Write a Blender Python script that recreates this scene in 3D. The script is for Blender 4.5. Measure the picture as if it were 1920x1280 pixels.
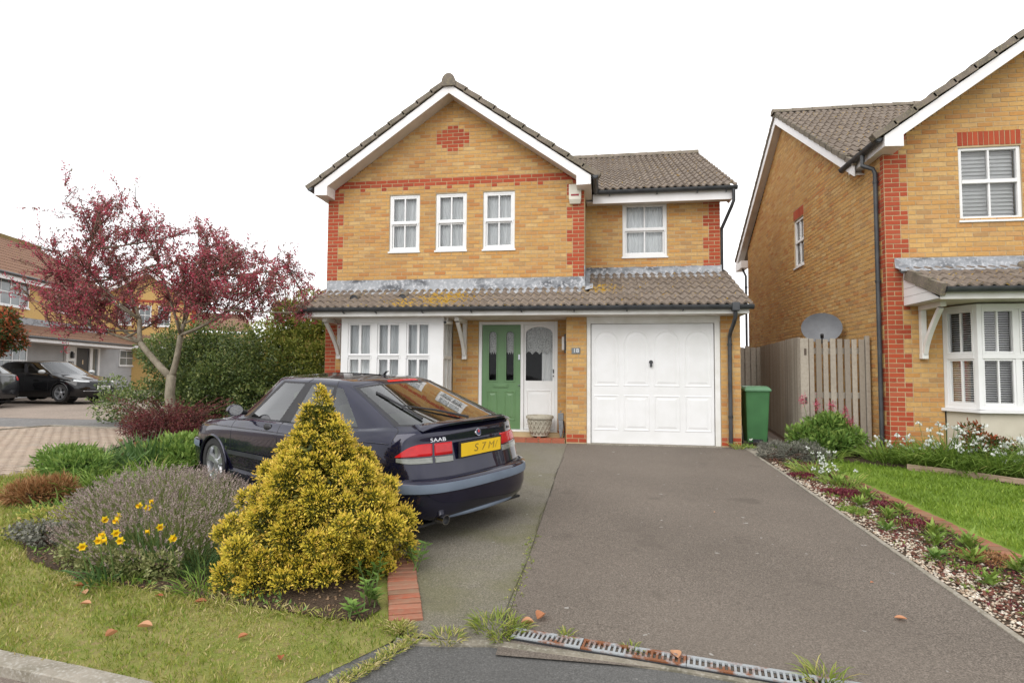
import bpy, bmesh, math, random
import numpy as np
from mathutils import Vector, Matrix

for o in list(bpy.data.objects):
    bpy.data.objects.remove(o, do_unlink=True)
SC = bpy.context.scene
COL = SC.collection
RNG = np.random.default_rng(18)
random.seed(18)
PI = math.pi

# ------------------------------------------------------------------ camera
YAW, PITCH, ROLL = 0.1516, 0.0525, 0.0067
CAM = Vector((0.1934, -10.6464, 1.2553))
cd = bpy.data.cameras.new('camera')
cam = bpy.data.objects.new('camera', cd)
COL.objects.link(cam)
cd.sensor_width = 36.0
cd.lens = 1103.64 / 1920 * 36.0
cd.clip_start, cd.clip_end = 0.05, 2000
fw = Vector((-math.sin(YAW) * math.cos(PITCH), math.cos(YAW) * math.cos(PITCH), math.sin(PITCH)))
rt = Vector((math.cos(YAW), math.sin(YAW), 0))
up = rt.cross(fw)
r2 = rt * math.cos(ROLL) + up * math.sin(ROLL)
u2 = up * math.cos(ROLL) - rt * math.sin(ROLL)
cam.matrix_world = Matrix(((r2.x, u2.x, -fw.x, CAM.x), (r2.y, u2.y, -fw.y, CAM.y), (r2.z, u2.z, -fw.z, CAM.z), (0, 0, 0, 1)))
SC.camera = cam

# ------------------------------------------------------------------ overcast sky and soft sun
SUN_EL, SUN_AZ = math.radians(48), math.radians(205)      # azimuth clockwise from +Y
w = bpy.data.worlds.new('World')
SC.world = w
w.use_nodes = True
nt = w.node_tree
nt.nodes.clear()
out = nt.nodes.new('ShaderNodeOutputWorld')
bg = nt.nodes.new('ShaderNodeBackground')
sky = nt.nodes.new('ShaderNodeTexSky')
sky.sky_type = 'NISHITA'
sky.sun_disc = False
sky.sun_elevation = SUN_EL
sky.sun_rotation = SUN_AZ
sky.dust_density = 4.0
hs = nt.nodes.new('ShaderNodeHueSaturation')
hs.inputs['Saturation'].default_value = 0.15
nt.links.new(sky.outputs[0], hs.inputs['Color'])
tc = nt.nodes.new('ShaderNodeTexCoord')
ns = nt.nodes.new('ShaderNodeTexNoise')
ns.inputs['Scale'].default_value = 1.3
ns.inputs['Detail'].default_value = 4.0
nt.links.new(tc.outputs['Generated'], ns.inputs['Vector'])
cr = nt.nodes.new('ShaderNodeValToRGB')
cr.color_ramp.elements[0].position = 0.38
cr.color_ramp.elements[0].color = (6.5, 6.65, 6.9, 1)
cr.color_ramp.elements[1].position = 0.62
cr.color_ramp.elements[1].color = (12.0, 12.0, 12.1, 1)
nt.links.new(ns.outputs['Fac'], cr.inputs['Fac'])
mx = nt.nodes.new('ShaderNodeMix')
mx.data_type = 'RGBA'
mx.inputs[0].default_value = 0.92
nt.links.new(hs.outputs[0], mx.inputs[6])
nt.links.new(cr.outputs[0], mx.inputs[7])
nt.links.new(mx.outputs[2], bg.inputs['Color'])
bg.inputs['Strength'].default_value = 0.10
nt.links.new(bg.outputs[0], out.inputs[0])

sd = bpy.data.lights.new('sun', 'SUN')
sd.energy = 1.5
sd.angle = math.radians(60)
sd.color = (1.0, 0.97, 0.93)
so = bpy.data.objects.new('sun', sd)
COL.objects.link(so)
to_sun = Vector((math.sin(SUN_AZ) * math.cos(SUN_EL), math.cos(SUN_AZ) * math.cos(SUN_EL), math.sin(SUN_EL)))
so.rotation_euler = to_sun.to_track_quat('Z', 'Y').to_euler()
so.location = (0, -20, 30)
SC.view_settings.view_transform = 'Standard'
SC.view_settings.look = 'None'
SC.view_settings.exposure = 0.68
SC.view_settings.gamma = 1.0
SC.view_settings.use_curve_mapping = False
SC.render.engine = 'CYCLES'

# ------------------------------------------------------------------ helpers: materials
def new_mat(name):
    m = bpy.data.materials.new(name)
    m.use_nodes = True
    t = m.node_tree
    b = t.nodes['Principled BSDF']
    return m, t, b

def node(t, typ, **kw):
    n = t.nodes.new(typ)
    for k, v in kw.items():
        if k.startswith('i_'):
            n.inputs[k[2:].replace('_', ' ')].default_value = v
        else:
            setattr(n, k, v)
    return n

def mixc(t, fac, a, b, blend='MIX'):
    n = t.nodes.new('ShaderNodeMix')
    n.data_type = 'RGBA'
    n.blend_type = blend
    for sock, val in ((n.inputs[0], fac), (n.inputs[6], a), (n.inputs[7], b)):
        if isinstance(val, (int, float)):
            sock.default_value = val
        elif isinstance(val, tuple):
            sock.default_value = val if len(val) == 4 else (*val, 1)
        else:
            t.links.new(val, sock)
    return n.outputs[2]

def ramp(t, fac, stops, interp='LINEAR'):
    n = t.nodes.new('ShaderNodeValToRGB')
    n.color_ramp.interpolation = interp
    el = n.color_ramp.elements
    while len(el) < len(stops):
        el.new(0.5)
    for e, (p, c) in zip(el, stops):
        e.position = p
        e.color = (*c, 1) if not isinstance(c, (int, float)) else (c, c, c, 1)
    t.links.new(fac, n.inputs['Fac'])
    return n.outputs['Color']

def pos(t):
    return t.nodes.new('ShaderNodeNewGeometry').outputs['Position']

def noise(t, vec, scale, detail=4.0, rough=0.55, stretch=None):
    if stretch:
        m = t.nodes.new('ShaderNodeMapping')
        m.inputs['Scale'].default_value = stretch
        t.links.new(vec, m.inputs['Vector'])
        vec = m.outputs[0]
    n = node(t, 'ShaderNodeTexNoise', i_Scale=scale, i_Detail=detail, i_Roughness=rough)
    t.links.new(vec, n.inputs['Vector'])
    return n.outputs['Fac']

def bump(t, b, h, strength, dist=0.01):
    n = node(t, 'ShaderNodeBump', i_Strength=strength, i_Distance=dist)
    t.links.new(h, n.inputs['Height'])
    t.links.new(n.outputs[0], b.inputs['Normal'])

def pmat(name, c1, c2=None, scale=6.0, rough=0.6, spec=0.4, metal=0.0, coat=0.0, bmp=0.0, bscale=60.0, lo=0.35, hi=0.65, stretch=None, bd=0.01, c3=None):
    m, t, b = new_mat(name)
    b.inputs['Roughness'].default_value = rough
    b.inputs['Specular IOR Level'].default_value = spec
    b.inputs['Metallic'].default_value = metal
    b.inputs['Coat Weight'].default_value = coat
    b.inputs['Coat Roughness'].default_value = 0.04
    p = pos(t)
    if c2 is None:
        c2 = tuple(x * 0.86 for x in c1)
    f = noise(t, p, scale, 5, stretch=stretch)
    c = ramp(t, f, [(lo, c1), (hi, c2)])
    if c3:
        c = mixc(t, ramp(t, noise(t, p, scale * 7.3, 3), [(0.5, 0.0), (0.72, 1.0)]), c, c3)
    t.links.new(c, b.inputs['Base Color'])
    if bmp:
        bump(t, b, noise(t, p, bscale, 3), bmp, bd)
    return m

def rnd_piece(t):
    oi = t.nodes.new('ShaderNodeObjectInfo').outputs['Random']
    isl = t.nodes.new('ShaderNodeNewGeometry').outputs['Random Per Island']
    a = node(t, 'ShaderNodeMath', operation='ADD')
    t.links.new(oi, a.inputs[0]); t.links.new(isl, a.inputs[1])
    f = node(t, 'ShaderNodeMath', operation='FRACT')
    t.links.new(a.outputs[0], f.inputs[0])
    return f.outputs[0]

def brick_mat(name, stops, rough=0.85, dirt=0.25, dirtcol=(0.16, 0.12, 0.08)):
    m, t, b = new_mat(name)
    b.inputs['Roughness'].default_value = rough
    b.inputs['Specular IOR Level'].default_value = 0.15
    r = rnd_piece(t)
    c = ramp(t, r, stops)
    p = pos(t)
    f = noise(t, p, 24, 4)
    c = mixc(t, ramp(t, f, [(0.38, 0.0), (0.75, 0.35)]), c, (0.62, 0.50, 0.33), 'MIX') if dirt < 0.2 else mixc(t, ramp(t, f, [(0.42, 0.0), (0.8, 0.5)]), c, dirtcol)
    big = noise(t, p, 0.9, 4)
    c = mixc(t, ramp(t, big, [(0.40, 0.0), (0.72, dirt)]), c, dirtcol)
    t.links.new(c, b.inputs['Base Color'])
    bump(t, b, noise(t, p, 130, 3), 0.35, 0.006)
    return m

def leaf_mat(name, stops, trans=0.25, rough=0.5, spec=0.3):
    m = bpy.data.materials.new(name)
    m.use_nodes = True
    t = m.node_tree
    t.nodes.clear()
    o = t.nodes.new('ShaderNodeOutputMaterial')
    a = node(t, 'ShaderNodeAttribute', attribute_name='tint')
    c = ramp(t, a.outputs['Fac'], stops)
    b = t.nodes.new('ShaderNodeBsdfPrincipled')
    b.inputs['Roughness'].default_value = rough
    b.inputs['Specular IOR Level'].default_value = spec
    t.links.new(c, b.inputs['Base Color'])
    tr = t.nodes.new('ShaderNodeBsdfTranslucent')
    t.links.new(c, tr.inputs['Color'])
    ms = t.nodes.new('ShaderNodeMixShader')
    ms.inputs[0].default_value = trans
    t.links.new(b.outputs[0], ms.inputs[1]); t.links.new(tr.outputs[0], ms.inputs[2])
    t.links.new(ms.outputs[0], o.inputs[0])
    return m

def glass_mat(name, tint=(0.75, 0.82, 0.82), ior=1.5, gain=1.0):
    m = bpy.data.materials.new(name)
    m.use_nodes = True
    t = m.node_tree
    t.nodes.clear()
    o = t.nodes.new('ShaderNodeOutputMaterial')
    tr = node(t, 'ShaderNodeBsdfTransparent'); tr.inputs[0].default_value = (*tint, 1)
    gl = node(t, 'ShaderNodeBsdfGlossy'); gl.inputs['Roughness'].default_value = 0.02
    fr = node(t, 'ShaderNodeFresnel', i_IOR=ior)
    mu = node(t, 'ShaderNodeMath', operation='MULTIPLY'); mu.inputs[1].default_value = gain; mu.use_clamp = True
    t.links.new(fr.outputs[0], mu.inputs[0])
    ms = t.nodes.new('ShaderNodeMixShader')
    t.links.new(mu.outputs[0], ms.inputs[0])
    t.links.new(tr.outputs[0], ms.inputs[1]); t.links.new(gl.outputs[0], ms.inputs[2])
    t.links.new(ms.outputs[0], o.inputs[0])
    return m

M = {}
M['buff'] = brick_mat('buff brick', [(0.0, (0.52, 0.300, 0.105)), (0.22, (0.58, 0.36, 0.135)), (0.45, (0.52, 0.265, 0.085)), (0.66, (0.60, 0.41, 0.18)), (0.82, (0.46, 0.20, 0.07)), (0.93, (0.50, 0.30, 0.12)), (1.0, (0.40, 0.24, 0.11))], dirt=0.34, dirtcol=(0.30, 0.16, 0.065))
M['red'] = brick_mat('red brick', [(0.0, (0.36, 0.066, 0.030)), (0.4, (0.42, 0.078, 0.034)), (0.7, (0.32, 0.055, 0.028)), (1.0, (0.41, 0.10, 0.05))], dirt=0.20, dirtcol=(0.33, 0.10, 0.06))
M['mortar'] = pmat('mortar', (0.50, 0.385, 0.23), (0.42, 0.31, 0.18), 3, rough=0.95, spec=0.1, bmp=0.3, bscale=150)
M['flankbrick'] = None
def tile_mat(name, a, b_, c3, lichen=None):
    m, t, b = new_mat(name)
    b.inputs['Roughness'].default_value = 0.85
    b.inputs['Specular IOR Level'].default_value = 0.2
    p = pos(t)
    r = rnd_piece(t)
    c = mixc(t, r, a, b_)
    c = mixc(t, ramp(t, noise(t, p, 9, 5), [(0.45, 0.0), (0.7, 0.6)]), c, c3)
    c = mixc(t, ramp(t, noise(t, p, 60, 3), [(0.55, 0.0), (0.75, 0.35)]), c, (0.32, 0.295, 0.26))
    # lichen: sparse everywhere, thick in given patches
    acc = None
    base = ramp(t, noise(t, p, 14, 4), [(0.655, 0.0), (0.70, 1.0)])
    c = mixc(t, base, c, (0.36, 0.25, 0.04))
    for (ctr, rad, k) in (lichen or []):
        d = node(t, 'ShaderNodeVectorMath', operation='DISTANCE')
        d.inputs[1].default_value = ctr
        t.links.new(p, d.inputs[0])
        mr = node(t, 'ShaderNodeMapRange'); mr.inputs['From Min'].default_value = rad; mr.inputs['From Max'].default_value = 0.0
        mr.inputs['To Min'].default_value = 0.0; mr.inputs['To Max'].default_value = 0.24
        t.links.new(d.outputs['Value'], mr.inputs['Value'])
        ad = node(t, 'ShaderNodeMath', operation='ADD')
        t.links.new(noise(t, p, 17, 4), ad.inputs[0]); t.links.new(mr.outputs[0], ad.inputs[1])
        f = ramp(t, ad.outputs[0], [(0.655, 0.0), (0.70, 0.9)])
        c = mixc(t, f, c, (0.40, 0.24, 0.025))
    t.links.new(c, b.inputs['Base Color'])
    bump(t, b, noise(t, p, 110, 3), 0.3, 0.006)
    return m
M['tile'] = tile_mat('concrete tile', (0.172, 0.138, 0.112), (0.218, 0.18, 0.148), (0.105, 0.085, 0.068), [((-2.75, 0.0, 2.65), 1.0, 1), ((0.15, 0.5, 2.9), 0.55, 1), ((-3.4, -0.3, 2.5), 0.5, 1)])
M['tile_far'] = tile_mat('brown tile', (0.20, 0.115, 0.08), (0.25, 0.145, 0.10), (0.15, 0.10, 0.07))
M['verge'] = pmat('verge tile', (0.20, 0.165, 0.14), (0.13, 0.115, 0.09), 5, rough=0.85, spec=0.2, bmp=0.3, c3=(0.27, 0.235, 0.15))
M['lead'] = pmat('lead flashing', (0.30, 0.315, 0.335), (0.085, 0.09, 0.10), 2.6, rough=0.7, spec=0.4, lo=0.45, hi=0.66, stretch=(1.0, 1, 2.2), c3=(0.50, 0.51, 0.53))
M['white'] = pmat('white upvc', (0.76, 0.76, 0.76), (0.71, 0.71, 0.70), 3, rough=0.35, spec=0.45)
M['white_paint'] = pmat('white painted timber', (0.76, 0.75, 0.725), (0.66, 0.645, 0.60), 4, rough=0.5, bmp=0.1)
M['barge'] = pmat('white barge board', (0.80, 0.785, 0.785), (0.74, 0.72, 0.71), 2.5, rough=0.4)
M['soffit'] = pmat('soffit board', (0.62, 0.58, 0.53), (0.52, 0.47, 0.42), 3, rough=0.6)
M['black'] = pmat('black plastic', (0.018, 0.019, 0.022), (0.03, 0.032, 0.036), 8, rough=0.35, spec=0.5)
M['gutter'] = pmat('grey black gutter', (0.030, 0.033, 0.038), (0.055, 0.058, 0.062), 6, rough=0.45, spec=0.5)
M['pane'] = glass_mat('window pane', (0.97, 0.985, 0.985), 1.5, 1.5)
M['net'] = pmat('net curtain', (0.86, 0.87, 0.87), (0.74, 0.76, 0.77), 9, rough=0.9, spec=0.1, stretch=(4, 4, 0.4))
M['room'] = pmat('dark room', (0.07, 0.068, 0.065), (0.05, 0.05, 0.05), 2, rough=0.9)
M['green_door'] = pmat('green door paint', (0.125, 0.235, 0.105), (0.11, 0.21, 0.092), 3, rough=0.38, spec=0.5)
M['grey_metal'] = pmat('grey metal', (0.25, 0.26, 0.27), (0.17, 0.18, 0.19), 12, rough=0.5, metal=0.3)
M['chrome'] = pmat('chrome', (0.62, 0.62, 0.63), (0.5, 0.5, 0.52), 4, rough=0.18, metal=1.0)
M['cream'] = pmat('cream render', (0.58, 0.54, 0.44), (0.50, 0.46, 0.37), 2.2, rough=0.9, spec=0.1, bmp=0.15, bscale=90)
M['grey_render'] = pmat('grey render', (0.44, 0.44, 0.445), (0.38, 0.38, 0.385), 1.5, rough=0.9, spec=0.1)
M['far_brick'] = None

# ------------------------------------------------------------------ helpers: meshes
OFF = {}
def link(o, parent=None):
    COL.objects.link(o)
    if parent is not None:
        o.parent = parent
    return o

def thing(name, label, cat, loc=(0, 0, 0), group=None, rotz=0.0):
    o = bpy.data.objects.new(name, None)
    o.empty_display_size = 0.2
    o.location = loc
    o.rotation_euler = (0, 0, rotz)
    link(o)
    OFF[o.name] = Vector(loc)
    tag(o, label, cat, group)
    return o

def tag(o, label=None, cat=None, group=None, kind=None):
    if label: o['label'] = label
    if cat: o['category'] = cat
    if group: o['group'] = group
    if kind: o['kind'] = kind
    return o

def off_of(o):
    return OFF.get(o.name, Vector((0, 0, 0))) if o is not None else Vector((0, 0, 0))

class MB:
    def __init__(s):
        s.v = []; s.f = []; s.mi = []
    def add(s, vs, fs, mi=0):
        n = len(s.v)
        s.v.extend([tuple(p) for p in vs])
        s.f.extend([tuple(i + n for i in f) for f in fs])
        s.mi.extend([mi] * len(fs))
        return s
    def box(s, x0, x1, y0, y1, z0, z1, mi=0):
        v = [(x, y, z) for z in (z0, z1) for y in (y0, y1) for x in (x0, x1)]
        return s.add(v, [(0, 2, 3, 1), (4, 5, 7, 6), (0, 1, 5, 4), (2, 6, 7, 3), (0, 4, 6, 2), (1, 3, 7, 5)], mi)
    def quad(s, a, b, c, d, mi=0):
        return s.add([a, b, c, d], [(0, 1, 2, 3)], mi)
    def prism(s, poly, ext, mi=0):
        """poly: list of 3d points (planar), ext: extrusion vector"""
        e = Vector(ext); n = len(poly)
        a = [Vector(p) for p in poly]
        v = a + [p + e for p in a]
        fs = [tuple(range(n))[::-1], tuple(range(n, 2 * n))]
        fs += [(i, (i + 1) % n, n + (i + 1) % n, n + i) for i in range(n)]
        return s.add(v, fs, mi)
    def tube(s, pts, rad, seg=8, mi=0, caps=True):
        pts = [Vector(p) for p in pts]
        n = len(pts)
        rads = rad if isinstance(rad, (list, tuple)) else [rad] * n
        v = []; fs = []
        prev = None
        for i, p in enumerate(pts):
            d = (pts[min(i + 1, n - 1)] - pts[max(i - 1, 0)])
            if d.length < 1e-9: d = Vector((0, 0, 1))
            d.normalize()
            if prev is None:
                a = d.orthogonal().normalized()
            else:
                a = prev - d * prev.dot(d)
                a = a.normalized() if a.length > 1e-6 else d.orthogonal().normalized()
            prev = a
            b = d.cross(a)
            for k in range(seg):
                t = 2 * PI * k / seg
                v.append(p + (a * math.cos(t) + b * math.sin(t)) * rads[i])
        for i in range(n - 1):
            for k in range(seg):
                k2 = (k + 1) % seg
                fs.append((i * seg + k, i * seg + k2, (i + 1) * seg + k2, (i + 1) * seg + k))
        if caps:
            fs.append(tuple(range(seg))[::-1]); fs.append(tuple(range((n - 1) * seg, n * seg)))
        return s.add(v, fs, mi)
    def lathe(s, prof, center, axis=(0, 0, 1), seg=24, mi=0, close=False):
        ax = Vector(axis).normalized(); a = ax.orthogonal().normalized(); b = ax.cross(a); c = Vector(center)
        v = []; fs = []
        for (r, h) in prof:
            for k in range(seg):
                t = 2 * PI * k / seg
                v.append(c + ax * h + (a * math.cos(t) + b * math.sin(t)) * r)
        n = len(prof)
        for i in range(n - 1 if not close else n):
            j = (i + 1) % n
            for k in range(seg):
                k2 = (k + 1) % seg
                fs.append((i * seg + k, i * seg + k2, j * seg + k2, j * seg + k))
        return s.add(v, fs, mi)
    def build(s, name, mat, parent=None, smooth=False, local=False, bevel=0.0):
        off = Vector((0, 0, 0)) if local else off_of(parent)
        me = bpy.data.meshes.new(name)
        me.from_pydata([(p[0] - off.x, p[1] - off.y, p[2] - off.z) for p in s.v], [], s.f)
        for m in (mat if isinstance(mat, (list, tuple)) else [mat]):
            me.materials.append(m)
        if len(set(s.mi)) > 1:
            me.polygons.foreach_set('material_index', s.mi)
        bm = bmesh.new(); bm.from_mesh(me)
        bmesh.ops.recalc_face_normals(bm, faces=bm.faces)
        bm.to_mesh(me); bm.free()
        if smooth:
            me.polygons.foreach_set('use_smooth', [True] * len(me.polygons))
            if smooth == 'auto':
                try: me.set_sharp_from_angle(angle=math.radians(40))
                except Exception: pass
        me.update()
        o = bpy.data.objects.new(name, me)
        link(o, parent)
        OFF[o.name] = off
        if bevel:
            b = o.modifiers.new('bevel', 'BEVEL'); b.width = bevel; b.segments = 2; b.limit_method = 'ANGLE'
        return o

class Fr:
    """wall frame: origin O, u along wall (to the right seen from outside), n outwards, z up"""
    def __init__(s, O, U):
        s.O = Vector(O); s.U = Vector(U).normalized(); s.N = s.U.cross(Vector((0, 0, 1))).normalized()
    def p(s, u, z, n=0.0):
        q = s.O + s.U * u + s.N * n
        return Vector((q.x, q.y, s.O.z + z))
    def box(s, mb, u0, u1, z0, z1, n0, n1, mi=0):
        v = [s.p(u, z, n) for z in (z0, z1) for n in (n1, n0) for u in (u0, u1)]
        mb.add(v, [(0, 2, 3, 1), (4, 5, 7, 6), (0, 1, 5, 4), (2, 6, 7, 3), (0, 4, 6, 2), (1, 3, 7, 5)], mi)
    def poly(s, mb, pts, n0, n1, mi=0):
        mb.prism([s.p(u, z, n0) for u, z in pts], s.N * (n1 - n0), mi)

def gz(y):
    return 0.045 * max(y, -7.6) + (0.03 * (y + 7.6) if y < -7.6 else 0) if y < 0 else 0.008 * min(y, 30)
gzv = np.vectorize(gz)

def np_mesh(name, V, F, mat, parent=None, tint=None, smooth=False, kind=None):
    """V (n,3) array, F (m,k) array of equal-size faces (-> fast mesh)"""
    off = off_of(parent)
    V = np.asarray(V, np.float32) - np.array(off, np.float32)
    F = np.asarray(F, np.int32)
    me = bpy.data.meshes.new(name)
    k = F.shape[1]
    me.vertices.add(len(V)); me.vertices.foreach_set('co', V.ravel())
    me.loops.add(F.size); me.loops.foreach_set('vertex_index', F.ravel())
    me.polygons.add(len(F)); me.polygons.foreach_set('loop_start', np.arange(len(F), dtype=np.int32) * k)
    try: me.polygons.foreach_set('loop_total', np.full(len(F), k, np.int32))
    except Exception: pass
    if smooth: me.polygons.foreach_set('use_smooth', np.ones(len(F), bool))
    me.materials.append(mat)
    me.update(calc_edges=True)
    if tint is not None:
        a = me.attributes.new('tint', 'FLOAT', 'POINT')
        a.data.foreach_set('value', np.asarray(tint, np.float32))
    o = bpy.data.objects.new(name, me)
    link(o, parent)
    OFF[o.name] = off
    if kind: o['kind'] = kind
    return o

def unit(a):
    return a / np.maximum(np.linalg.norm(a, axis=-1, keepdims=True), 1e-9)

def rand_dirs(n):
    return unit(RNG.normal(size=(n, 3)))

def leaf_geo(P, D, L, W, tint, fold=0.25, up=None):
    """diamond leaves: base at P, pointing along D"""
    n = len(P)
    D = unit(D)
    R = rand_dirs(n) if up is None else up + 0.35 * rand_dirs(n)
    S = unit(np.cross(D, R)); Nn = np.cross(S, D)
    L = np.broadcast_to(L, (n,))[:, None]; W = np.broadcast_to(W, (n,))[:, None]
    mid = P + D * L * 0.45
    V = np.stack([P, mid + S * W * 0.5 + Nn * W * fold, P + D * L, mid - S * W * 0.5 + Nn * W * fold], 1).reshape(-1, 3)
    F = np.arange(4 * n).reshape(n, 4)
    return V, F, np.repeat(tint, 4)

def blade_geo(P, D, L, W, tint, droop=0.4):
    """strap leaves made of 3 bending quads"""
    n = len(P)
    D = unit(D)
    H = unit(np.stack([D[:, 0], D[:, 1], np.zeros(n)], 1) + 1e-6 * RNG.normal(size=(n, 3)))
    S = unit(np.cross(D, RNG.normal(size=(n, 3)) * 0.6 + np.array([0, 0, 1.0])))
    L = np.broadcast_to(L, (n,))[:, None]; W = np.broadcast_to(W, (n,))[:, None]
    dr = np.broadcast_to(droop, (n,))[:, None]
    rows = []
    for t, wf in ((0, 0.8), (0.35, 1.0), (0.7, 0.8), (1.0, 0.12)):
        c = P + D * L * t + H * L * dr * 0.5 * t * t - np.array([0, 0, 1.0]) * L * dr * 0.75 * t ** 2.5
        rows.append(c + S * W * 0.5 * wf); rows.append(c - S * W * 0.5 * wf)
    V = np.stack(rows, 1).reshape(-1, 3)
    b = (np.arange(n) * 8)[:, None]
    F = np.concatenate([b + np.array([[0, 1, 3, 2]]), b + np.array([[2, 3, 5, 4]]), b + np.array([[4, 5, 7, 6]])], 0)
    return V, F, np.repeat(tint, 8)

def joing(gs):
    V = []; F = []; T = []; o = 0
    for v, f, t in gs:
        V.append(v); F.append(f + o); T.append(t); o += len(v)
    return np.concatenate(V), np.concatenate(F), np.concatenate(T)
# ================================================================== THE SETTING: ground, road, drive, paving, lawns
def tarmac(name, base, dark, pale, moss=0.0, sc=1.0, patch=0.5):
    m, t, b = new_mat(name)
    b.inputs['Roughness'].default_value = 0.9
    b.inputs['Specular IOR Level'].default_value = 0.2
    p = pos(t)
    fine = noise(t, p, 105 * sc, 4, 0.75)
    c = ramp(t, fine, [(0.36, dark), (0.5, base), (0.64, pale)])
    vz = node(t, 'ShaderNodeTexVoronoi', i_Scale=95.0 * sc)
    t.links.new(p, vz.inputs['Vector'])
    sp = node(t, 'ShaderNodeSeparateColor'); t.links.new(vz.outputs['Color'], sp.inputs[0])
    stone = ramp(t, sp.outputs[0], [(0.88, 0.0), (0.94, 0.5)])
    c = mixc(t, stone, c, tuple(x * 1.9 for x in base))
    c = mixc(t, ramp(t, sp.outputs[1], [(0.88, 0.0), (0.95, 0.5)]), c, tuple(x * 0.45 for x in base))
    big = noise(t, p, 0.8, 5)
    c = mixc(t, ramp(t, big, [(0.35, 0.0), (0.7, patch)]), c, tuple(x * 0.68 for x in base))
    if moss:
        mz = noise(t, p, 1.3, 5)
        c = mixc(t, ramp(t, mz, [(0.48, 0.0), (0.66, moss)]), c, (0.105, 0.105, 0.03))
    lg = noise(t, p, 0.28, 4)
    c = mixc(t, ramp(t, lg, [(0.42, 0.0), (0.62, 0.35)]), c, tuple(x * 1.35 for x in base))
    oil = noise(t, p, 2.3, 5)
    c = mixc(t, ramp(t, oil, [(0.62, 0.0), (0.74, 0.5)]), c, tuple(x * 0.6 for x in base))
    sp2 = noise(t, p, 11, 2)
    c = mixc(t, ramp(t, sp2, [(0.735, 0.0), (0.755, 0.5)]), c, (0.42, 0.41, 0.38))
    t.links.new(c, b.inputs['Base Color'])
    bump(t, b, fine, 0.6, 0.008)
    return m
M['drive'] = tarmac('drive tarmac', (0.140, 0.118, 0.098), (0.065, 0.055, 0.045), (0.245, 0.21, 0.178), patch=.45)
M['strip'] = tarmac('parking tarmac', (0.165, 0.150, 0.120), (0.085, 0.078, 0.062), (0.275, 0.252, 0.205), moss=0.4, patch=.35)
M['apron'] = tarmac('apron tarmac', (0.105, 0.103, 0.099), (0.06, 0.06, 0.058), (0.165, 0.162, 0.156), sc=1.0)
M['road'] = tarmac('brown road', (0.19, 0.155, 0.13), (0.12, 0.10, 0.085), (0.26, 0.22, 0.19))
M['lane'] = tarmac('far road', (0.17, 0.165, 0.16), (0.14, 0.135, 0.13), (0.21, 0.20, 0.195), sc=0.3)
M['court'] = tarmac('far drive', (0.25, 0.205, 0.17), (0.20, 0.165, 0.14), (0.29, 0.24, 0.20), sc=0.3)
M['soil'] = pmat('soil', (0.075, 0.052, 0.036), (0.045, 0.032, 0.023), 9, rough=0.95, spec=0.1, bmp=0.8, bscale=35, bd=0.03, c3=(0.13, 0.095, 0.065))
M['turf'] = pmat('turf', (0.26, 0.24, 0.085), (0.155, 0.185, 0.04), 2.6, rough=0.95, spec=0.1, bmp=0.6, bscale=60, bd=0.03, c3=(0.24, 0.19, 0.09))
M['turf_green'] = pmat('green turf', (0.175, 0.25, 0.04), (0.12, 0.19, 0.028), 2.6, rough=0.95, spec=0.1, bmp=0.6, bscale=60, bd=0.03)
M['concrete'] = pmat('concrete edging', (0.30, 0.27, 0.225), (0.20, 0.18, 0.14), 7, rough=0.9, spec=0.15, bmp=0.4, bscale=90, c3=(0.36, 0.34, 0.30))
M['paver'] = brick_mat('block paving', [(0.0, (0.38, 0.30, 0.235)), (0.4, (0.43, 0.35, 0.275)), (0.7, (0.36, 0.275, 0.215)), (1.0, (0.41, 0.345, 0.285))], dirt=0.3, dirtcol=(0.22, 0.18, 0.14))
M['paver_joint'] = pmat('paver joints', (0.25, 0.20, 0.15), (0.20, 0.16, 0.12), 6, rough=0.95)
M['edge_brick'] = brick_mat('worn red edging brick', [(0.0, (0.33, 0.09, 0.05)), (0.4, (0.26, 0.10, 0.062)), (0.7, (0.34, 0.14, 0.09)), (1.0, (0.23, 0.125, 0.08))], dirt=0.55, dirtcol=(0.24, 0.20, 0.14))

M['edge_brick2'] = brick_mat('mossy edging brick', [(0.0, (0.26, 0.10, 0.06)), (0.4, (0.22, 0.10, 0.065)), (0.7, (0.30, 0.135, 0.085)), (1.0, (0.20, 0.12, 0.075))], dirt=0.5, dirtcol=(0.17, 0.15, 0.08))
def sheet(name, rows, mat, dz, label=None, nx=1):
    mb = MB(); V = []
    # refine along y so that the sheet follows the slope
    rr = []
    for (a, b) in zip(rows[:-1], rows[1:]):
        n = max(1, int(abs(b[0] - a[0]) / 0.5))
        for i in range(n):
            t = i / n
            rr.append(tuple(a[k] + (b[k] - a[k]) * t for k in range(3)))
    rr.append(rows[-1])
    for (y, xl, xr) in rr:
        for i in range(nx + 1):
            V.append((xl + (xr - xl) * i / nx, y, gz(y) + dz))
    F = []
    w_ = nx + 1
    for j in range(len(rr) - 1):
        for i in range(nx):
            F.append((j * w_ + i, j * w_ + i + 1, (j + 1) * w_ + i + 1, (j + 1) * w_ + i))
    mb.add(V, F)
    o = mb.build(name, mat)
    o['kind'] = 'structure'
    return o

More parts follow.
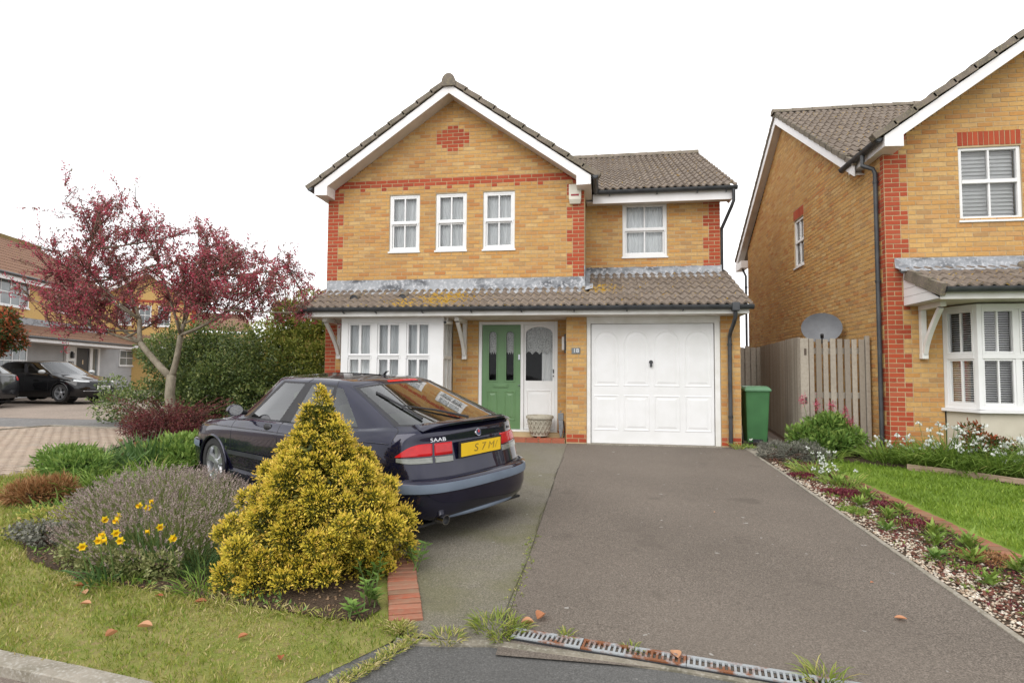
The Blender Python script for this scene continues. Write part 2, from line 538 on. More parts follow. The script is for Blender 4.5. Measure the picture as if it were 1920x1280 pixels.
sheet('ground', [(-60, -300, 300), (-8, -300, 300), (0, -300, 300), (30, -300, 300), (600, -300, 300)], M['road'], -0.045)
sheet('driveway', [(-7.30, -0.40, 2.62), (-6.9, -0.40, 2.62), (-0.4, -0.42, 2.60), (0.06, -0.42, 2.56)], M['drive'], 0.0)
sheet('parking_strip', [(-7.16, -0.98, -0.405), (-6.9, -1.05, -0.405), (-6.1, -1.40, -0.405), (-5.5, -2.3, -0.41), (-4.2, -4.7, -0.415), (-3.4, -5.6, -0.42), (-2.2, -5.9, -0.42), (0.1, -5.9, -0.425)], M['strip'], -0.004)
sheet('apron', [(-14, -0.2, 14), (-8.4, -1.62, 14), (-7.72, -1.34, 14), (-7.26, -1.06, 14), (-7.17, -0.9, 6)], M['apron'], -0.012)
sheet('lawn', [(-7.86, -2.1, -1.45), (-7.79, -2.6, -1.38), (-7.70, -3.3, -1.33), (-7.60, -8.5, -1.26), (-7.24, -8.5, -1.04), (-7.0, -8.5, -1.0), (-3.9, -7.68, -1.4), (-3.0, -7.66, -4), (-2.15, -7.82, -5), (0.8, -8.6, -5.4)], M['turf'], -0.008)
sheet('flower_bed', [(-7.03, -1.55, -1.30), (-6.85, -2.6, -1.25), (-6.70, -3.7, -1.34), (-6.43, -4.4, -1.45), (-6.0, -5.0, -1.6), (-5.66, -5.45, -2.1), (-5.0, -5.9, -3.2), (-4.2, -6.3, -4.72), (-3.4, -6.9, -5.62), (-2.2, -7.4, -5.92), (3.2, -8.2, -5.36)], M['soil'], 0.004)
sheet('block_paving', [(-6.0, -16, -8.4), (-3.89, -16, -7.69), (-3.0, -16, -7.66), (-2.15, -16, -7.84), (0.35, -13.2, -8.9), (0.62, -12.0, -9.2)], M['paver_joint'], -0.010)
sheet('side_road', [(0.36, -40, -8.8), (0.70, -40, -8.8), (2.45, -40, -9.4)], M['lane'], -0.020)
sheet('forecourt', [(2.45, -40, -9.4), (8, -40, -8), (20, -45, -6), (34, -60, -4)], M['court'], -0.016)
sheet('side_path', [(-0.75, 2.62, 3.30), (-0.3, 2.58, 3.45), (5.0, 2.56, 3.52)], M['concrete'], -0.006)
sheet('garden_bed', [(-8.2, 2.66, 3.45), (-5.2, 2.66, 3.50), (-2.6, 2.66, 3.33), (-0.75, 2.66, 3.30)], M['soil'], -0.002)
sheet('neighbour_lawn', [(-8.2, 3.50, 16), (-5.2, 3.62, 16), (-2.6, 3.46, 16), (-0.05, 3.30, 16)], M['turf_green'], -0.006)
sheet('neighbour_bed', [(-2.75, 6.4, 12), (-2.37, 5.34, 12), (-1.85, 4.96, 12), (-1.45, 4.45, 12), (-0.95, 3.4, 12), (-0.1, 3.3, 12)], M['soil'], 0.006)

# the paving blocks near enough to see, laid in rows
def paver_field():
    V = []; F = []; n = 0
    R = np.random.default_rng(4)
    Ls, Ws = 0.205, 0.103
    yb = -4.8; k = 0
    ca, sa = math.cos(0.08), math.sin(0.08)
    while yb < 0.62:
        xo = -14.0 + (k % 2) * Ls / 2
        x = xo
        while x < -7.6:
            cx, cy = x + Ls / 2, yb + Ws / 2
            xr = np.interp(cy, [-6, -3.89, -3.0, -2.15, 0.35, 0.62], [-8.4, -7.69, -7.66, -7.84, -8.9, -9.2])
            xl = np.interp(cy, [-6, -2.15, 0.35, 0.62], [-16, -16, -13.2, -12.0])
            if xl < x and x + Ls < xr - 0.02:
                z = gz(cy) + 0.004 + R.uniform(-0.0015, 0.0015)
                g = 0.004
                x0, x1, y0, y1 = x + g, x + Ls - g, yb + g, yb + Ws - g
                V += [(x0, y0, z - .02), (x1, y0, z - .02), (x1, y1, z - .02), (x0, y1, z - .02), (x0 + .004, y0 + .004, z), (x1 - .004, y0 + .004, z), (x1 - .004, y1 - .004, z), (x0 + .004, y1 - .004, z)]
                F += [(n, n + 1, n + 5, n + 4), (n + 1, n + 2, n + 6, n + 5), (n + 2, n + 3, n + 7, n + 6), (n + 3, n, n + 4, n + 7), (n + 4, n + 5, n + 6, n + 7)]
                n += 8
            x += Ls
        yb += Ws; k += 1
    o = np_mesh('paving_blocks', V, F, M['paver'], bpy.data.objects['block_paving'])
    o['kind'] = 'stuff'
paver_field()

# kerbs -----------------------------------------------------------------------------------------
def strip_along(name, pts, width, top, depth, mat, parent=None, side=1):
    """a low solid edging following pts (x, y); width to the left of travel"""
    mb = MB(); n = len(pts); V = []
    for i, (x, y) in enumerate(pts):
        a = Vector(pts[max(i - 1, 0)]); b = Vector(pts[min(i + 1, n - 1)])
        d = (b - a).normalized(); nn = Vector((-d.y, d.x)) * side
        for (wd, hz) in ((0, top - depth), (0.006, top - 0.004), (0.012, top), (width - 0.012, top), (width - 0.006, top - 0.004), (width, top - depth)):
            V.append((x + nn.x * wd, y + nn.y * wd, gz(y + nn.y * wd) + hz))
    F = []
    for i in range(n - 1):
        for k in range(5):
            F.append((i * 6 + k, i * 6 + k + 1, (i + 1) * 6 + k + 1, (i + 1) * 6 + k))
    F += [tuple(range(6)), tuple(range((n - 1) * 6, n * 6))]
    mb.add(V, F)
    return mb.build(name, mat, parent)

M['old_kerb'] = pmat('dirty concrete', (0.22, 0.195, 0.155), (0.13, 0.12, 0.09), 6, rough=0.9, spec=0.15, bmp=0.4, bscale=90, c3=(0.28, 0.26, 0.22))
k = strip_along('kerb', [(-9, -7.52), (-6, -7.55), (-4.2, -7.60), (-3.2, -7.68), (-2.6, -7.76), (-2.1, -7.84), (-1.75, -7.98), (-1.6, -8.2), (-1.55, -8.6)], 0.14, 0.012, 0.12, M['concrete'], side=-1); k['kind'] = 'structure'
k = strip_along('kerb', [(-14.5, -0.9), (-12.1, -0.25), (-11.8, 0.70), (-9.3, 0.42), (-8.4, 0.40)], 0.10, 0.03, 0.12, M['concrete'], side=1); k['kind'] = 'structure'
e = strip_along('drive_edging', [(2.60, -8.3), (2.61, -6.7), (2.61, -4.5), (2.605, -2.0), (2.58, -0.72)], 0.055, 0.012, 0.1, M['concrete'], side=-1); e['kind'] = 'structure'
e = strip_along('drain_edging', [(-1.02, -7.19), (-0.72, -7.17), (-0.45, -7.13), (-0.2, -7.165), (0.63, -7.245), (1.4, -7.40), (2.7, -7.66)], 0.075, 0.003, 0.1, M['old_kerb'], side=-1); e['kind'] = 'structure'

# tarmac seam: a shallow broken ridge of old tar
M['seam'] = tarmac('old tar', (0.115, 0.105, 0.088), (0.06, 0.055, 0.048), (0.20, 0.18, 0.15), moss=0.6)
pts = [(-0.405 + 0.014 * math.sin(3.1 * y) + random.uniform(-0.008, 0.008), y) for y in np.arange(-6.95, -1.2, 0.12)]
e = strip_along('tarmac_seam', pts, 0.020, 0.005, 0.02, M['seam']); e['kind'] = 'structure'

# drainage channel ------------------------------------------------------------------------------
def grate_mat(name, rust):
    m, t, b = new_mat(name)
    p = pos(t)
    f = noise(t, p, 9, 5)
    r = ramp(t, f, [(0.60 - rust, 0.0), (0.72 - rust, 1.0)])
    c = mixc(t, r, (0.32, 0.34, 0.35), (0.20, 0.075, 0.03))
    t.links.new(c, b.inputs['Base Color'])
    b.inputs['Roughness'].default_value = 0.55
    b.inputs['Metallic'].default_value = 0.25
    bump(t, b, noise(t, p, 90, 3), 0.3, 0.004)
    return m
GR = [grate_mat('galvanised grate', 0.07), grate_mat('rusted grate', 0.19), grate_mat('part rusted grate', 0.10)]
dr = thing('drainage_channel', 'rusting slotted steel drainage channel across the foot of the driveway', 'drain', (-0.33, -7.06, gz(-7.06)))
d0 = Vector((-0.335, -7.055)); dd = Vector((0.985, -0.172)); dd.normalize(); dn = Vector((-dd.y, dd.x))
def dpt(u, v, h):
    q = d0 + dd * u + dn * v
    return (q.x, q.y, gz(q.y) + h)
def dbox(mb, u0, u1, v0, v1, h0, h1):
    v = [dpt(u, v_, h) for h in (h0, h1) for v_ in (v0, v1) for u in (u0, u1)]
    mb.add(v, [(0, 2, 3, 1), (4, 5, 7, 6), (0, 1, 5, 4), (2, 6, 7, 3), (0, 4, 6, 2), (1, 3, 7, 5)])
ch = MB(); dbox(ch, -0.02, 3.02, -0.062, 0.062, -0.05, -0.045)
dbox(ch, -0.02, 3.02, -0.066, -0.060, -0.05, 0.010); dbox(ch, -0.02, 3.02, 0.060, 0.066, -0.05, 0.012); dbox(ch, -0.02, -0.008, -0.06, 0.06, -0.05, 0.011)
ch.build('channel', M['black'], dr)
secs = [(0.0, 0.42, 0), (0.42, 1.0, 1), (1.0, 1.98, 2), (1.98, 2.96, 1)]
for (a, b_, mi) in secs:
    g = MB()
    dbox(g, a + .002, b_ - .002, -0.058, -0.036, 0.004, 0.016)
    dbox(g, a + .002, b_ - .002, 0.036, 0.058, 0.004, 0.016)
    gp = g.build('grate', GR[mi], dr)
    n = int((b_ - a) / 0.030)
    for i in range(n + 1):
        u = a + .004 + (b_ - a - .020) * i / n
        s = MB(); dbox(s, u, u + 0.013, -0.036, 0.036, 0.005, 0.0152)
        s.build('grate_bar', GR[mi], gp)

# red brick edging by the conifer and along the neighbour's lawn: one brick each --------------------
def brick_row(name, label, path, mat, size=(0.215, 0.068, 0.06), across=True, top=0.02):
    t = thing(name, label, 'edging', (path[0][0], path[0][1], gz(path[0][1])))
    bm_ = MB(); sx, sy, sz = size
    bm_.add([(-sx / 2, -sy / 2, -sz), (sx / 2, -sy / 2, -sz), (sx / 2, sy / 2, -sz), (-sx / 2, sy / 2, -sz), (-sx / 2, -sy / 2, -.006), (sx / 2, -sy / 2, -.006), (sx / 2, sy / 2, -.006), (-sx / 2, sy / 2, -.006), (-sx / 2 + .006, -sy / 2 + .006, 0), (sx / 2 - .006, -sy / 2 + .006, 0), (sx / 2 - .006, sy / 2 - .006, 0), (-sx / 2 + .006, sy / 2 - .006, 0)],
            [(0, 1, 5, 4), (1, 2, 6, 5), (2, 3, 7, 6), (3, 0, 4, 7), (4, 5, 9, 8), (5, 6, 10, 9), (6, 7, 11, 10), (7, 4, 8, 11), (8, 9, 10, 11)])
    first = None
    L = [0.0]
    for a, b in zip(path[:-1], path[1:]): L.append(L[-1] + (Vector(b) - Vector(a)).length)
    s = sy / 2
    while s < L[-1]:
        j = max(i for i in range(len(L)) if L[i] <= s + 1e-9); j = min(j, len(path) - 2)
        f = (s - L[j]) / (L[j + 1] - L[j])
        q = Vector(path[j]).lerp(Vector(path[j + 1]), f); d = Vector(path[j + 1]) - Vector(path[j])
        ang = math.atan2(d.y, d.x) + PI / 2
        if first is None:
            first = bm_.build('brick', mat, t, local=True); o = first
        else:
            o = bpy.data.objects.new('brick', first.data); link(o, t)
        z = gz(q.y) + top + random.uniform(-.004, .004)
        o.location = Vector((q.x, q.y, z)) - OFF[t.name]
        o.rotation_euler = (random.uniform(-.02, .02), random.uniform(-.02, .02) , ang + random.uniform(-.03, .03))
        s += sy + 0.009
    return t
brick_row('brick_edging', 'short curved row of worn red bricks beside the gold conifer', [(-1.03, -6.99), (-1.12, -6.75), (-1.24, -6.45), (-1.36, -6.12), (-1.55, -5.9), (-1.85, -5.72)], M['edge_brick'])
brick_row('brick_edging', 'long straight row of red bricks between the gravel bed and neighbouring lawn', [(3.57, -7.4), (3.55, -5.2), (3.42, -3.0), (3.33, -1.9), (3.28, -1.3)], M['edge_brick2'], size=(0.17, 0.10, 0.06), top=.004)
# the weathered timber edging of the neighbour's bed
tm = pmat('weathered timber', (0.34, 0.25, 0.18), (0.25, 0.18, 0.125), 8, rough=0.9, stretch=(1, 1, 6), bmp=0.3)
e = strip_along('timber_edging', [(4.45, -1.52), (4.96, -1.86), (5.34, -2.38 + .12), (6.0, -2.62), (7.2, -2.75), (9, -2.8)], 0.03, 0.075, 0.12, tm, side=-1)
tag(e, 'curved weathered timber board edging the neighbouring flower bed', 'edging')
# ================================================================== HOUSES
COURSE, ZC = 0.075, 0.015
class Bricks:
    """collects the bricks of one house; the 300 that show largest become objects, the rest one part"""
    def __init__(s): s.b = []
    def wall(s, fr, ulen, k0, k1, color, holes=(), zmax=None, part='wall'):
        nh = max(1, round(ulen / 0.1125)); hm = ulen / nh
        for k in range(k0, k1):
            z0 = ZC + k * COURSE
            i = 0 if k % 2 == 0 else -1
            while i < nh:
                a, b = max(i, 0), min(i + 2, nh)
                segs = [(a, b)]
                if b - a == 2 and color(a, k) != color(a + 1, k): segs = [(a, a + 1), (a + 1, b)]
                for (p, q) in segs:
                    u0, u1 = p * hm, q * hm
                    pieces = [(u0, u1)]
                    for (h0, h1, hz0, hz1) in holes:
                        if z0 + 0.04 > hz0 and z0 + 0.035 < hz1:
                            np_ = []
                            for (x, y) in pieces:
                                if y <= h0 or x >= h1: np_.append((x, y)); continue
                                if x < h0: np_.append((x, h0))
                                if y > h1: np_.append((h1, y))
                            pieces = np_
                    for (x, y) in pieces:
                        if y - x < 0.03: continue
                        if zmax and z0 > zmax((x + y) / 2): continue
                        c = color(p, k)
                        if c: s.b.append((fr, x + 0.005, y - 0.005, z0 + 0.005, z0 + 0.070, c, part))
                i += 2
    def soldier(s, fr, u0, u1, z0, z1, part='wall'):
        n = round((u1 - u0) / 0.075); w_ = (u1 - u0) / n
        for i in range(n):
            s.b.append((fr, u0 + i * w_ + .005, u0 + (i + 1) * w_ - .005, z0 + .005, z1 - .005, 'red', part))
    def build(s, root, walls):
        def size(b):
            fr, u0, u1, z0, z1, c, part = b
            p = fr.p((u0 + u1) / 2, (z0 + z1) / 2)
            d = CAM - p
            return (u1 - u0) * (z1 - z0) * max(0.0, d.normalized().dot(fr.N)) / d.length_squared * (1 if abs((p - CAM).dot(r2) / (p - CAM).dot(fw)) < 0.87 else 0)
        order = sorted(s.b, key=size, reverse=True)
        un = MB(); un.add([(0, .012, 0), (1, .012, 0), (1, .012, 1), (0, .012, 1), (.012, -.005, .03), (.988, -.005, .03), (.988, -.005, .97), (.012, -.005, .97)],
                          [(0, 1, 5, 4), (1, 2, 6, 5), (2, 3, 7, 6), (3, 0, 4, 7), (4, 5, 6, 7)])
        meshes = {}
        off = OFF[root.name]
        for b in order[:300]:
            fr, u0, u1, z0, z1, c, part = b
            if c not in meshes:
                o = un.build('brick', M[c], walls[part], local=True); meshes[c] = o.data
            else:
                o = bpy.data.objects.new('brick', meshes[c]); link(o, walls[part])
            o.location = fr.p(u0, z0, random.uniform(-.0015, .002)) - off
            o.rotation_euler = (0, 0, math.atan2(fr.U.y, fr.U.x))
            o.scale = (u1 - u0, 1, z1 - z0)
        mb = MB()
        fs = [(0, 1, 5, 4), (1, 2, 6, 5), (2, 3, 7, 6), (3, 0, 4, 7), (4, 5, 6, 7)]
        for (fr, u0, u1, z0, z1, c, part) in order[300:]:
            e = .0025; n = .005 + random.uniform(-.0015, .002)
            v = [fr.p(u0, z0, -.012), fr.p(u1, z0, -.012), fr.p(u1, z1, -.012), fr.p(u0, z1, -.012), fr.p(u0 + e, z0 + e, n), fr.p(u1 - e, z0 + e, n), fr.p(u1 - e, z1 - e, n), fr.p(u0 + e, z1 - e, n)]
            mb.add(v, fs, 1 if c == 'red' else 0)
        o = mb.build('brickwork', [M['buff'], M['red']], root)
        o['kind'] = 'stuff'

def sheet_wall(fr, ulen, z0, z1, holes=(), thick=0.25, top=None):
    """mortar body of a wall with real openings; top: list of (u,z) for a gable outline"""
    mb = MB()
    us = sorted(set([0, ulen] + [h for a in holes for h in a[:2] if 0 < h < ulen]))
    zs = sorted(set([z0, z1] + [h for a in holes for h in a[2:] if z0 < h < z1]))
    for i in range(len(us) - 1):
        for j in range(len(zs) - 1):
            cu, cz = (us[i] + us[i + 1]) / 2, (zs[j] + zs[j + 1]) / 2
            if any(a < cu < b and c < cz < d for a, b, c, d in holes): continue
            mb.quad(fr.p(us[i], zs[j]), fr.p(us[i + 1], zs[j]), fr.p(us[i + 1], zs[j + 1]), fr.p(us[i], zs[j + 1]))
    for (a, b, c, d) in holes:
        for (p, q) in (((a, c), (b, c)), ((b, c), (b, d)), ((b, d), (a, d)), ((a, d), (a, c))):
            mb.quad(fr.p(*p), fr.p(*q), fr.p(*q, -thick), fr.p(*p, -thick))
    if top:
        mb.add([fr.p(u, z) for u, z in top], [tuple(range(len(top)))])
    return mb

def room_box(fr, h, depth, parent, back=0.7):
    a, b, c, d = h
    mb = MB(); e = 0.25
    v = [fr.p(u, z, n) for n in (-depth, -depth - back) for z in (c - e, d + e) for u in (a - e, b + e)]
    mb.add(v, [(4, 5, 7, 6), (0, 1, 5, 4), (2, 6, 7, 3), (0, 4, 6, 2), (1, 3, 7, 5)])
    return mb.build('interior', M['room'], parent)

def curtain(fr, u0, u1, z0, z1, n, parent, mat=None, pleats=9, amp=0.012, name='net_curtain', scallop=0.0):
    N = max(24, int((u1 - u0) * 90)); V = []; F = []
    ph = random.uniform(0, 6)
    for i in range(N + 1):
        u = u0 + (u1 - u0) * i / N
        d = n + amp * math.sin(ph + pleats * 2 * PI * i / N * (u1 - u0) / 0.6) + amp * .5 * math.sin(2.3 * pleats * 2 * PI * i / N + ph)
        zb = z0 + scallop * abs(math.sin(PI * 4 * i / N))
        V += [fr.p(u, zb, d), fr.p(u, z1, d)]
    for i in range(N): F.append((2 * i, 2 * i + 2, 2 * i + 3, 2 * i + 1))
    mb = MB(); mb.add(V, F)
    return mb.build(name, mat or M['net'], parent, smooth=True)

def sash_window(root, fr, u0, u1, z0, z1, recess=0.02, style='sash', label=None, cur=True, blind=None):
    fw_, dp = 0.052, 0.07
    n1 = -recess; n0 = n1 - dp
    f = MB()
    fr.box(f, u0, u0 + fw_, z0, z1, n0, n1); fr.box(f, u1 - fw_, u1, z0, z1, n0, n1)
    fr.box(f, u0 + fw_, u1 - fw_, z1 - fw_, z1, n0, n1); fr.box(f, u0 + fw_, u1 - fw_, z0, z0 + fw_ + .01, n0, n1)
    W_ = f.build('window', M['white'], root, bevel=0.004)
    if label: W_['label'] = label
    s = MB(); fr.box(s, u0 - .02, u1 + .02, z0 - .035, z0 - .001, n0, n1 + .045); s.build('sill', M['white'], W_, bevel=0.004)
    zm = z0 + (z1 - z0) * (0.49 if style == 'sash' else 0.53)
    m = MB()
    if style == 'sash':
        for (a, b, c, d) in ((u0 + fw_, u1 - fw_, zm + .028, z1 - fw_), (u0 + fw_ + .004, u1 - fw_ - .004, z0 + fw_ + .01, zm - .012)):
            g = .028
            q = n1 - (.004 if c > zm else .02)
            fr.box(m, a, a + g, c, d, n0 + .01, q); fr.box(m, b - g, b, c, d, n0 + .01, q)
            fr.box(m, a + g, b - g, d - g, d, n0 + .01, q - .001); fr.box(m, a + g, b - g, c, c + g, n0 + .01, q - .001)
        fr.box(m, u0 + .025, u1 - .025, zm - .012, zm + .030, n0 + .01, n1 + .010)
        for u in (u0 + .03, u1 - .055): fr.box(m, u, u + .025, zm - .045, zm - .012, n0 + .01, n1 + .009)
    else:
        fr.box(m, u0 + fw_, u1 - fw_, zm - .03, zm + .03, n0 + .01, n1 + .008)
    m.build('meeting_rail', M['white'], W_, bevel=0.003)
    gb = MB(); um = (u0 + u1) / 2
    fr.box(gb, um - .013, um + .013, z0 + fw_, z1 - fw_, n0 + .012, n1 - .008); gb.build('glazing_bar', M['white'], W_)
    gi = .075 if style == 'sash' else .05
    for (a, b) in ((u0 + gi, um - .013), (um + .013, u1 - gi)):
        for (c, d) in ((z0 + .07, zm - .02), (zm + .03, z1 - .07)):
            p = MB(); p.quad(fr.p(a - .01, c - .01, n0 + .03), fr.p(b + .01, c - .01, n0 + .03), fr.p(b + .01, d + .01, n0 + .03), fr.p(a - .01, d + .01, n0 + .03)); p.build('pane', M['pane'], W_)
    if cur: curtain(fr, u0 + .03, u1 - .03, z0 + .03, z1 - .03, n0 - .06, W_)
    if blind:
        bl = MB(); zz = z0 + .06
        while zz < z1 - .05:
            v = [fr.p(u0 + .05, zz, n0 - .03), fr.p(u1 - .05, zz, n0 - .03), fr.p(u1 - .05, zz + blind * .62, n0 - .055), fr.p(u0 + .05, zz + blind * .62, n0 - .055)]
            bl.add(v, [(0, 1, 2, 3)]); zz += blind
        fr.box(bl, u0 + .04, u1 - .04, z0 + .04, z1 - .04, n0 - .075, n0 - .06); bl.build('slatted_blind', M['white'], W_)
    room_box(fr, (u0, u1, z0, z1), 0.26, W_)
    return W_

# ---- roof tiles: a double pantile shared by every course
TW, TG = 0.30, 0.345
def tile_mesh():
    V = []; F = []; n = 24
    def h(t): 
        c = 0.5 - 0.5 * math.cos(2 * PI * (2 * t + .25 + .05 * math.sin(4 * PI * t)))
        return 0.046 * c
    for y in (0.0, 0.42):
        for i in range(n + 1):
            V.append((TW * i / n * 1.01, y, h(i / n) + .030))
    for i in range(n + 1): V.append((TW * i / n * 1.01, 0.0, h(i / n) - .002))
    w_ = n + 1
    for i in range(n):
        F.append((i, i + 1, w_ + i + 1, w_ + i)); F.append((2 * w_ + i, 2 * w_ + i + 1, i + 1, i))
    F.append((2 * w_, 0, w_)); F.append((2 * w_ + n, w_ + n, n))
    mb = MB(); mb.add(V, F)
    return mb
_tile = {}
def tile_slope(parent, xs, y0, z0, pitch, rows, skip=None, mat='tile', x_end=None):
    """xs: left x; tiles run +x; courses climb +y from (y0, z0)"""
    off = off_of(parent)
    ncol = int(math.ceil((x_end - xs) / TW - 0.05))
    for r in range(rows):
        for c in range(ncol):
            x = xs + c * TW
            s = r * TG
            y = y0 + s * math.cos(pitch); z = z0 + s * math.sin(pitch)
            if skip and skip(x + TW / 2, y, z): continue
            key = (mat)
            if key not in _tile:
                o = tile_mesh().build('roof_tile', M[mat], parent, smooth='auto', local=True); _tile[key] = o.data
            else:
                o = bpy.data.objects.new('roof_tile', _tile[key]); link(o, parent)
            o.location = Vector((x, y + random.uniform(-.006, .006), z)) - off
            o.rotation_euler = (pitch - 0.075, random.uniform(-.008, .008), random.uniform(-.006, .006))

def gutter(root, pts, rad=0.056, name='gutter', mat='gutter'):
    """half round gutter hung along pts"""
    mb = MB(); pts = [Vector(p) for p in pts]; V = []; F = []; seg = 8
    for i, p in enumerate(pts):
        d = (pts[min(i + 1, len(pts) - 1)] - pts[max(i - 1, 0)]).normalized(); sd = d.cross(Vector((0, 0, 1))).normalized()
        for k in range(seg + 1):
            t = PI * k / seg
            V.append(p + sd * math.cos(t) * rad - Vector((0, 0, 1)) * math.sin(t) * rad * 1.25)
        for k in range(seg + 1):
            t = PI * (seg - k) / seg
            V.append(p + sd * math.cos(t) * rad * .88 - Vector((0, 0, 1)) * (math.sin(t) * rad * 1.1 - .004))
    w_ = 2 * (seg + 1)
    for i in range(len(pts) - 1):
        for k in range(w_):
            F.append((i * w_ + k, i * w_ + (k + 1) % w_, (i + 1) * w_ + (k + 1) % w_, (i + 1) * w_ + k))
    F += [tuple(range(w_)), tuple(range((len(pts) - 1) * w_, len(pts) * w_))]
    for (a, b) in ((pts[0], pts[1]), (pts[-1], pts[-2])):     # stop ends
        d = (b - a).normalized(); sd = d.cross(Vector((0, 0, 1))).normalized()
        n = len(V); V += [a + sd * math.cos(PI * k / 8) * rad * 1.06 - Vector((0, 0, 1)) * math.sin(PI * k / 8) * rad * 1.3 for k in range(9)]
        F.append(tuple(range(n, n + 9)))
    mb.add(V, F)
    return mb.build(name, M[mat], root, smooth='auto')

def gutter_clips(g, xs, y, z, off_z=-0.085):
    for x in xs:
        b = MB(); b.tube([(x, y + .05, z + .005), (x, y - .045, z - .03), (x, y - .02, z - .078), (x, y + .04, z - .09)], 0.013, 6)
        b.build('gutter_bracket', M['black'], g)

def pipe(root, pts, rad=0.034, name='downpipe', clips=()):
    mb = MB(); mb.tube(pts, rad, 10)
    o = mb.build(name, M['gutter'], root, smooth='auto')
    for (c, d) in clips:
        b = MB(); c = Vector(c)
        b.lathe([(rad + .008, -.02), (rad + .008, .02)], c, seg=12); b.tube([c, c + Vector(d)], .012, 6)
        b.build('pipe_clip', M['black'], o)
    return o

def gable_roof(root, xl, yg, width, zfoot, yback, over=0.36, slope=0.705, back=None):
    """front gable: barge boards, boxed ends, soffits, verge tiles, ridge tiles and the tiled slopes"""
    xc = xl + width / 2; xr = xl + width
    yb = yg - over
    zap = 6.85
    # barge outer face top line: apex zap at xc falling with slope to both sides
    def ztop(x): return zap - slope * abs(x - xc)
    half = width / 2 + 0.13
    for s in (-1, 1):
        mb = MB()
        wv = 0.185            # vertical width of the board
        x1 = xc + s * half
        xk = xc + s * (half - 0.27)
        zbot = ztop(x1) - 0.165
        poly = [(xc, yb, zap), (x1, yb, ztop(x1)), (x1, yb, zbot), (xk, yb, zbot - .01), (xk, yb, ztop(xk) - wv), (xc, yb, zap - wv)]
        mb.prism(poly, (0, 0.022, 0))
        B = mb.build('barge_board', M['barge'], root, bevel=0.003)
        m = MB()               # boxed end running back under the eave and sloping soffit
        m.prism([(x1, yb + .022, ztop(x1)), (x1, yb + .022, zbot + .004), (xk, yb + .022, zbot - .006), (xk, yb + .022, ztop(xk) - .02)], (0, over + 0.02, 0))
        m.build('boxed_eave', M['barge'], B)
        m = MB()
        m.quad((xc, yb + .02, zap - wv + .02), (xc, yg + .01, zap - wv + .02), (xk, yg + .01, ztop(xk) - wv + .02), (xk, yb + .02, ztop(xk) - wv + .02))
        m.build('soffit', M['soffit'], B)
        # eave fascia and soffit along the side of the house
        m = MB(); m.box(min(x1, x1 - s * .02), max(x1, x1 - s * .02), yg + .05, yback, zbot, ztop(x1) - .005)
        m.box(min(x1 - s * .021, xl if s < 0 else xr), max(x1 - s * .021, xl if s < 0 else xr), yg + .05, yback, zbot, zbot + .012)
        m.build('eave_fascia', M['barge'], B)
        # tiled slope as one waved sheet (seen edge on)
        L = math.hypot(half + .10, (half + .10) * slope); a = math.atan(slope)
        V = []; F = []; nr = int(L / TG) + 1; ny = 72
        for r in range(nr):
            for e in (0, 1):
                sl = min(L, r * TG + (TG if e else 0.0))
                xx = xc + s * (half + .10 - sl * math.cos(a)); zz = ztop(xc + s * (half + .10)) + sl * math.sin(a) + .02 + (.03 if not e else .012)
                ye = back(zz)
                for j in range(ny + 1):
                    V.append((xx, yb + .03 + (ye - yb - .03) * j / ny, zz + .012 * (1 if j % 2 else -1)))
        w_ = ny + 1
        for r in range(2 * nr - 1):
            for j in range(ny): F.append((r * w_ + j, r * w_ + j + 1, (r + 1) * w_ + j + 1, (r + 1) * w_ + j))
        m = MB(); m.add(V, F); m.build('roof_slope', M['tile'], root)
        # verge tiles: overlapping blocks with a dark step between them
        n = int(L / TG)
        vt = None
        for i in range(n + 1):
            s0 = i * TG - .02; s1 = min(s0 + TG + .04, L - .05)
            def P(sl, h):
                xx = xc + s * (half + .10 - sl * math.cos(a)) - s * (-math.sin(a)) * h
                zz = ztop(xc + s * (half + .10)) + sl * math.sin(a) + math.cos(a) * h
                return Vector((xx, 0, zz))
            q = [P(s0, .032), P(s1, .012), P(s1, .105), P(s0, .128)]
            m = MB(); m.prism([(p.x, yb - .035, p.z) for p in q], (0, .16, 0)); m.build('verge_tile', M['verge'], root, bevel=0.006)
    # ridge tiles
    for i in range(int((back(zap) - yb) / .44)):
        y0 = yb - .05 + i * .44
        m = MB(); V = []; F = []
        for (y, r) in ((y0, .135), (y0 + .46, .12)):
            for k in range(11):
                t = PI * k / 10
                V.append((xc + math.cos(t) * r, y, zap + .02 + math.sin(t) * r * 1.25))
            V.append((xc - r, y, zap - .06)); V.append((xc + r, y, zap - .06))
        for k in range(13): F.append((k, (k + 1) % 13, 13 + (k + 1) % 13, 13 + k))
        F.append(tuple(range(13)))
        m.add(V, F); m.build('ridge_tile', M['verge'], root, smooth='auto')
    return ztop

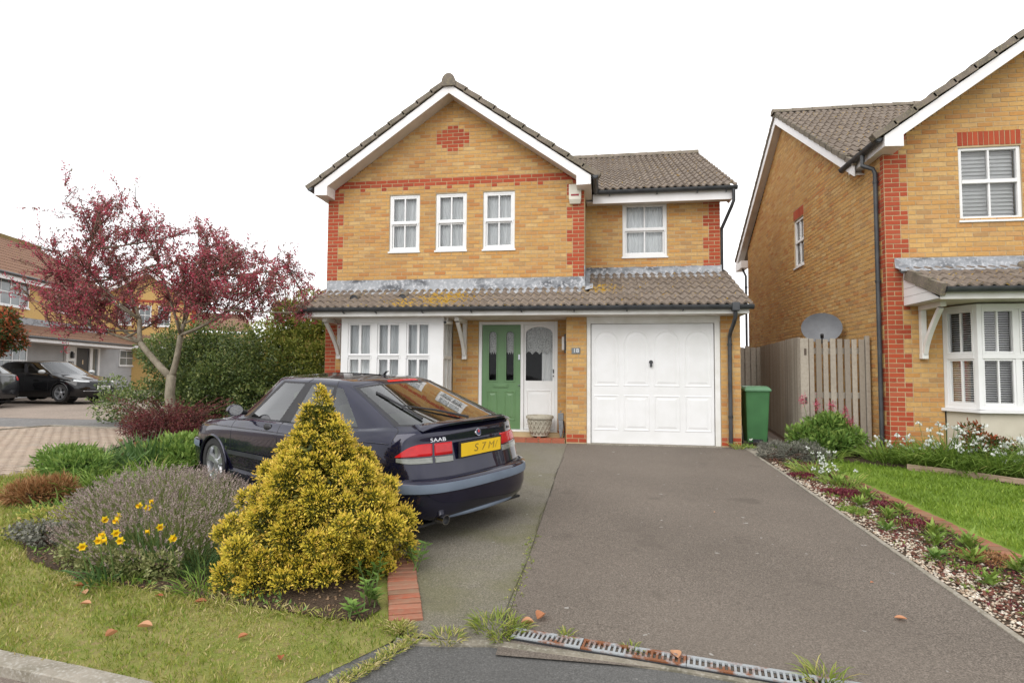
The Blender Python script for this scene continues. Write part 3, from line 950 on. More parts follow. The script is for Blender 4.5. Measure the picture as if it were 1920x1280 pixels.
def bracket(root, x, yw, z1, reach, drop, th=0.075):
    m = MB()
    m.box(x - th / 2, x + th / 2, yw - .085, yw - .008, z1 - drop, z1 - .07)          # wall post
    m.box(x - th / 2 - .004, x + th / 2 + .004, yw - reach, yw - .008, z1 - .07, z1)  # arm
    m.box(x - th / 2 - .006, x + th / 2 + .006, yw - .105, yw - .006, z1 - drop - .02, z1 - drop + .06)
    pts = []
    for i in range(7):                                                               # curved brace
        t = i / 6
        y = yw - .09 - (reach - .16) * (t ** 1.25); z = z1 - drop + .06 + (drop - .14) * (t ** 0.9)
        pts.append((y, z))
    V = []; F = []
    for (y, z) in pts:
        for dx in (-.032, .032):
            V += [(x + dx, y - .028, z - .012), (x + dx, y + .03, z + .016)]
    for i in range(6):
        a, b = i * 4, i * 4 + 4
        F += [(a, a + 2, b + 2, b), (a + 1, b + 1, b + 3, a + 3), (a, b, b + 1, a + 1), (a + 2, a + 3, b + 3, b + 2)]
    m.add(V, F)
    return m.build('bracket', M['white_paint'], root, bevel=0.004)

def quoin(k, shift=41): return 2 if ((k - shift) // 3) % 2 == 0 else 3

# ------------------------------------------------------------------ the main house (number 18)
XL, GW, YG, YW, XW = -5.347, 5.215, 0.56, 1.514, 2.54
XR = XL + GW
H18 = thing('detached_house', 'yellow brick house with red quoins, front gable, green door and white garage', 'house', (-1.4, 0.56, 0))
BR = Bricks()
fg = Fr((XL, YG, 0), (1, 0, 0))
win_u = [1.317, 2.277, 3.237]; ww, wz0, wz1 = 0.629, 3.655, 4.805
gh = [(u, u + ww, wz0 - .02, wz1) for u in win_u]
door_h = (XL * -1 - 2.175, XL * -1 - 0.640, -0.2, 2.235)
bay_h = (0.66, 2.66, -0.2, 2.2)
mb = sheet_wall(fg, GW, -0.3, 4.8, gh + [door_h, bay_h], top=[(0, 4.8), (GW, 4.8), (GW / 2, 4.85 + GW / 2 * .715)])
wallg = mb.build('gable_wall', M['mortar'], H18)
n46 = round(GW / .1125)
def col18(h, k):
    q = quoin(k)
    if k in (66, 67): return 'red'
    if k == 65 and h >= 6 and h <= 38 and (h - 6) % 4 == 0: return 'red'
    if h < q or h >= n46 - (q if k >= 38 else 0): return 'red'
    if 75 <= k <= 81:
        hw = [1, 2, 3, 3, 3, 2, 1][k - 75]
        if n46 / 2 - hw <= h < n46 / 2 + hw: return 'red'
    if k < 2: return 'red'
    return 'buff'
BR.wall(fg, GW, 0, 96, col18, gh + [door_h, bay_h], zmax=lambda u: 6.75 - .705 * abs(u - GW / 2), part='gable')
for i, u in enumerate(win_u):
    sash_window(H18, fg, u, u + ww, wz0, wz1)
# wing wall above the garage
fwg = Fr((XR, YW, 0), (1, 0, 0)); WL = XW - XR
wh = (0.617 - XR, 1.505 - XR, 3.63, 4.745)
wallw = sheet_wall(fwg, WL, 2.4, 4.95, [wh]).build('wing_wall', M['mortar'], H18)
nW = round(WL / .1125)
BR.wall(fwg, WL, 40, 65, lambda h, k: 'red' if h >= nW - quoin(k) else 'buff', [wh], part='wing')
sash_window(H18, fwg, wh[0], wh[1], 3.63, 4.745)
# gable return, garage front and porch walls
frr = Fr((XR, YG, 0), (0, 1, 0)); sheet_wall(frr, YW - YG, 2.3, 5.2).build('return_wall', M['mortar'], H18)
fgar = Fr((-0.44, 0.0, 0), (1, 0, 0)); GL = 2.56 + .44
gh2 = (-0.075 + .44, 2.23 + .44, -0.3, 2.30)
wallgar = sheet_wall(fgar, GL, -0.3, 2.32, [gh2], thick=.3).build('garage_wall', M['mortar'], H18)
BR.wall(fgar, GL, 0, 30, lambda h, k: 'red' if k < 2 else 'buff', [gh2], part='garage')
fpor = Fr((-0.44, YG, 0), (0, -1, 0)); wallpor = sheet_wall(fpor, YG, -0.3, 2.4).build('porch_wall', M['mortar'], H18)
BR.wall(fpor, YG, 0, 30, lambda h, k: 'buff', part='porch')
fsr = Fr((2.56, 0.0, 0), (0, 1, 0)); sheet_wall(fsr, 6, -0.3, 2.5, top=[(0, 2.5), (6, 2.5), (6, 2.95), (1.5, 2.95)]).build('garage_side_wall', M['mortar'], H18)
BR.wall(fsr, 6, 0, 36, lambda h, k: 'buff', zmax=lambda u: 2.42 + .4 * u, part='garage_side')
fs2 = Fr((XW, YW, 0), (0, 1, 0)); sheet_wall(fs2, 8.5, 2.4, 4.95, top=[(0, 4.95), (8.5, 4.95), (4.23, 7.1)]).build('right_wall', M['mortar'], H18)
BR.wall(fs2, 8.5, 38, 94, lambda h, k: 'red' if h < (5 - quoin(k)) else 'buff', zmax=lambda u: 7.0 - .5 * abs(u - 4.23), part='right')
fl = Fr((XL, 10.0, 0), (0, -1, 0)); sheet_wall(fl, 10 - YG, -0.3, 4.95, top=[(0, 4.95), (10 - YG, 4.95), (4.3, 7.1)]).build('left_wall', M['mortar'], H18)
BR.wall(fl, 10 - YG, 0, 93, lambda h, k: 'red' if h >= 84 - (5 - quoin(k)) else 'buff', zmax=lambda u: 7.0 - .5 * abs(u - 4.3), part='left')
fbk = Fr((XW, 10.0, 0), (-1, 0, 0)); sheet_wall(fbk, XW - XL, -0.3, 4.95).build('rear_wall', M['mortar'], H18)
by = {o.name.split('.')[0]: o for o in H18.children}
BR.build(H18, {'gable': wallg, 'wing': wallw, 'garage': wallgar, 'porch': wallpor, 'garage_side': by['garage_side_wall'], 'right': by['right_wall'], 'left': by['left_wall']})

# roofs
zt18 = gable_roof(H18, XL, YG, GW, 4.8, 1.6, back=lambda z: 1.25 + max(0, z - 4.86) / .51)
RP = math.atan(0.51)
RF = MB()   # main roof: felt deck under the tiles and the rear slope
RF.quad((XL - .2, 1.2, 4.86), (2.78, 1.2, 4.86), (2.78, 5.74, 7.17), (XL - .2, 5.74, 7.17))
RF.quad((XL - .2, 10.3, 4.86), (2.78, 10.3, 4.86), (2.78, 5.74, 7.17), (XL - .2, 5.74, 7.17))
main_roof = RF.build('main_roof', M['tile'], H18)
vx = lambda z: XL + GW / 2 + (7.0 - z) / .705
tile_slope(main_roof, -0.81, 1.12, 4.90, RP, 15, skip=lambda x, y, z: x < vx(z) - .35 or z > 7.17, x_end=2.79)
for i in range(9):
    m = MB(); x0 = -1.3 + i * .455
    V = []; F = []
    for (x, r) in ((x0, .14), (x0 + .46, .15)):
        for k in range(9):
            t = PI * k / 8; V.append((x, 5.74 + math.cos(t) * r, 7.23 + math.sin(t) * r * .9))
    for k in range(8): F.append((k, k + 1, 9 + k + 1, 9 + k))
    F += [tuple(range(9)), tuple(range(9, 18))]
    m.add(V, F); m.build('ridge_tile', M['verge'], main_roof, smooth='auto')
m = MB(); m.box(XR + .15, 2.70, 1.20, 1.222, 4.665, 4.86); m.build('wing_fascia', M['barge'], H18)
m = MB(); m.box(XR + .02, 2.70, 1.222, YW, 4.70, 4.715); m.build('wing_soffit', M['soffit'], H18)
m = MB(); m.prism([(2.70, 1.20, 4.67), (2.70, 1.52, 4.67), (2.70, 5.74, 6.98), (2.70, 5.74, 7.15), (2.70, 1.20, 4.85)], (.022, 0, 0)); m.build('side_barge_board', M['barge'], H18)
g1 = gutter(H18, [(XR + .26, 1.135, 4.90), (2.80, 1.135, 4.90)])
gutter_clips(g1, [0.35, 1.28, 2.05, 2.6], 1.135, 4.90)
g0 = gutter(H18, [(XR + .21, 0.14, 4.90), (XR + .21, 1.13, 4.90)])
gutter(H18, [(XL - .21, 1.6, 4.90), (XL - .21, 0.17, 4.90)])
pipe(H18, [(2.73, 1.13, 4.84), (2.73, 1.14, 4.62), (2.70, 1.2, 4.52), (2.59, 1.62, 4.18), (2.59, 1.64, 4.05), (2.59, 1.64, 2.9)])

# lean-to roof across the front
LP = math.atan(0.424); LY, LZ = -0.47, 2.395
lean = MB()
lean.quad((XL + .01, -.40, 2.40), (2.62, -.40, 2.40), (2.62, YG, 2.80), (XL + .01, YG, 2.80)); lean.quad((XR, YG, 2.80), (2.62, YG, 2.80), (2.62, YW, 3.21), (XR, YW, 3.21))
lean.add([(2.62, -.40, 2.40), (2.62, YW, 3.21), (2.62, YW, 2.3), (2.62, -.40, 2.3)], [(0, 1, 2, 3)])
lean.add([(XL + .01, -.40, 2.40), (XL + .01, YG, 2.80), (XL + .01, YG, 2.3), (XL + .01, -.40, 2.3)], [(0, 1, 2, 3)])
LEAN = lean.build('lean_to_roof', M['verge'], H18)
nc = 27; x0 = 2.665 - nc * TW
tile_slope(LEAN, x0, LY, LZ, LP, 4, skip=lambda x, y, z: x > XR + .1, x_end=2.665)
tile_slope(LEAN, x0, LY, LZ, LP, 7, skip=lambda x, y, z: x <= XR + .1, x_end=2.665)
for x in (-4.52, -3.55):     # vent tiles on the lean-to
    m = MB(); V = []; F = []
    for (dy, r, dz) in ((0, .085, 0), (.26, .05, .02)):
        for k in range(9):
            t = PI * k / 8; V.append((x + math.cos(t) * r, 0.02 + dy, 2.64 + dz + dy * .42 + math.sin(t) * r))
    for k in range(8): F.append((k, k + 1, 10 + k, 9 + k))
    m.add(V, F); m.build('vent_cowl', M['verge'], LEAN, smooth=True)
    m = MB(); m.add([(x + math.cos(PI * k / 8) * .08, 0.035, 2.64 + math.sin(PI * k / 8) * .08) for k in range(9)], [tuple(range(9))]); m.build('vent_mouth', M['black'], LEAN)
# lead flashing
m = MB()
for (a, b, y, z0, z1) in ((XL + .01, XR, YG, 2.80, 3.085), (XR + .01, XW + .02, YW, 3.20, 3.42)):
    n = int((b - a) / .08); V = []; F = []
    for i in range(n + 1):
        x = a + (b - a) * i / n; e = random.uniform(-.006, .006)
        V += [(x, y - .012, z1 + e), (x, y - .016, z0 + .10), (x, y - .03, z0 + .055), (x, y - .20, z0 - .015 + .01 * math.sin(i * 2.1)), (x, y - .21, z0 - .04)]
    for i in range(n):
        for k in range(4): F.append((i * 5 + k, i * 5 + k + 1, i * 5 + k + 6, i * 5 + k + 5))
    m.add(V, F)
m.box(XR - .004, XR + .012, YG - .02, YW, 2.80, 3.30)
m.add([(XR + .012, YG - .22, 2.80), (XR + .16, YG - .22, 2.83), (XR + .16, YW, 3.26), (XR + .012, YW, 3.26)], [(0, 1, 2, 3)])
m.build('lead_flashing', M['lead'], LEAN, smooth='auto')
m = MB(); m.box(XL + .02, 2.625, -.40, -.378, 2.265, 2.415); m.build('fascia', M['white_paint'], LEAN, bevel=.003)
m = MB(); m.box(XL + .03, 2.60, -.376, YG - .01, 2.262, 2.272); m.build('soffit', M['soffit'], LEAN)
g2 = gutter(H18, [(XL - .03, -.462, 2.42), (2.68, -.462, 2.40)], .058)
gutter_clips(g2, [-5.2, -4.5, -3.88, -3.0, -2.1, -1.2, -.28, .62, 1.55], -.462, 2.41)
pipe(H18, [(2.39, -.46, 2.36), (2.39, -.45, 2.20), (2.38, -.38, 2.11), (2.375, -.14, 1.98), (2.375, -.055, 1.9), (2.375, -.055, 1.80), (2.375, -.055, 0.03)], clips=[((2.375, -.055, 1.76), (0, .06, 0)), ((2.375, -.055, .52), (0, .06, 0))])
m = MB(); m.box(2.33, 2.45, -.53, -.41, 2.30, 2.44); m.build('gutter_outlet', M['gutter'], H18, bevel=.01)
for x in (-2.44, -5.02): bracket(H18, x, YG, 2.262, 0.72, 0.74)

# garage door --------------------------------------------------------------------------
gf = MB(); F0 = Fr((0, 0, 0), (1, 0, 0))
F0.box(gf, -.072, -.004, 0.0, 2.16, -.12, -.01); F0.box(gf, 2.138, 2.226, 0.0, 2.16, -.12, -.01); F0.box(gf, -.072, 2.226, 2.141, 2.165, -.12, -.009); F0.box(gf, -.074, 2.228, 2.166, 2.262, -.14, -.004)
gframe = gf.build('garage_door_frame', M['white_paint'], H18, bevel=.004)
gl = MB(); F0.box(gl, .006, 2.128, .012, 2.135, -.075, -.045)
GD = gl.build('garage_door', M['white'], H18, bevel=.005)
def panel(fr, outline, n, ridge, field, mat, parent, name='door_panel'):
    """moulded panel: a raised bead around a raised field; outline is a list of (u,z), counter clockwise"""
    c = Vector((sum(p[0] for p in outline) / len(outline), sum(p[1] for p in outline) / len(outline)))
    L = len(outline)
    def inset(d):
        o = []
        for i in range(L):
            a = Vector(outline[i - 1]); b = Vector(outline[i]); e = Vector(outline[(i + 1) % L])
            d1 = (b - a).normalized(); d2 = (e - b).normalized()
            n1 = Vector((-d1.y, d1.x)); n2 = Vector((-d2.y, d2.x)); nn = (n1 + n2)
            nn = nn.normalized() / max(.3, nn.normalized().dot(n1))
            o.append(b + nn * d)
        return o
    rings = [(0, 0), (.010, ridge), (.022, ridge), (.034, -.001), (.050, -.001), (.085, field)]
    V = []; F = []
    for (d, h) in rings:
        V += [fr.p(p[0], p[1], n + h) for p in inset(d)]
    for r in range(len(rings) - 1):
        for i in range(L): F.append((r * L + i, r * L + (i + 1) % L, (r + 1) * L + (i + 1) % L, (r + 1) * L + i))
    F.append(tuple(range((len(rings) - 1) * L, len(rings) * L)))
    mb = MB(); mb.add(V, F)
    return mb.build(name, mat, parent)
def arch(u0, u1, z0, zs, n=10):
    r = (u1 - u0) / 2; c = (u0 + u1) / 2
    return [(u0, z0), (u1, z0)] + [(c + r * math.cos(PI * k / n), zs + r * math.sin(PI * k / n)) for k in range(n + 1)]
for i in range(4):
    u = .045 + i * .527; v = u + .455
    panel(F0, arch(u, v, 1.02, 1.80), -.045, .005, .006, M['white'], GD)
    panel(F0, [(u, .235), (v, .235), (v, .87), (u, .87)], -.045, .005, .006, M['white'], GD)
m = MB(); m.lathe([(0.0, .028), (.03, .026), (.034, .015), (.034, 0)], (1.055, -.0 + .044, 1.455), (0, -1, 0), 16); m.box(1.037, 1.073, .005, .045, 1.37, 1.45); m.build('handle', M['black'], GD, bevel=.004)
m = MB(); m.box(-.1, 2.25, .35, .37, -.2, 2.4); m.build('garage_interior', M['room'], H18)
m = MB(); m.box(-.07, 2.22, -.10, .14, -.05, .010); m.build('garage_threshold', M['concrete'], H18)

# front door and side light -------------------------------------------------------------
FD = Fr((0, YG, 0), (1, 0, 0))
m = MB()
for (a, b, c, d) in ((-2.173, -2.112, .17, 2.235), (-1.352, -1.292, .17, 2.235), (-.700, -.642, .17, 2.235), (-2.112, -1.352, 2.178, 2.235), (-1.292, -.700, 2.178, 2.235)):
    FD.box(m, a, b, c, d, -.10, -.015)
FD.box(m, -2.173, -.642, .13, .17, -.12, .02)
DF = m.build('door_frame', M['white'], H18, bevel=.004)
m = MB()
def holed(fr, mb, u0, u1, z0, z1, holes, n0, n1):
    """flat leaf with arched holes cut out: slabs left, between, right, below; arch corners filled"""
    us = [u0] + [x for h in holes for x in h[:2]] + [u1]
    for i in range(0, len(us), 2): fr.box(mb, us[i], us[i + 1], z0, z1, n0, n1)
    for (a, b, c, d, arc) in holes:
        fr.box(mb, a, b, z0, c, n0, n1)
        r = (b - a) / 2; cc = (a + b) / 2; N = 10
        pts = [(cc + r * math.cos(PI * k / N), d + arc * math.sin(PI * k / N)) for k in range(N + 1)]
        for s in (pts[:N // 2 + 1], pts[N // 2:]):
            corner = (b, z1) if s[0][0] > cc + 1e-6 and s is not pts[N // 2:] else (a, z1)
            P = [corner] + [p for p in s] + [(cc, z1)] if corner[0] == b else [(cc, z1)] + [p for p in s] + [corner]
            fr.poly(mb, P, n0, n1)
holes = [(-1.975, -1.825, 1.10, 1.975, .075), (-1.635, -1.485, 1.10, 1.975, .075)]
holed(FD, m, -2.108, -1.356, .175, 2.175, holes, -.075, -.035)
DOOR = m.build('front_door', M['green_door'], H18)
M['lace'] = pmat('lace', (0.66, 0.67, 0.66), (0.34, 0.345, 0.34), 55, rough=0.9, spec=0.1, lo=0.45, hi=0.60)
M['obscure'] = glass_mat('patterned glass', (0.88, 0.88, 0.87), 1.45, 1.0)
for (a, b, c, d, arc) in holes:
    m = MB(); m.quad(FD.p(a - .01, c - .01, -.06), FD.p(b + .01, c - .01, -.06), FD.p(b + .01, d + .09, -.06), FD.p(a - .01, d + .09, -.06)); m.build('door_pane', M['obscure'], DOOR)
    m = MB()
    rr = arch(a - .022, b + .022, c - .022, d, 12); ri = arch(a + .002, b - .002, c + .002, d, 12); L = len(rr)
    V = [FD.p(*p, -.035) for p in rr] + [FD.p(*p, -.022) for p in rr] + [FD.p(*p, -.022) for p in ri] + [FD.p(*p, -.05) for p in ri]; F = []
    for r in range(3):
        for i in range(L): F.append((r * L + i, r * L + (i + 1) % L, (r + 1) * L + (i + 1) % L, (r + 1) * L + i))
    m.add(V, F); m.build('pane_beading', M['green_door'], DOOR)
    curtain(FD, a - .01, b + .01, c + .50, d + .09, -.10, DOOR, M['lace'], 4, .006, 'lace_curtain', .05)
for (a, b) in ((-2.01, -1.79), (-1.67, -1.45)):
    panel(FD, [(a, .33), (b, .33), (b, .90), (a, .90)], -.035, .008, .010, M['green_door'], DOOR)
m = MB(); FD.box(m, -1.88, -1.60, .965, 1.035, -.034, -.018); FD.box(m, -1.865, -1.615, .98, 1.02, -.018, -.012); m.build('letter_plate', M['green_door'], DOOR, bevel=.004)
m = MB(); FD.box(m, -1.395, -1.362, 1.50, 1.60, -.034, -.005); m.tube([FD.p(-1.378, 1.01, -.03), FD.p(-1.378, 1.01, .0)], .014, 8); m.build('door_handle', M['chrome'], DOOR)
m = MB(); holed(FD, m, -1.288, -.704, .175, 2.175, [(-1.255, -.737, 1.10, 2.00, .135)], -.075, -.040)
SP = m.build('side_panel', M['white'], H18)
m = MB(); m.quad(FD.p(-1.26, 1.09, -.06), FD.p(-.73, 1.09, -.06), FD.p(-.73, 2.14, -.06), FD.p(-1.26, 2.14, -.06)); m.build('side_pane', M['obscure'], SP)
curtain(FD, -1.27, -.72, 1.60, 2.15, -.10, SP, M['lace'], 7, .01, 'lace_curtain', .06)
curtain(FD, -.95, -.72, 1.08, 2.15, -.14, SP, None, 7, .012, 'net_curtain')
panel(FD, [(-1.24, .27), (-.75, .27), (-.75, .93), (-1.24, .93)], -.040, .008, .004, M['white'], SP)
m = MB(); FD.box(m, -.73, -.712, 1.25, 1.32, -.04, -.02); FD.box(m, -.73, -.712, 1.18, 1.205, -.04, -.02); m.build('lock', M['black'], SP)
room_box(FD, (-2.1, -.7, .2, 2.2), .22, H18, .9)
# red tiled step
M['step_tile'] = brick_mat('red quarry tile', [(0, (0.36, 0.10, 0.055)), (.5, (0.42, 0.125, 0.07)), (1, (0.33, 0.085, 0.05))], rough=.6, dirt=.3)
m = MB(); m.box(-2.60, -.46, 0.02, YG, -.1, .055); m.box(-2.3, -.46, .36, YG, .05, .13); ST = m.build('doorstep', M['mortar'], H18)
for i in range(9):
    a = -2.59 + i * .236
    m = MB(); m.box(a + .004, a + .232, 0.005, .022, -.04, .056); m.build('step_tile', M['step_tile'], ST, bevel=.004)
    m = MB(); m.box(a + .004, a + .232, 0.005, .225, .0555, .066); m.build('step_tile', M['step_tile'], ST, bevel=.004)

# box bay window ------------------------------------------------------------------------
BX0, BX1, BY = -4.70, -2.70, -0.10
FB = Fr((BX0, BY, 0), (1, 0, 0)); bw = BX1 - BX0
m = MB()
for (a, b) in ((0, .135), (.60, .715), (1.165, 1.285), (1.735, 2.0)): FB.box(m, a, b, .70, 2.215, -.11, 0)
FB.box(m, 0, 2.0, 2.165, 2.262, -.112, .004); FB.box(m, -.02, 2.02, .66, .70, -.12, .05); FB.box(m, .135, 1.735, 1.515, 1.555, -.10, -.012)
BAY = m.build('bay_window', M['white'], H18, bevel=.004)
for (a, b) in ((.135, .60), (.715, 1.165), (1.285, 1.735)):
    um = (a + b) / 2
    for (c, d) in ((1.555, 2.165), (.70, 1.515)):
        m = MB(); g = .035
        FB.box(m, a, a + g, c, d, -.09, -.02); FB.box(m, b - g, b, c, d, -.09, -.02); FB.box(m, a + g, b - g, d - g, d, -.09, -.021); FB.box(m, a + g, b - g, c, c + g, -.09, -.021)
        FB.box(m, um - .022, um + .022, c + g, d - g, -.088, -.019)
        if c > 1.5:
            for u in (a - .012, b - .012): FB.box(m, u, u + .024, 1.50, 1.55, -.08, .008)
            FB.box(m, a, b, 1.55, 1.58, -.05, .006)
        m.build('sash', M['white'], BAY, bevel=.003)
        for (e, f) in ((a + g, um - .022), (um + .022, b - g)):
            m = MB(); m.quad(FB.p(e - .004, c + g - .004, -.06), FB.p(f + .004, c + g - .004, -.06), FB.p(f + .004, d - g + .004, -.06), FB.p(e - .004, d - g + .004, -.06)); m.build('pane', M['pane'], BAY)
curtain(FB, .06, 1.94, .70, 2.2, -.22, BAY, None, 5, .03)
FBs = Fr((BX1, BY, 0), (0, 1, 0))
m = MB()
for (a, b) in ((.02, .10), (.30, .345), (.585, .655)): FBs.box(m, a, b, .70, 2.215, -.10, 0)
FBs.box(m, .02, .655, 2.165, 2.262, -.11, .003); FBs.box(m, .02, .655, 1.50, 1.56, -.09, .004); FBs.box(m, .06, .655, .66, .70, -.1, .04)
m.build('bay_side', M['white_paint'], BAY, bevel=.003)
m = MB(); m.quad(FBs.p(.1, .72, -.06), FBs.p(.585, .72, -.06), FBs.p(.585, 2.16, -.06), FBs.p(.1, 2.16, -.06)); m.build('pane', M['pane'], BAY)
curtain(FBs, .03, .64, .70, 2.2, -.16, BAY, None, 5, .02)
FBl = Fr((BX0, YG, 0), (0, -1, 0)); m = MB(); FBl.box(m, 0, .64, .66, 2.262, -.06, 0); m.build('bay_side', M['white_paint'], BAY)
m = MB(); m.box(BX0 + .02, BX1 - .02, BY + .02, YG, -.1, .66); m.build('bay_base', M['cream'], BAY)
m = MB(); m.box(BX0 + .05, BX1 - .05, .60, .62, .6, 2.26); m.build('interior', M['room'], BAY)

# things fixed on the house or standing in its porch -------------------------------------
t = thing('alarm_box', 'cream burglar alarm box with red strip high on the gable corner', 'alarm', (-.31, YG, 4.72))
FA = Fr((0, YG - .006, 0), (1, 0, 0))
m = MB()
V = []
for (z, a, n) in ((4.48, .10, .05), (4.56, .118, .085), (4.85, .122, .06), (4.86, .118, .055)):
    for (u, nn) in ((-.31 - a, 0), (-.31 + a, 0), (-.31 + a * .96, n), (-.31 - a * .96, n)): V.append(FA.p(u, z, nn))
F = [(0, 1, 2, 3), (12, 15, 14, 13)] + [(r * 4 + i, r * 4 + (i + 1) % 4, r * 4 + 4 + (i + 1) % 4, r * 4 + 4 + i) for r in range(3) for i in range(4)]
m.add(V, F); m.build('casing', pmat('cream plastic', (.68, .65, .55), (.6, .57, .48), 6, rough=.45), t, bevel=.006)
m = MB(); FA.box(m, -.385, -.235, 4.625, 4.66, .07, .083); m.build('strobe_lens', pmat('red lens', (.32, .03, .035), (.25, .02, .03), 8, rough=.25), t)
t = thing('house_number_sign', 'small grey slate plaque with number 18 on the brick pier', 'sign', (-.266, 0, 1.6))
m = MB(); F0.box(m, -.345, -.19, 1.60, 1.705, .006, .016); m.build('plaque', pmat('slate', (.15, .165, .17), (.2, .215, .22), 20, rough=.7), t, bevel=.002)
def text_mesh(s, size, mat, parent, loc, rot, name, ext=0.0015, align='CENTER', sx=1.0, shear=0.0):
    c = bpy.data.curves.new(name, 'FONT'); c.body = s; c.size = size; c.extrude = ext; c.align_x = align; c.align_y = 'CENTER'; c.shear = shear
    o = bpy.data.objects.new(name, c); COL.objects.link(o)
    bpy.context.view_layer.update()
    dg = bpy.context.evaluated_depsgraph_get()
    me = bpy.data.meshes.new_from_object(o.evaluated_get(dg))
    bpy.data.objects.remove(o); me.materials.clear(); me.materials.append(mat)
    q = bpy.data.objects.new(name, me); link(q, parent)
    q.location = Vector(loc) - off_of(parent); q.rotation_euler = rot; q.scale = (sx, 1, 1)
    return q
M['letter_white'] = pmat('white lettering', (.78, .79, .80), (.7, .71, .72), 8, rough=.5)
M['letter_black'] = pmat('black lettering', (.012, .012, .012), (.02, .02, .02), 8, rough=.5)
text_mesh('18', .105, M['letter_white'], t, (-.265, -.0175, 1.652), (PI / 2, 0, 0), 'numerals')
t = thing('wall_lamp', 'slim grey and white wall lamp beside the front door', 'lamp', (-.47, .38, 1.7))
m = MB(); m.box(-.50, -.441, .34, .40, 1.62, 1.98); m.build('back_plate', M['black'], t, bevel=.004)
m = MB(); m.box(-.545, -.499, .335, .405, 1.68, 1.93); m.build('lamp_shade', M['white_paint'], t, bevel=.006)
t = thing('security_camera', 'small dark camera under the eave beside the bay window', 'camera', (-2.62, -.2, 2.2))
m = MB(); m.tube([(-2.64, -.05, 2.262), (-2.64, -.05, 2.20)], .02, 8); m.build('mount', M['white_paint'], t)
m = MB(); m.tube([(-2.60, .08, 2.18), (-2.66, -.13, 2.17)], .033, 10); m.build('camera_body', M['white_paint'], t)
m = MB(); m.tube([(-2.66, -.13, 2.17), (-2.665, -.145, 2.168)], .026, 10); m.build('lens', M['black'], t)
t = thing('planter', 'cast stone planter with basket weave sides standing on the red doorstep', 'planter', (-.945, .27, .066))
stone = pmat('cast stone', (.42, .385, .31), (.33, .30, .235), 14, rough=.9, spec=.1, bmp=.5, bscale=60, c3=(.5, .47, .4))
m = MB(); m.lathe([(.0, .03), (.165, .03), (.168, .06), (.225, .34), (.252, .345), (.258, .375), (.245, .40), (.215, .405), (.20, .37), (.0, .36)], (-.945, .27, .066), seg=28); m.build('pot', stone, t, smooth='auto')
m = MB()
for k in range(16):
    for s in (-1, 1):
        pts = []
        for i in range(6):
            f = i / 5; a = 2 * PI * (k + s * f * 1.5) / 16; r = .172 + .05 * f
            pts.append((-.945 + r * math.cos(a), .27 + r * math.sin(a), .066 + .07 + .25 * f))
        m.tube(pts, .013, 5)
m.build('weave', stone, t, smooth=True)
for k in range(3):
    a = 2 * PI * k / 3 + .5
    m = MB(); m.box(-.945 + .12 * math.cos(a) - .03, -.945 + .12 * math.cos(a) + .03, .27 + .12 * math.sin(a) - .03, .27 + .12 * math.sin(a) + .03, .066, .098); m.build('pot_foot', M['step_tile'], t)
t = thing('folded_stand', 'grey metal stand with tapered blade leaning in the porch corner', 'stand', (-.55, .2, .066))
m = MB(); m.box(-.60, -.50, .16, .24, .40, .52); m.tube([(-.55, .2, .53), (-.55, .2, .56)], .014, 8); m.build('head', M['grey_metal'], t, bevel=.01)
m = MB(); m.prism([(-.595, .17, .40), (-.505, .17, .40), (-.50, .17, .25), (-.53, .17, .10), (-.56, .17, .066), (-.585, .17, .2)], (0, .05, 0)); m.build('blade', M['grey_metal'], t, bevel=.01)
m = MB(); m.tube([(-.50, .2, .38), (-.48, .22, .2), (-.50, .22, .067)], .012, 6); m.build('strut', M['black'], t)
# ------------------------------------------------------------------ the neighbouring house on the right
RX, RY = 4.62, -0.67
H20 = thing('neighbouring_house', 'yellow brick house at the right edge with canted bay and white shutters upstairs', 'house', (RX, RY, 0))
BR2 = Bricks()
f2 = Fr((RX, RY, 0), (1, 0, 0))
uw = (5.70 - RX, 6.575 - RX, 3.655, 4.81)
bayh = (5.40 - RX, 7.9 - RX, -.2, 2.28)
n2 = round(GW / .1125)
def col20(h, k):
    q = 3 if ((k - 42) // 3) % 2 == 0 else 2
    if h < q or h >= n2 - q: return 'red'
    return 'buff'
sol = (5.69 - RX, 6.585 - RX, 4.815, 5.07)
w20 = sheet_wall(f2, GW, -.3, 4.8, [uw, bayh], top=[(0, 4.8), (GW, 4.8), (GW / 2, 4.85 + GW / 2 * .715)]).build('gable_wall', M['mortar'], H20)
BR2.wall(f2, GW, 0, 96, col20, [uw, bayh, sol], zmax=lambda u: 6.75 - .705 * abs(u - GW / 2), part='front')
BR2.soldier(f2, sol[0], sol[1], 4.82, 5.06, 'front')
FLL = 8.77
f3 = Fr((RX, RY + FLL, 0), (0, -1, 0))
sw = (4.37, 5.02, 3.70, 4.79); ssol = (4.35, 5.04, 4.79, 5.04)
nF = round(FLL / .1125)
def colf(h, k):
    q = 1 if ((k - 42) // 3) % 2 == 0 else 2
    return 'red' if h >= nF - q else 'buff'
ftop = [(0, 4.8), (FLL, 4.8), (FLL, 4.95), (8.0, 4.95), (3.75, 7.45), (0, 4.9)]
w20f = sheet_wall(f3, FLL, -.3, 4.8, [sw], top=ftop).build('flank_wall', M['mortar'], H20)
def zf(u):
    return 7.42 - .66 * abs(u - 3.75) if u < 7.7 else 4.95
BR2.wall(f3, FLL, 0, 100, colf, [sw, ssol], zmax=zf, part='flank')
BR2.soldier(f3, ssol[0], ssol[1], 4.80, 5.03, 'flank')
BR2.build(H20, {'front': w20, 'flank': w20f})
w_ = sash_window(H20, f2, uw[0], uw[1], uw[2], uw[3], style='casement', cur=False, blind=.062)
sash_window(H20, f3, sw[0], sw[1], sw[2], sw[3], style='casement', cur=True)
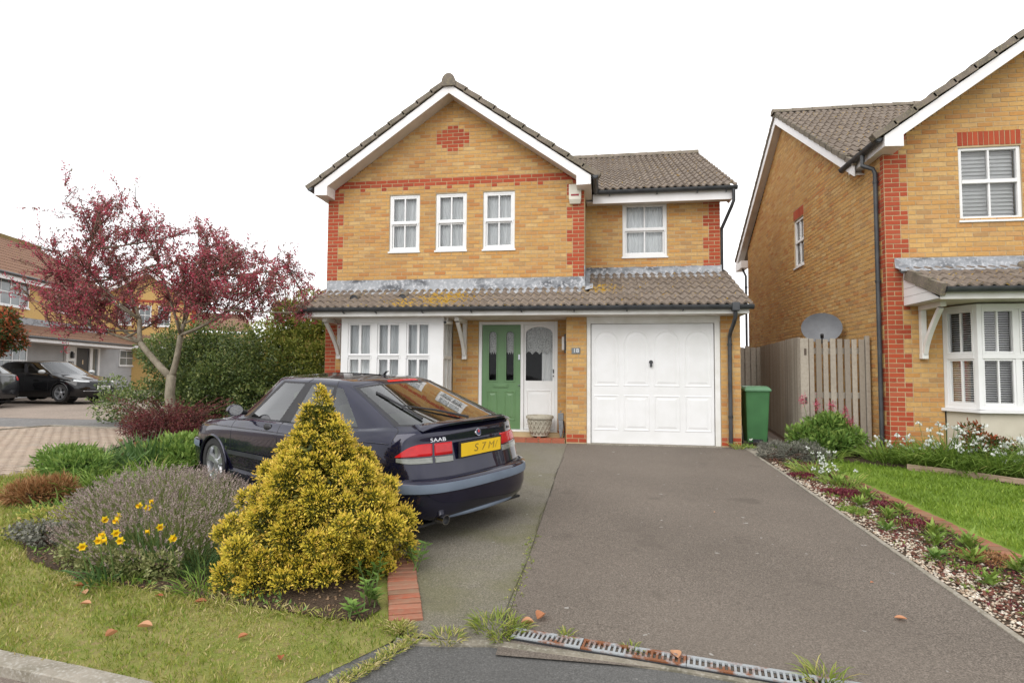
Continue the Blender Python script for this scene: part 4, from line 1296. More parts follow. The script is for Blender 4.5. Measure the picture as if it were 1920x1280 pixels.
m = MB(); m.box(RX + 5.2, RX + 5.25, RY, 8, -.3, 5); m.box(RX, RX + 5.2, 8.08, 8.1, -.3, 5); m.build('rear_walls', M['mortar'], H20)
gable_roof(H20, RX, RY, GW, 4.8, 0.32, back=lambda z: .05 + max(0, z - 4.80) / .632)
# main roof behind the gable
P2 = math.atan(2.78 / 4.4)
m = MB(); m.quad((4.44, 0.0, 4.84), (10.2, 0.0, 4.84), (10.2, 4.4, 7.62), (4.44, 4.4, 7.62)); m.quad((4.44, 8.75, 4.70), (10.2, 8.75, 4.70), (10.2, 4.4, 7.62), (4.44, 4.4, 7.62))
R20 = m.build('main_roof', M['tile'], H20)
vx2 = lambda z: RX + GW / 2 - (7.0 - z) / .705
tile_slope(R20, 4.42, -.06, 4.86, P2, 15, skip=lambda x, y, z: x > vx2(z) + .35 or z > 7.6, x_end=7.4)
for i in range(8):
    m = MB(); x0 = 4.36 + i * .455; V = []; F = []
    for (x, r) in ((x0, .14), (x0 + .46, .128)):
        for k in range(9):
            t = PI * k / 8; V.append((x, 4.4 + math.cos(t) * r, 7.66 + math.sin(t) * r * .9))
    for k in range(8): F.append((k, k + 1, 9 + k + 1, 9 + k))
    F += [tuple(range(9)), tuple(range(9, 18))]
    m.add(V, F); m.build('ridge_tile', M['verge'], R20, smooth='auto')
for (ya, yb2) in ((-.05, 4.4), (8.85, 4.4)):         # verge boards and verge tiles down both slopes
    sgn = 1 if yb2 > ya else -1
    za = 7.62 - abs(ya - 4.4) * math.tan(P2)
    m = MB(); m.prism([(4.45, ya, za - .19), (4.45, ya, za - .01), (4.45, 4.4, 7.61), (4.45, 4.4, 7.41)], (-.022, 0, 0)); VB = m.build('verge_board', M['barge'], H20)
    m = MB(); m.quad((4.45, ya, za - .17), (RX, ya, za - .17), (RX, 4.4, 7.43), (4.45, 4.4, 7.43)); m.build('verge_soffit', M['soffit'], VB)
    L = math.hypot(4.45, 4.45 * math.tan(P2)); nn = int(L / TG)
    for i in range(nn + 1):
        s0 = i * TG - .02; s1 = min(s0 + TG + .04, L)
        def Pv(sl, h):
            return (4.40, ya + sgn * sl * math.cos(P2) - sgn * math.sin(P2) * h, za + sl * math.sin(P2) + math.cos(P2) * h)
        m = MB(); m.prism([Pv(s0, .0), Pv(s1, -.02), Pv(s1, .07), Pv(s0, .10)], (.07, 0, 0)); m.build('verge_tile', M['verge'], VB, bevel=.006)
m = MB(); m.box(4.42, RX + .02, 8.1, 8.9, 4.5, 4.72); m.build('rear_eave', M['barge'], H20)
gutter(H20, [(RX - .20, 0.42, 4.90), (RX - .20, -1.0, 4.90)])
pipe(H20, [(RX - .20, -.42, 4.84), (RX - .20, -.42, 4.74), (RX - .22, -.44, 4.66), (RX - .08, -.50, 4.58), (RX - .055, -.51, 4.50), (RX - .055, -.51, 4.35), (RX - .055, -.51, 0.05)], clips=[((RX - .055, -.51, 4.36), (.06, 0, 0)), ((RX - .055, -.51, 2.75), (.06, 0, 0))])
pipe(H20, [(RX - .1, 8.45, 4.62), (RX - .1, 8.3, 4.45), (RX - .06, 8.14, 4.25), (RX - .06, 8.14, 0)], clips=[((RX - .06, 8.14, 3.9), (.06, 0, 0))])
# canopy over the bay
CX, CY = 4.86, -1.72
lp2 = math.atan(.40 / 1.02)
m = MB(); m.quad((CX, CY + .03, 2.46), (9.8, CY + .03, 2.46), (9.8, RY, 2.89), (CX, RY, 2.89)); CAN = m.build('bay_canopy', M['verge'], H20)
tile_slope(CAN, CX - .02, CY - .06, 2.455, lp2, 4, skip=lambda x, y, z: y > RY - .12, x_end=8.6)
for i in range(3):                                    # verge tiles on the left edge
    s0 = i * TG; 
    q = [(CX - .035, CY - .06 + s * math.cos(lp2) - math.sin(lp2) * h, 2.455 + s * math.sin(lp2) + math.cos(lp2) * h) for s, h in ((s0, -.11), (s0 + .36, -.12), (s0 + .36, .05), (s0, .07))]
    m = MB(); m.prism(q, (.07, 0, 0)); m.build('verge_tile', M['verge'], CAN, bevel=.006)
for i, (za, zb) in enumerate(((2.335, 2.46), (2.464, 2.59), (2.594, 2.86))):   # white boarded cheek
    ya = CY + .06 + max(0, (za - 2.36)) / .392; yb_ = CY + .06 + max(0, (zb - 2.36)) / .392
    m = MB(); m.prism([(CX, min(ya, RY - .02), za), (CX, min(yb_, RY - .02), zb), (CX, RY - .006, zb), (CX, RY - .006, za)], (.016, 0, 0)); m.build('cheek_board', M['white'], CAN, bevel=.003)
m = MB(); m.box(CX, 9.8, CY + .03, CY + .052, 2.315, 2.475); m.build('fascia', M['white_paint'], CAN)
m = MB(); m.box(CX + .02, 9.8, CY + .053, RY - .005, 2.325, 2.335); m.build('soffit', M['soffit'], CAN)
gutter(H20, [(CX + .02, CY - .045, 2.47), (9.8, CY - .045, 2.47)])
m = MB(); V = []; F = []
for i in range(60):
    x = RX + .12 + i * .085; z1 = 3.085
    V += [(x, RY - .012, z1), (x, RY - .016, 2.99), (x, RY - .03, 2.93), (x, RY - .2, 2.875 + .01 * math.sin(i * 2.1)), (x, RY - .21, 2.85)]
for i in range(59):
    for k in range(4): F.append((i * 5 + k, i * 5 + k + 1, i * 5 + k + 6, i * 5 + k + 5))
m.add(V, F)
m.add([(RX + .12, RY - .013, 3.085), (RX + .13, RY - .014, 2.97), (RX + .20, RY - .05, 2.84), (RX + .28, RY - .25, 2.80), (RX + .28, RY - .2, 2.9)], [(0, 1, 2, 3, 4)])
m.build('lead_flashing', M['lead'], CAN, smooth='auto')
for x in (1.86, 2.9):
    m = MB(); V = []; F = []
    for (dy, r, dz) in ((0, .095, 0), (.26, .07, .02)):
        for k in range(9):
            t = PI * k / 8; V.append((RX + x + math.cos(t) * r, -1.02 + dy, 2.80 + dz + dy * .4 + math.sin(t) * r))
    for k in range(8): F.append((k, k + 1, 10 + k, 9 + k))
    m.add(V, F); m.build('vent_cowl', M['verge'], CAN, smooth=True)
    m = MB(); m.add([(RX + x + math.cos(PI * k / 8) * .09, -1.005, 2.80 + math.sin(PI * k / 8) * .09) for k in range(9)], [tuple(range(9))]); m.build('vent_mouth', M['black'], CAN)
bracket(H20, 5.10, RY, 2.325, .62, .80)
# canted bay
ca, cb = Vector((5.40, RY, 0)), Vector((5.60, -1.17, 0)); cc_ = Vector((7.75, -1.17, 0))
BAY2 = None
for i, (p, q, cols) in enumerate(((ca, cb, 1), (cb, cc_, 2))):
    fr = Fr(p, (q - p)); L = (q - p).length
    m = MB(); e = .06
    fr.box(m, 0, e, .76, 2.30, -.09, 0); fr.box(m, L - e, L, .76, 2.30, -.09, 0)
    fr.box(m, e, L - e, 2.22, 2.30, -.09, 0); fr.box(m, e, L - e, .76, .83, -.09, 0)
    fr.box(m, e, L - e, 1.50, 1.575, -.085, .004)
    fr.box(m, -.03, L + .03, .715, .758, -.1, .05)
    if cols == 2: fr.box(m, .52 - .03, .52 + .03, .83, 2.22, -.085, -.002); fr.box(m, 1.2, 1.26, .83, 2.22, -.085, -.002)
    o = m.build('bay_window', M['white'], H20, bevel=.004)
    if i == 0: BAY2 = o
    us = [e, L - e] if cols == 1 else [e, .49, .55, 1.2, 1.26, L - e]
    for j in range(0, len(us), 2):
        for (z0, z1) in ((.83, 1.50), (1.575, 2.22)):
            a, b = us[j], us[j + 1]
            g = MB(); gg = .03
            fr.box(g, a, a + gg, z0, z1, -.07, -.012 if z0 < 1.5 else .006); fr.box(g, b - gg, b, z0, z1, -.07, -.012 if z0 < 1.5 else .006); fr.box(g, a + gg, b - gg, z0, z0 + gg, -.07, -.013 if z0 < 1.5 else .005); fr.box(g, a + gg, b - gg, z1 - gg, z1, -.07, -.013 if z0 < 1.5 else .005)
            um = (a + b) / 2; fr.box(g, um - .011, um + .011, z0 + gg, z1 - gg, -.06, -.016)
            g.build('casement', M['white'], o, bevel=.003)
            for (c, d) in ((a + gg, um - .011), (um + .011, b - gg)):
                g = MB(); g.quad(fr.p(c, z0 + gg, -.04), fr.p(d, z0 + gg, -.04), fr.p(d, z1 - gg, -.04), fr.p(c, z1 - gg, -.04)); g.build('pane', M['pane'], o)
    bl = MB(); zz = .86
    while zz < 2.2:
        bl.add([fr.p(.04, zz, -.12), fr.p(L - .04, zz, -.12), fr.p(L - .04, zz + .016, -.145), fr.p(.04, zz + .016, -.145)], [(0, 1, 2, 3)]); zz += .034
    bl.build('slatted_blind', M['white'], o)
m = MB(); m.prism([(5.42, RY, -.2), (5.615, -1.15, -.2), (7.75, -1.15, -.2), (7.95, RY, -.2)], (0, 0, .92)); m.build('bay_base', M['cream'], H20)
m = MB(); m.box(5.2, 8.2, -.42, -.40, .5, 2.5); m.build('interior', M['room'], H20)

# ------------------------------------------------------------------ gate, fence, bin, dish
wood = brick_mat('silvered timber', [(0, (.34, .30, .25)), (.3, (.42, .375, .31)), (.55, (.27, .235, .195)), (.8, (.38, .33, .265)), (1, (.22, .19, .155))], dirt=.3, dirtcol=(.20, .17, .14))
def zg(x, y): return gz(y)
t = thing('side_gate', 'weathered grey slatted timber gate beside the neighbouring brick wall', 'gate', (4.0, -.1, 0))
for z in (1.60, .86, .16):
    m = MB(); m.box(3.52, 4.56, -.075, -.04, z, z + .10); m.build('gate_rail', wood, t)
xs = [3.505, 3.64, 3.70]
m = MB(); m.box(3.495, 3.625, -.13, -.09, .02, 1.865); m.build('gate_post', wood, t, bevel=.004)
m = MB(); m.box(4.515, 4.575, -.14, -.07, .02, 1.90); m.build('gate_post', wood, t, bevel=.004)
for z in (1.58, .77):
    m = MB(); m.box(3.555, 3.59, -.136, -.13, z, z + .11); m.build('hinge', pmat('rusted iron', (.10, .07, .05), (.06, .05, .045), 20, rough=.8), t)
for i in range(8):
    x = 3.64 + i * .1115
    m = MB(); m.box(x, x + .078 + random.uniform(-.004, .006), -.115 + random.uniform(-.004, .004), -.085, .03 + random.uniform(-.02, .02), 1.855 + random.uniform(-.015, .012)); m.build('gate_slat', wood, t, bevel=.003)
t = thing('side_fence', 'long weathered close-board fence running back beside the passage', 'fence', (3.5, -.1, 0))
a, b = Vector((3.505, -.08)), Vector((4.08, 4.6)); d = (b - a); L = d.length; d.normalize(); nn = Vector((-d.y, d.x))
nb = 46
for i in range(nb):
    u = i * L / nb; m = MB(); w2 = L / nb - .010
    v = []
    ht = 1.86 + random.uniform(-.012, .012); tw = random.uniform(-.004, .004)
    for (uu, n0) in ((u, .012 + tw), (u + w2, .030 + tw), (u + w2, .0), (u, .0)):
        q = a + d * uu + nn * n0; v.append((q.x, q.y, gz(q.y) + .03))
    m.prism(v, (0, 0, ht)); m.build('fence_board', wood, t)
m = MB()
for z in (.3, 1.0, 1.6):
    q0, q1 = a - nn * .04, b - nn * .04; m.prism([(q0.x, q0.y, z), (q1.x, q1.y, z), (q1.x, q1.y, z + .08), (q0.x, q0.y, z + .08)], (.03, 0, 0))
m.build('fence_rail', wood, t)
t = thing('rear_fence', 'short weathered board fence closing the passage behind the green bin', 'fence', (3.4, 4.6, 0))
for i in range(11):
    x = 2.60 + i * .137
    m = MB(); m.box(x, x + .105, 4.60, 4.62, .05, 1.93 + random.uniform(-.02, .02)); m.build('fence_board', wood, t)
for z in (.4, 1.5):
    m = MB(); m.box(2.58, 4.1, 4.622, 4.66, z, z + .08); m.build('fence_rail', wood, t)
m = MB(); m.box(2.58, 4.1, 4.67, 4.69, 0, 1.9); m.build('backing_board', wood, t)

t = thing('wheelie_bin', 'green wheeled rubbish bin standing behind the garage corner', 'bin', (2.88, .45, 0))
gp = pmat('green bin plastic', (.055, .165, .06), (.045, .135, .05), 4, rough=.45, spec=.4, bmp=.1, bscale=200)
m = MB(); V = []
for (z, hx, y0, y1) in ((.06, .165, .24, .56), (.30, .178, .22, .59), (.90, .20, .17, .66), (.96, .205, .16, .67)):
    V += [(2.88 - hx, y0, z), (2.88 + hx, y0, z), (2.88 + hx, y1, z), (2.88 - hx, y1, z)]
F = [(0, 3, 2, 1)] + [(r * 4 + i, r * 4 + (i + 1) % 4, r * 4 + 4 + (i + 1) % 4, r * 4 + 4 + i) for r in range(3) for i in range(4)]
m.add(V, F); m.build('bin_body', gp, t, bevel=.02)
m = MB(); V = []
for (z, hx, y0, y1) in ((.95, .222, .145, .70), (.985, .226, .14, .705), (1.02, .20, .17, .70), (1.045, .17, .22, .69)):
    V += [(2.88 - hx, y0, z), (2.88 + hx, y0, z), (2.88 + hx, y1, z), (2.88 - hx, y1, z)]
F = [(0, 3, 2, 1), (12, 13, 14, 15)] + [(r * 4 + i, r * 4 + (i + 1) % 4, r * 4 + 4 + (i + 1) % 4, r * 4 + 4 + i) for r in range(3) for i in range(4)]
m.add(V, F); m.build('lid', pmat('pale green lid', (.11, .24, .13), (.09, .2, .105), 4, rough=.4), t, bevel=.012)
m = MB(); m.box(2.80, 2.96, .212, .236, .065, .12); m.build('foot_slot', M['black'], t)
for s in (-1, 1):
    m = MB(); m.lathe([(.0, -.03), (.07, -.03), (.10, -.022), (.10, .022), (.07, .03), (0, .03)], (2.88 + s * .215, .56, .10), (1, 0, 0), 20); m.build('wheel', M['black'], t, smooth='auto')
m = MB(); m.tube([(2.70, .72, .93), (2.70, .76, .97), (3.06, .76, .97), (3.06, .72, .93)], .015, 8); m.build('handle', gp, t)

t = thing('satellite_dish', 'grey satellite dish on the neighbouring flank wall above the gate', 'satellite dish', (4.55, 1.1, 2.05))
dm = pmat('dish grey', (.15, .158, .17), (.12, .126, .138), 6, rough=.5, spec=.4)
ax = Vector((-.30, -.93, .22)).normalized(); cen = Vector((4.22, .98, 2.10)); sx = ax.cross(Vector((0, 0, 1))).normalized(); sz = sx.cross(ax)
V = []; F = []; nr, ns_ = 7, 32
for back in (0, 1):
    for i in range(nr + 1):
        r = i / nr
        for k in range(ns_):
            th = 2 * PI * k / ns_
            V.append(cen + sx * (.34 * r * math.cos(th)) + sz * (.285 * r * math.sin(th)) + ax * (.075 * r * r - (.012 if back else 0)))
o_ = (nr + 1) * ns_
for b_ in (0, o_):
    for i in range(nr):
        for k in range(ns_): F.append((b_ + i * ns_ + k, b_ + i * ns_ + (k + 1) % ns_, b_ + (i + 1) * ns_ + (k + 1) % ns_, b_ + (i + 1) * ns_ + k))
for k in range(ns_): F.append((nr * ns_ + k, nr * ns_ + (k + 1) % ns_, o_ + nr * ns_ + (k + 1) % ns_, o_ + nr * ns_ + k))
m = MB(); m.add(V, F); m.build('reflector', dm, t, smooth='auto')
m = MB(); m.tube([cen - ax * .02, cen - ax * .16, Vector((4.61, 1.2, 2.02))], .022, 8); m.build('mount', M['grey_metal'], t)
m = MB(); m.tube([cen - sz * .28, cen - sz * .25 + ax * .30], .012, 6); m.tube([cen - sz * .25 + ax * .27, cen - sz * .20 + ax * .32], .03, 8); m.build('feed_arm', M['black'], t)

# ------------------------------------------------------------------ house 17 across the close
A17 = Vector((-23.05, 9.044, .06)); U17 = Vector((-.304, .9527, 0))
H17 = thing('far_house', 'yellow brick house across the close with grey ground floor and brown roof', 'house', A17)
def far_mat():
    m, t, b = new_mat('far buff brick')
    b.inputs['Roughness'].default_value = .9
    p = pos(t)
    c = ramp(t, noise(t, p, 9, 4, stretch=(1, 1, 3)), [(.35, (.52, .34, .12)), (.55, (.60, .40, .15)), (.7, (.50, .28, .10))])
    t.links.new(c, b.inputs['Base Color'])
    return m
M['far_brick'] = far_mat()
def f17(n=0): 
    f = Fr(A17, U17); f.O = f.O + f.N * n; return f
fa = f17(0); fgb = None
def fbox(fr, u0, u1, z0, z1, n0, n1, name, mat, parent=H17):
    m = MB(); fr.box(m, u0, u1, z0, z1, n0, n1); return m.build(name, mat, parent)
fbox(fa, -5, 8.2, 2.6, 4.85, -7.2, 0, 'upper_wall', M['far_brick'])
fbox(fa, -5, 8.2, -.3, 2.6, -7.2, -.02, 'ground_floor_wall', M['grey_render'])
# roofs
def far_slope(name, fr, u0, u1, n_e, z_e, n_r, z_r, parent=None):
    L = math.hypot(n_r - n_e, z_r - z_e); rows = int(L / TG); nu = int((u1 - u0) / .075)
    V = []; F = []
    for r in range(rows):
        for e in (0, 1):
            f = (r + e) / rows
            for i in range(nu + 1):
                V.append(fr.p(u0 + (u1 - u0) * i / nu, z_e + (z_r - z_e) * f + (.055 if not e else .02) + .018 * math.cos(PI * i), n_e + (n_r - n_e) * f))
    w3 = nu + 1
    for r in range(2 * rows - 1):
        for i in range(nu): F.append((r * w3 + i, r * w3 + i + 1, (r + 1) * w3 + i + 1, (r + 1) * w3 + i))
    m = MB(); m.add(V, F); return m.build(name, M['tile_far'], parent or H17)
far_slope('main_roof', fa, -5.2, 8.3, .35, 4.92, -3.6, 7.45)
m = MB(); m.prism([fa.p(-5, 4.85, -.01), fa.p(-5, 7.36, -3.6), fa.p(-5, 4.85, -7.19)], fa.U * 13.2); m.build('gable_end', M['far_brick'], H17)
far_slope('rear_roof', fa, -5.2, 8.3, -7.5, 4.92, -3.6, 7.45)
fbox(fa, -5.2, 8.3, 7.40, 7.62, -3.72, -3.48, 'ridge', pmat('mossy ridge', (.25, .19, .07), (.18, .13, .06), 5, rough=.9))
fbox(fa, -5.2, 8.0, 4.68, 4.88, .30, .33, 'fascia', M['barge'])
m = MB(); m.tube([fa.p(-5.2, 4.92, .40), fa.p(8.0, 4.92, .40)], .06, 8); m.build('gutter', M['black'], H17)
far_slope('lean_to_roof', fa, -5.0, 8.0, 1.25, 2.46, 0.0, 3.02)
fbox(fa, -5, 8.0, 3.0, 3.33, .0, .012, 'lead_flashing', M['lead'])
fbox(fa, -5, 8.0, 2.28, 2.44, 1.18, 1.21, 'lean_to_fascia', M['barge']); fbox(fa, -5, 8.0, 2.27, 2.285, 0, 1.18, 'soffit', M['soffit'])
m = MB(); m.tube([fa.p(-5, 2.46, 1.27), fa.p(8.0, 2.46, 1.27)], .055, 8); m.build('gutter', M['black'], H17)
def far_win(fr, u0, u1, z0, z1, cols, rows, name='window', parent=None):
    m = MB(); e = .06
    fr.box(m, u0, u1, z0, z0 + e, -.02, .035); fr.box(m, u0, u1, z1 - e, z1, -.02, .03)
    for i in range(cols + 1):
        u = u0 + (u1 - u0 - e) * i / cols; fr.box(m, u, u + e, z0 + e, z1 - e, -.02, .03)
    for i in range(cols):
        um = u0 + (u1 - u0) * (i + .5) / cols; fr.box(m, um - .014, um + .014, z0 + e, z1 - e, -.02, .022)
    for j in range(1, rows):
        z = z0 + (z1 - z0) * j / rows; fr.box(m, u0 + e, u1 - e, z - .02, z + .02, -.02, .024)
    fr.box(m, u0 - .03, u1 + .03, z0 - .05, z0, -.02, .07)
    W_ = m.build(name, M['white'], parent or H17)
    p = MB(); p.quad(fr.p(u0 + e, z0 + e, .012), fr.p(u1 - e, z0 + e, .012), fr.p(u1 - e, z1 - e, .012), fr.p(u0 + e, z1 - e, .012)); p.build('pane', M['dark_pane'], W_)
M['dark_pane'] = pmat('far pane', (.11, .13, .135), (.20, .225, .23), 1.2, rough=.06, spec=.8)
far_win(fa, -.7, 1.55, 3.72, 4.80, 2, 2)
far_win(fa, 3.35, 4.40, 3.76, 4.80, 1, 2)
# ground floor: bay, recess, door, side light, small window
BF = f17(.62)
fbox(BF, -3.2, .62, .10, 2.28, -.62, -.02, 'bay_body', M['grey_render'])
far_win(BF, -1.2, .55, .85, 2.22, 2, 2, 'bay_window')
fbox(fa, .62, 1.9, .1, 2.28, 0, .02, 'recess_panel', M['grey_render'])
fbox(fa, 4.25, 4.95, .1, 2.36, -.01, .10, 'door_surround', M['white'])
fbox(fa, 4.95, 5.02, .1, 2.36, -.01, .12, 'door_surround', M['white']); fbox(fa, 6.20, 6.45, .1, 2.36, -.01, .12, 'door_surround', M['white']); fbox(fa, 6.95, 7.12, .1, 2.36, -.01, .12, 'door_surround', M['white']); fbox(fa, 4.95, 7.12, 2.24, 2.36, -.01, .125, 'door_surround', M['white'])
D17 = fbox(fa, 5.02, 6.20, .15, 2.24, .0, .06, 'front_door', pmat('charcoal door', (.028, .03, .034), (.022, .024, .027), 4, rough=.4))
fbox(fa, 5.58, 5.70, 1.45, 1.66, .06, .08, 'knocker', M['chrome'], D17)
fbox(fa, 6.45, 6.95, .2, 2.24, .0, .05, 'side_light', M['dark_pane'])
fbox(fa, 8.2, 13.2, -.3, 2.6, -5, -.02, 'garage_block', M['grey_render']); far_slope('garage_roof', fa, 8.0, 13.3, .45, 2.55, -2.6, 3.9)
far_win(fa, 9.30, 10.9, 1.42, 2.30, 1, 2)
t = thing('house_number_sign', 'black square plaque with white number 17 across the close', 'sign', fa.p(4.55, 1.0))
m = MB(); fa.box(m, 4.42, 4.80, 1.28, 1.58, .10, .125); m.build('plaque', M['black'], t)
text_mesh('17', .27, M['letter_white'], t, fa.p(4.61, 1.43, .128), (PI / 2, 0, math.atan2(U17.y, U17.x)), 'numerals')
t = thing('porch_lantern', 'small black lantern above the number plaque across the close', 'lamp', fa.p(4.6, 1.75))
m = MB(); fa.box(m, 4.54, 4.70, 1.72, 1.98, .10, .22); m.build('lantern', M['black'], t, bevel=.03)
m = MB(); fa.box(m, 4.57, 4.67, 1.98, 2.04, .10, .18); m.build('lantern_cap', M['black'], t, bevel=.02)

# ------------------------------------------------------------------ a further house beyond, its gable towards us
def ray_at(px, depth):
    q = CAM + (fw + r2 * ((px - 960) / 1103.64)) * depth
    return Vector((q.x, q.y, .2))
C22 = ray_at(270, 34.0); U22 = (rt * math.cos(.6) + Vector((-rt.y, rt.x, 0)) * math.sin(.6))
H22 = thing('distant_house', 'distant yellow brick house with three narrow windows seen behind the red tree', 'house', C22)
fq = Fr(C22, U22)
gs, gw_ = -2.6, 5.215
m = MB(); fq.poly(m, [(gs, -.3), (gs + gw_, -.3), (gs + gw_, 4.8), (0, 4.8 + gw_ / 2 * .72), (gs, 4.8)], -8, 0); m.build('gable_wall', M['far_brick'], H22)
fbox(fq, gs + gw_, gs + gw_ + 3.2, -.3, 3.4, -8, -.9, 'wing_wall', M['far_brick'], H22)
for side in (0, 1):
    for k in range(8):
        w3 = .32 if k % 2 else .22
        a2, b2 = (gs - .004, gs + w3) if side == 0 else (gs + gw_ - w3, gs + gw_ + .004)
        fbox(fq, a2, b2, 3.05 + k * .225, 3.05 + k * .225 + .222, -.03, .006, 'quoin_block', M['red'], H22)
fbox(fq, gs + .32, gs + gw_ - .32, 4.96, 5.11, -.03, .006, 'red_band', M['red'], H22)
for s in (-1, 1):
    m = MB(); fq.poly(m, [(0, 6.85), (s * 2.74, 6.85 - 2.74 * .705), (s * 2.74, 6.62 - 2.74 * .705), (0, 6.62)], .34, .37); m.build('barge_board', M['barge'], H22)
    m = MB(); m.prism([fq.p(0, 6.87, .40), fq.p(s * 2.85, 6.87 - 2.85 * .705, .40), fq.p(s * 2.85, 6.87 - 2.85 * .705, -8), fq.p(0, 6.87, -8)], (0, 0, .09)); m.build('gable_roof_slope', M['tile_far'], H22)
for i in range(3): far_win(fq, gs + 1.32 + i * .96, gs + 1.95 + i * .96, 3.62, 4.80, 1, 2, parent=H22)
far_slope('main_roof', fq, 2.5, gs + gw_ + 3.4, -.6, 3.45, -4.0, 4.9, parent=H22)
far_slope('lean_to_roof', fq, gs, gs + gw_ + 3.3, 1.0, 2.42, 0, 3.05, parent=H22)
fbox(fq, gs, gs + gw_ + 3.3, 2.26, 2.42, .92, .95, 'fascia', M['barge'], H22)
far_win(fq, gs + gw_ + .8, gs + gw_ + 1.7, 3.62, 4.7, 1, 2, parent=H22) if False else None
# ================================================================== VEHICLES
def car_paint(name, c, flake=0.4, rough=0.28):
    m, t, b = new_mat(name)
    p = pos(t)
    f = noise(t, p, 3.0, 4)
    t.links.new(ramp(t, f, [(.35, c), (.7, tuple(x * 1.35 + .002 for x in c))]), b.inputs['Base Color'])
    b.inputs['Metallic'].default_value = flake
    b.inputs['Roughness'].default_value = rough
    b.inputs['Coat Weight'].default_value = 1.0
    b.inputs['Coat Roughness'].default_value = 0.03
    b.inputs['Specular IOR Level'].default_value = .08
    return m
M['car_glass'] = glass_mat('car glass', (0.50, 0.64, 0.59), 1.5, 2.8)
M['car_dark'] = pmat('car black trim', (.015, .015, .017), (.022, .022, .025), 9, rough=.45)
M['rubber'] = pmat('tyre rubber', (.020, .020, .021), (.032, .031, .031), 14, rough=.85, bmp=.3, bscale=80)
M['alloy'] = pmat('alloy wheel', (.50, .51, .53), (.40, .41, .43), 6, rough=.3, metal=.75)
M['lens_red'] = pmat('red lens', (.52, .008, .012), (.42, .006, .010), 12, rough=.2, spec=.4, coat=.2)
M['lens_clear'] = pmat('smoky clear lens', (.21, .22, .195), (.14, .15, .13), 18, rough=.15, spec=.7, coat=.6, stretch=(1, 1, 6))
M['lens_head'] = pmat('head lamp', (.62, .64, .64), (.45, .47, .48), 16, rough=.12, spec=.7, coat=.6)
M['strip_blue'] = pmat('faded sky-sheen bumper strip', (.165, .205, .265), (.125, .155, .205), 3, rough=.45)  # faded strip, with the sky's reflection painted into its pale blue
M['rub'] = pmat('dark rub strip', (.030, .033, .040), (.045, .048, .056), 5, rough=.4)
M['seat'] = pmat('tan seat', (.24, .20, .13), (.19, .155, .10), 6, rough=.7)
M['plate_yellow'] = pmat('yellow number plate', (.80, .52, .02), (.74, .47, .02), 6, rough=.35)
M['plate_white'] = pmat('white number plate', (.80, .80, .77), (.74, .74, .71), 6, rough=.35)

def cr_eval(pts, u, k=0.42):
    """1-d spline through control points pts (n,3) at parameters u, softened tangents"""
    pts = np.asarray(pts, float); n = len(pts)
    i = np.clip(np.floor(u).astype(int), 0, n - 2); f = (u - i)[:, None]
    p0 = pts[np.clip(i - 1, 0, n - 1)]; p1 = pts[i]; p2 = pts[i + 1]; p3 = pts[np.clip(i + 2, 0, n - 1)]
    def tan(a, b, c):   # limited tangent at b
        l0 = np.linalg.norm(b - a, axis=1, keepdims=True) + 1e-9; l1 = np.linalg.norm(c - b, axis=1, keepdims=True) + 1e-9
        d = (c - a) / (l0 + l1)
        return d, l0, l1
    d1, a0, a1 = tan(p0, p1, p2); d2, b0, b1 = tan(p1, p2, p3)
    seg = a1
    m1 = d1 * np.minimum(seg, 1.6 * a0 + 1e-3) * k * 2; m2 = d2 * np.minimum(seg, 1.6 * b1 + 1e-3) * k * 2
    h = f; h2 = h * h; h3 = h2 * h
    return (2 * h3 - 3 * h2 + 1) * p1 + (h3 - 2 * h2 + h) * m1 + (-2 * h3 + 3 * h2) * p2 + (h3 - h2) * m2

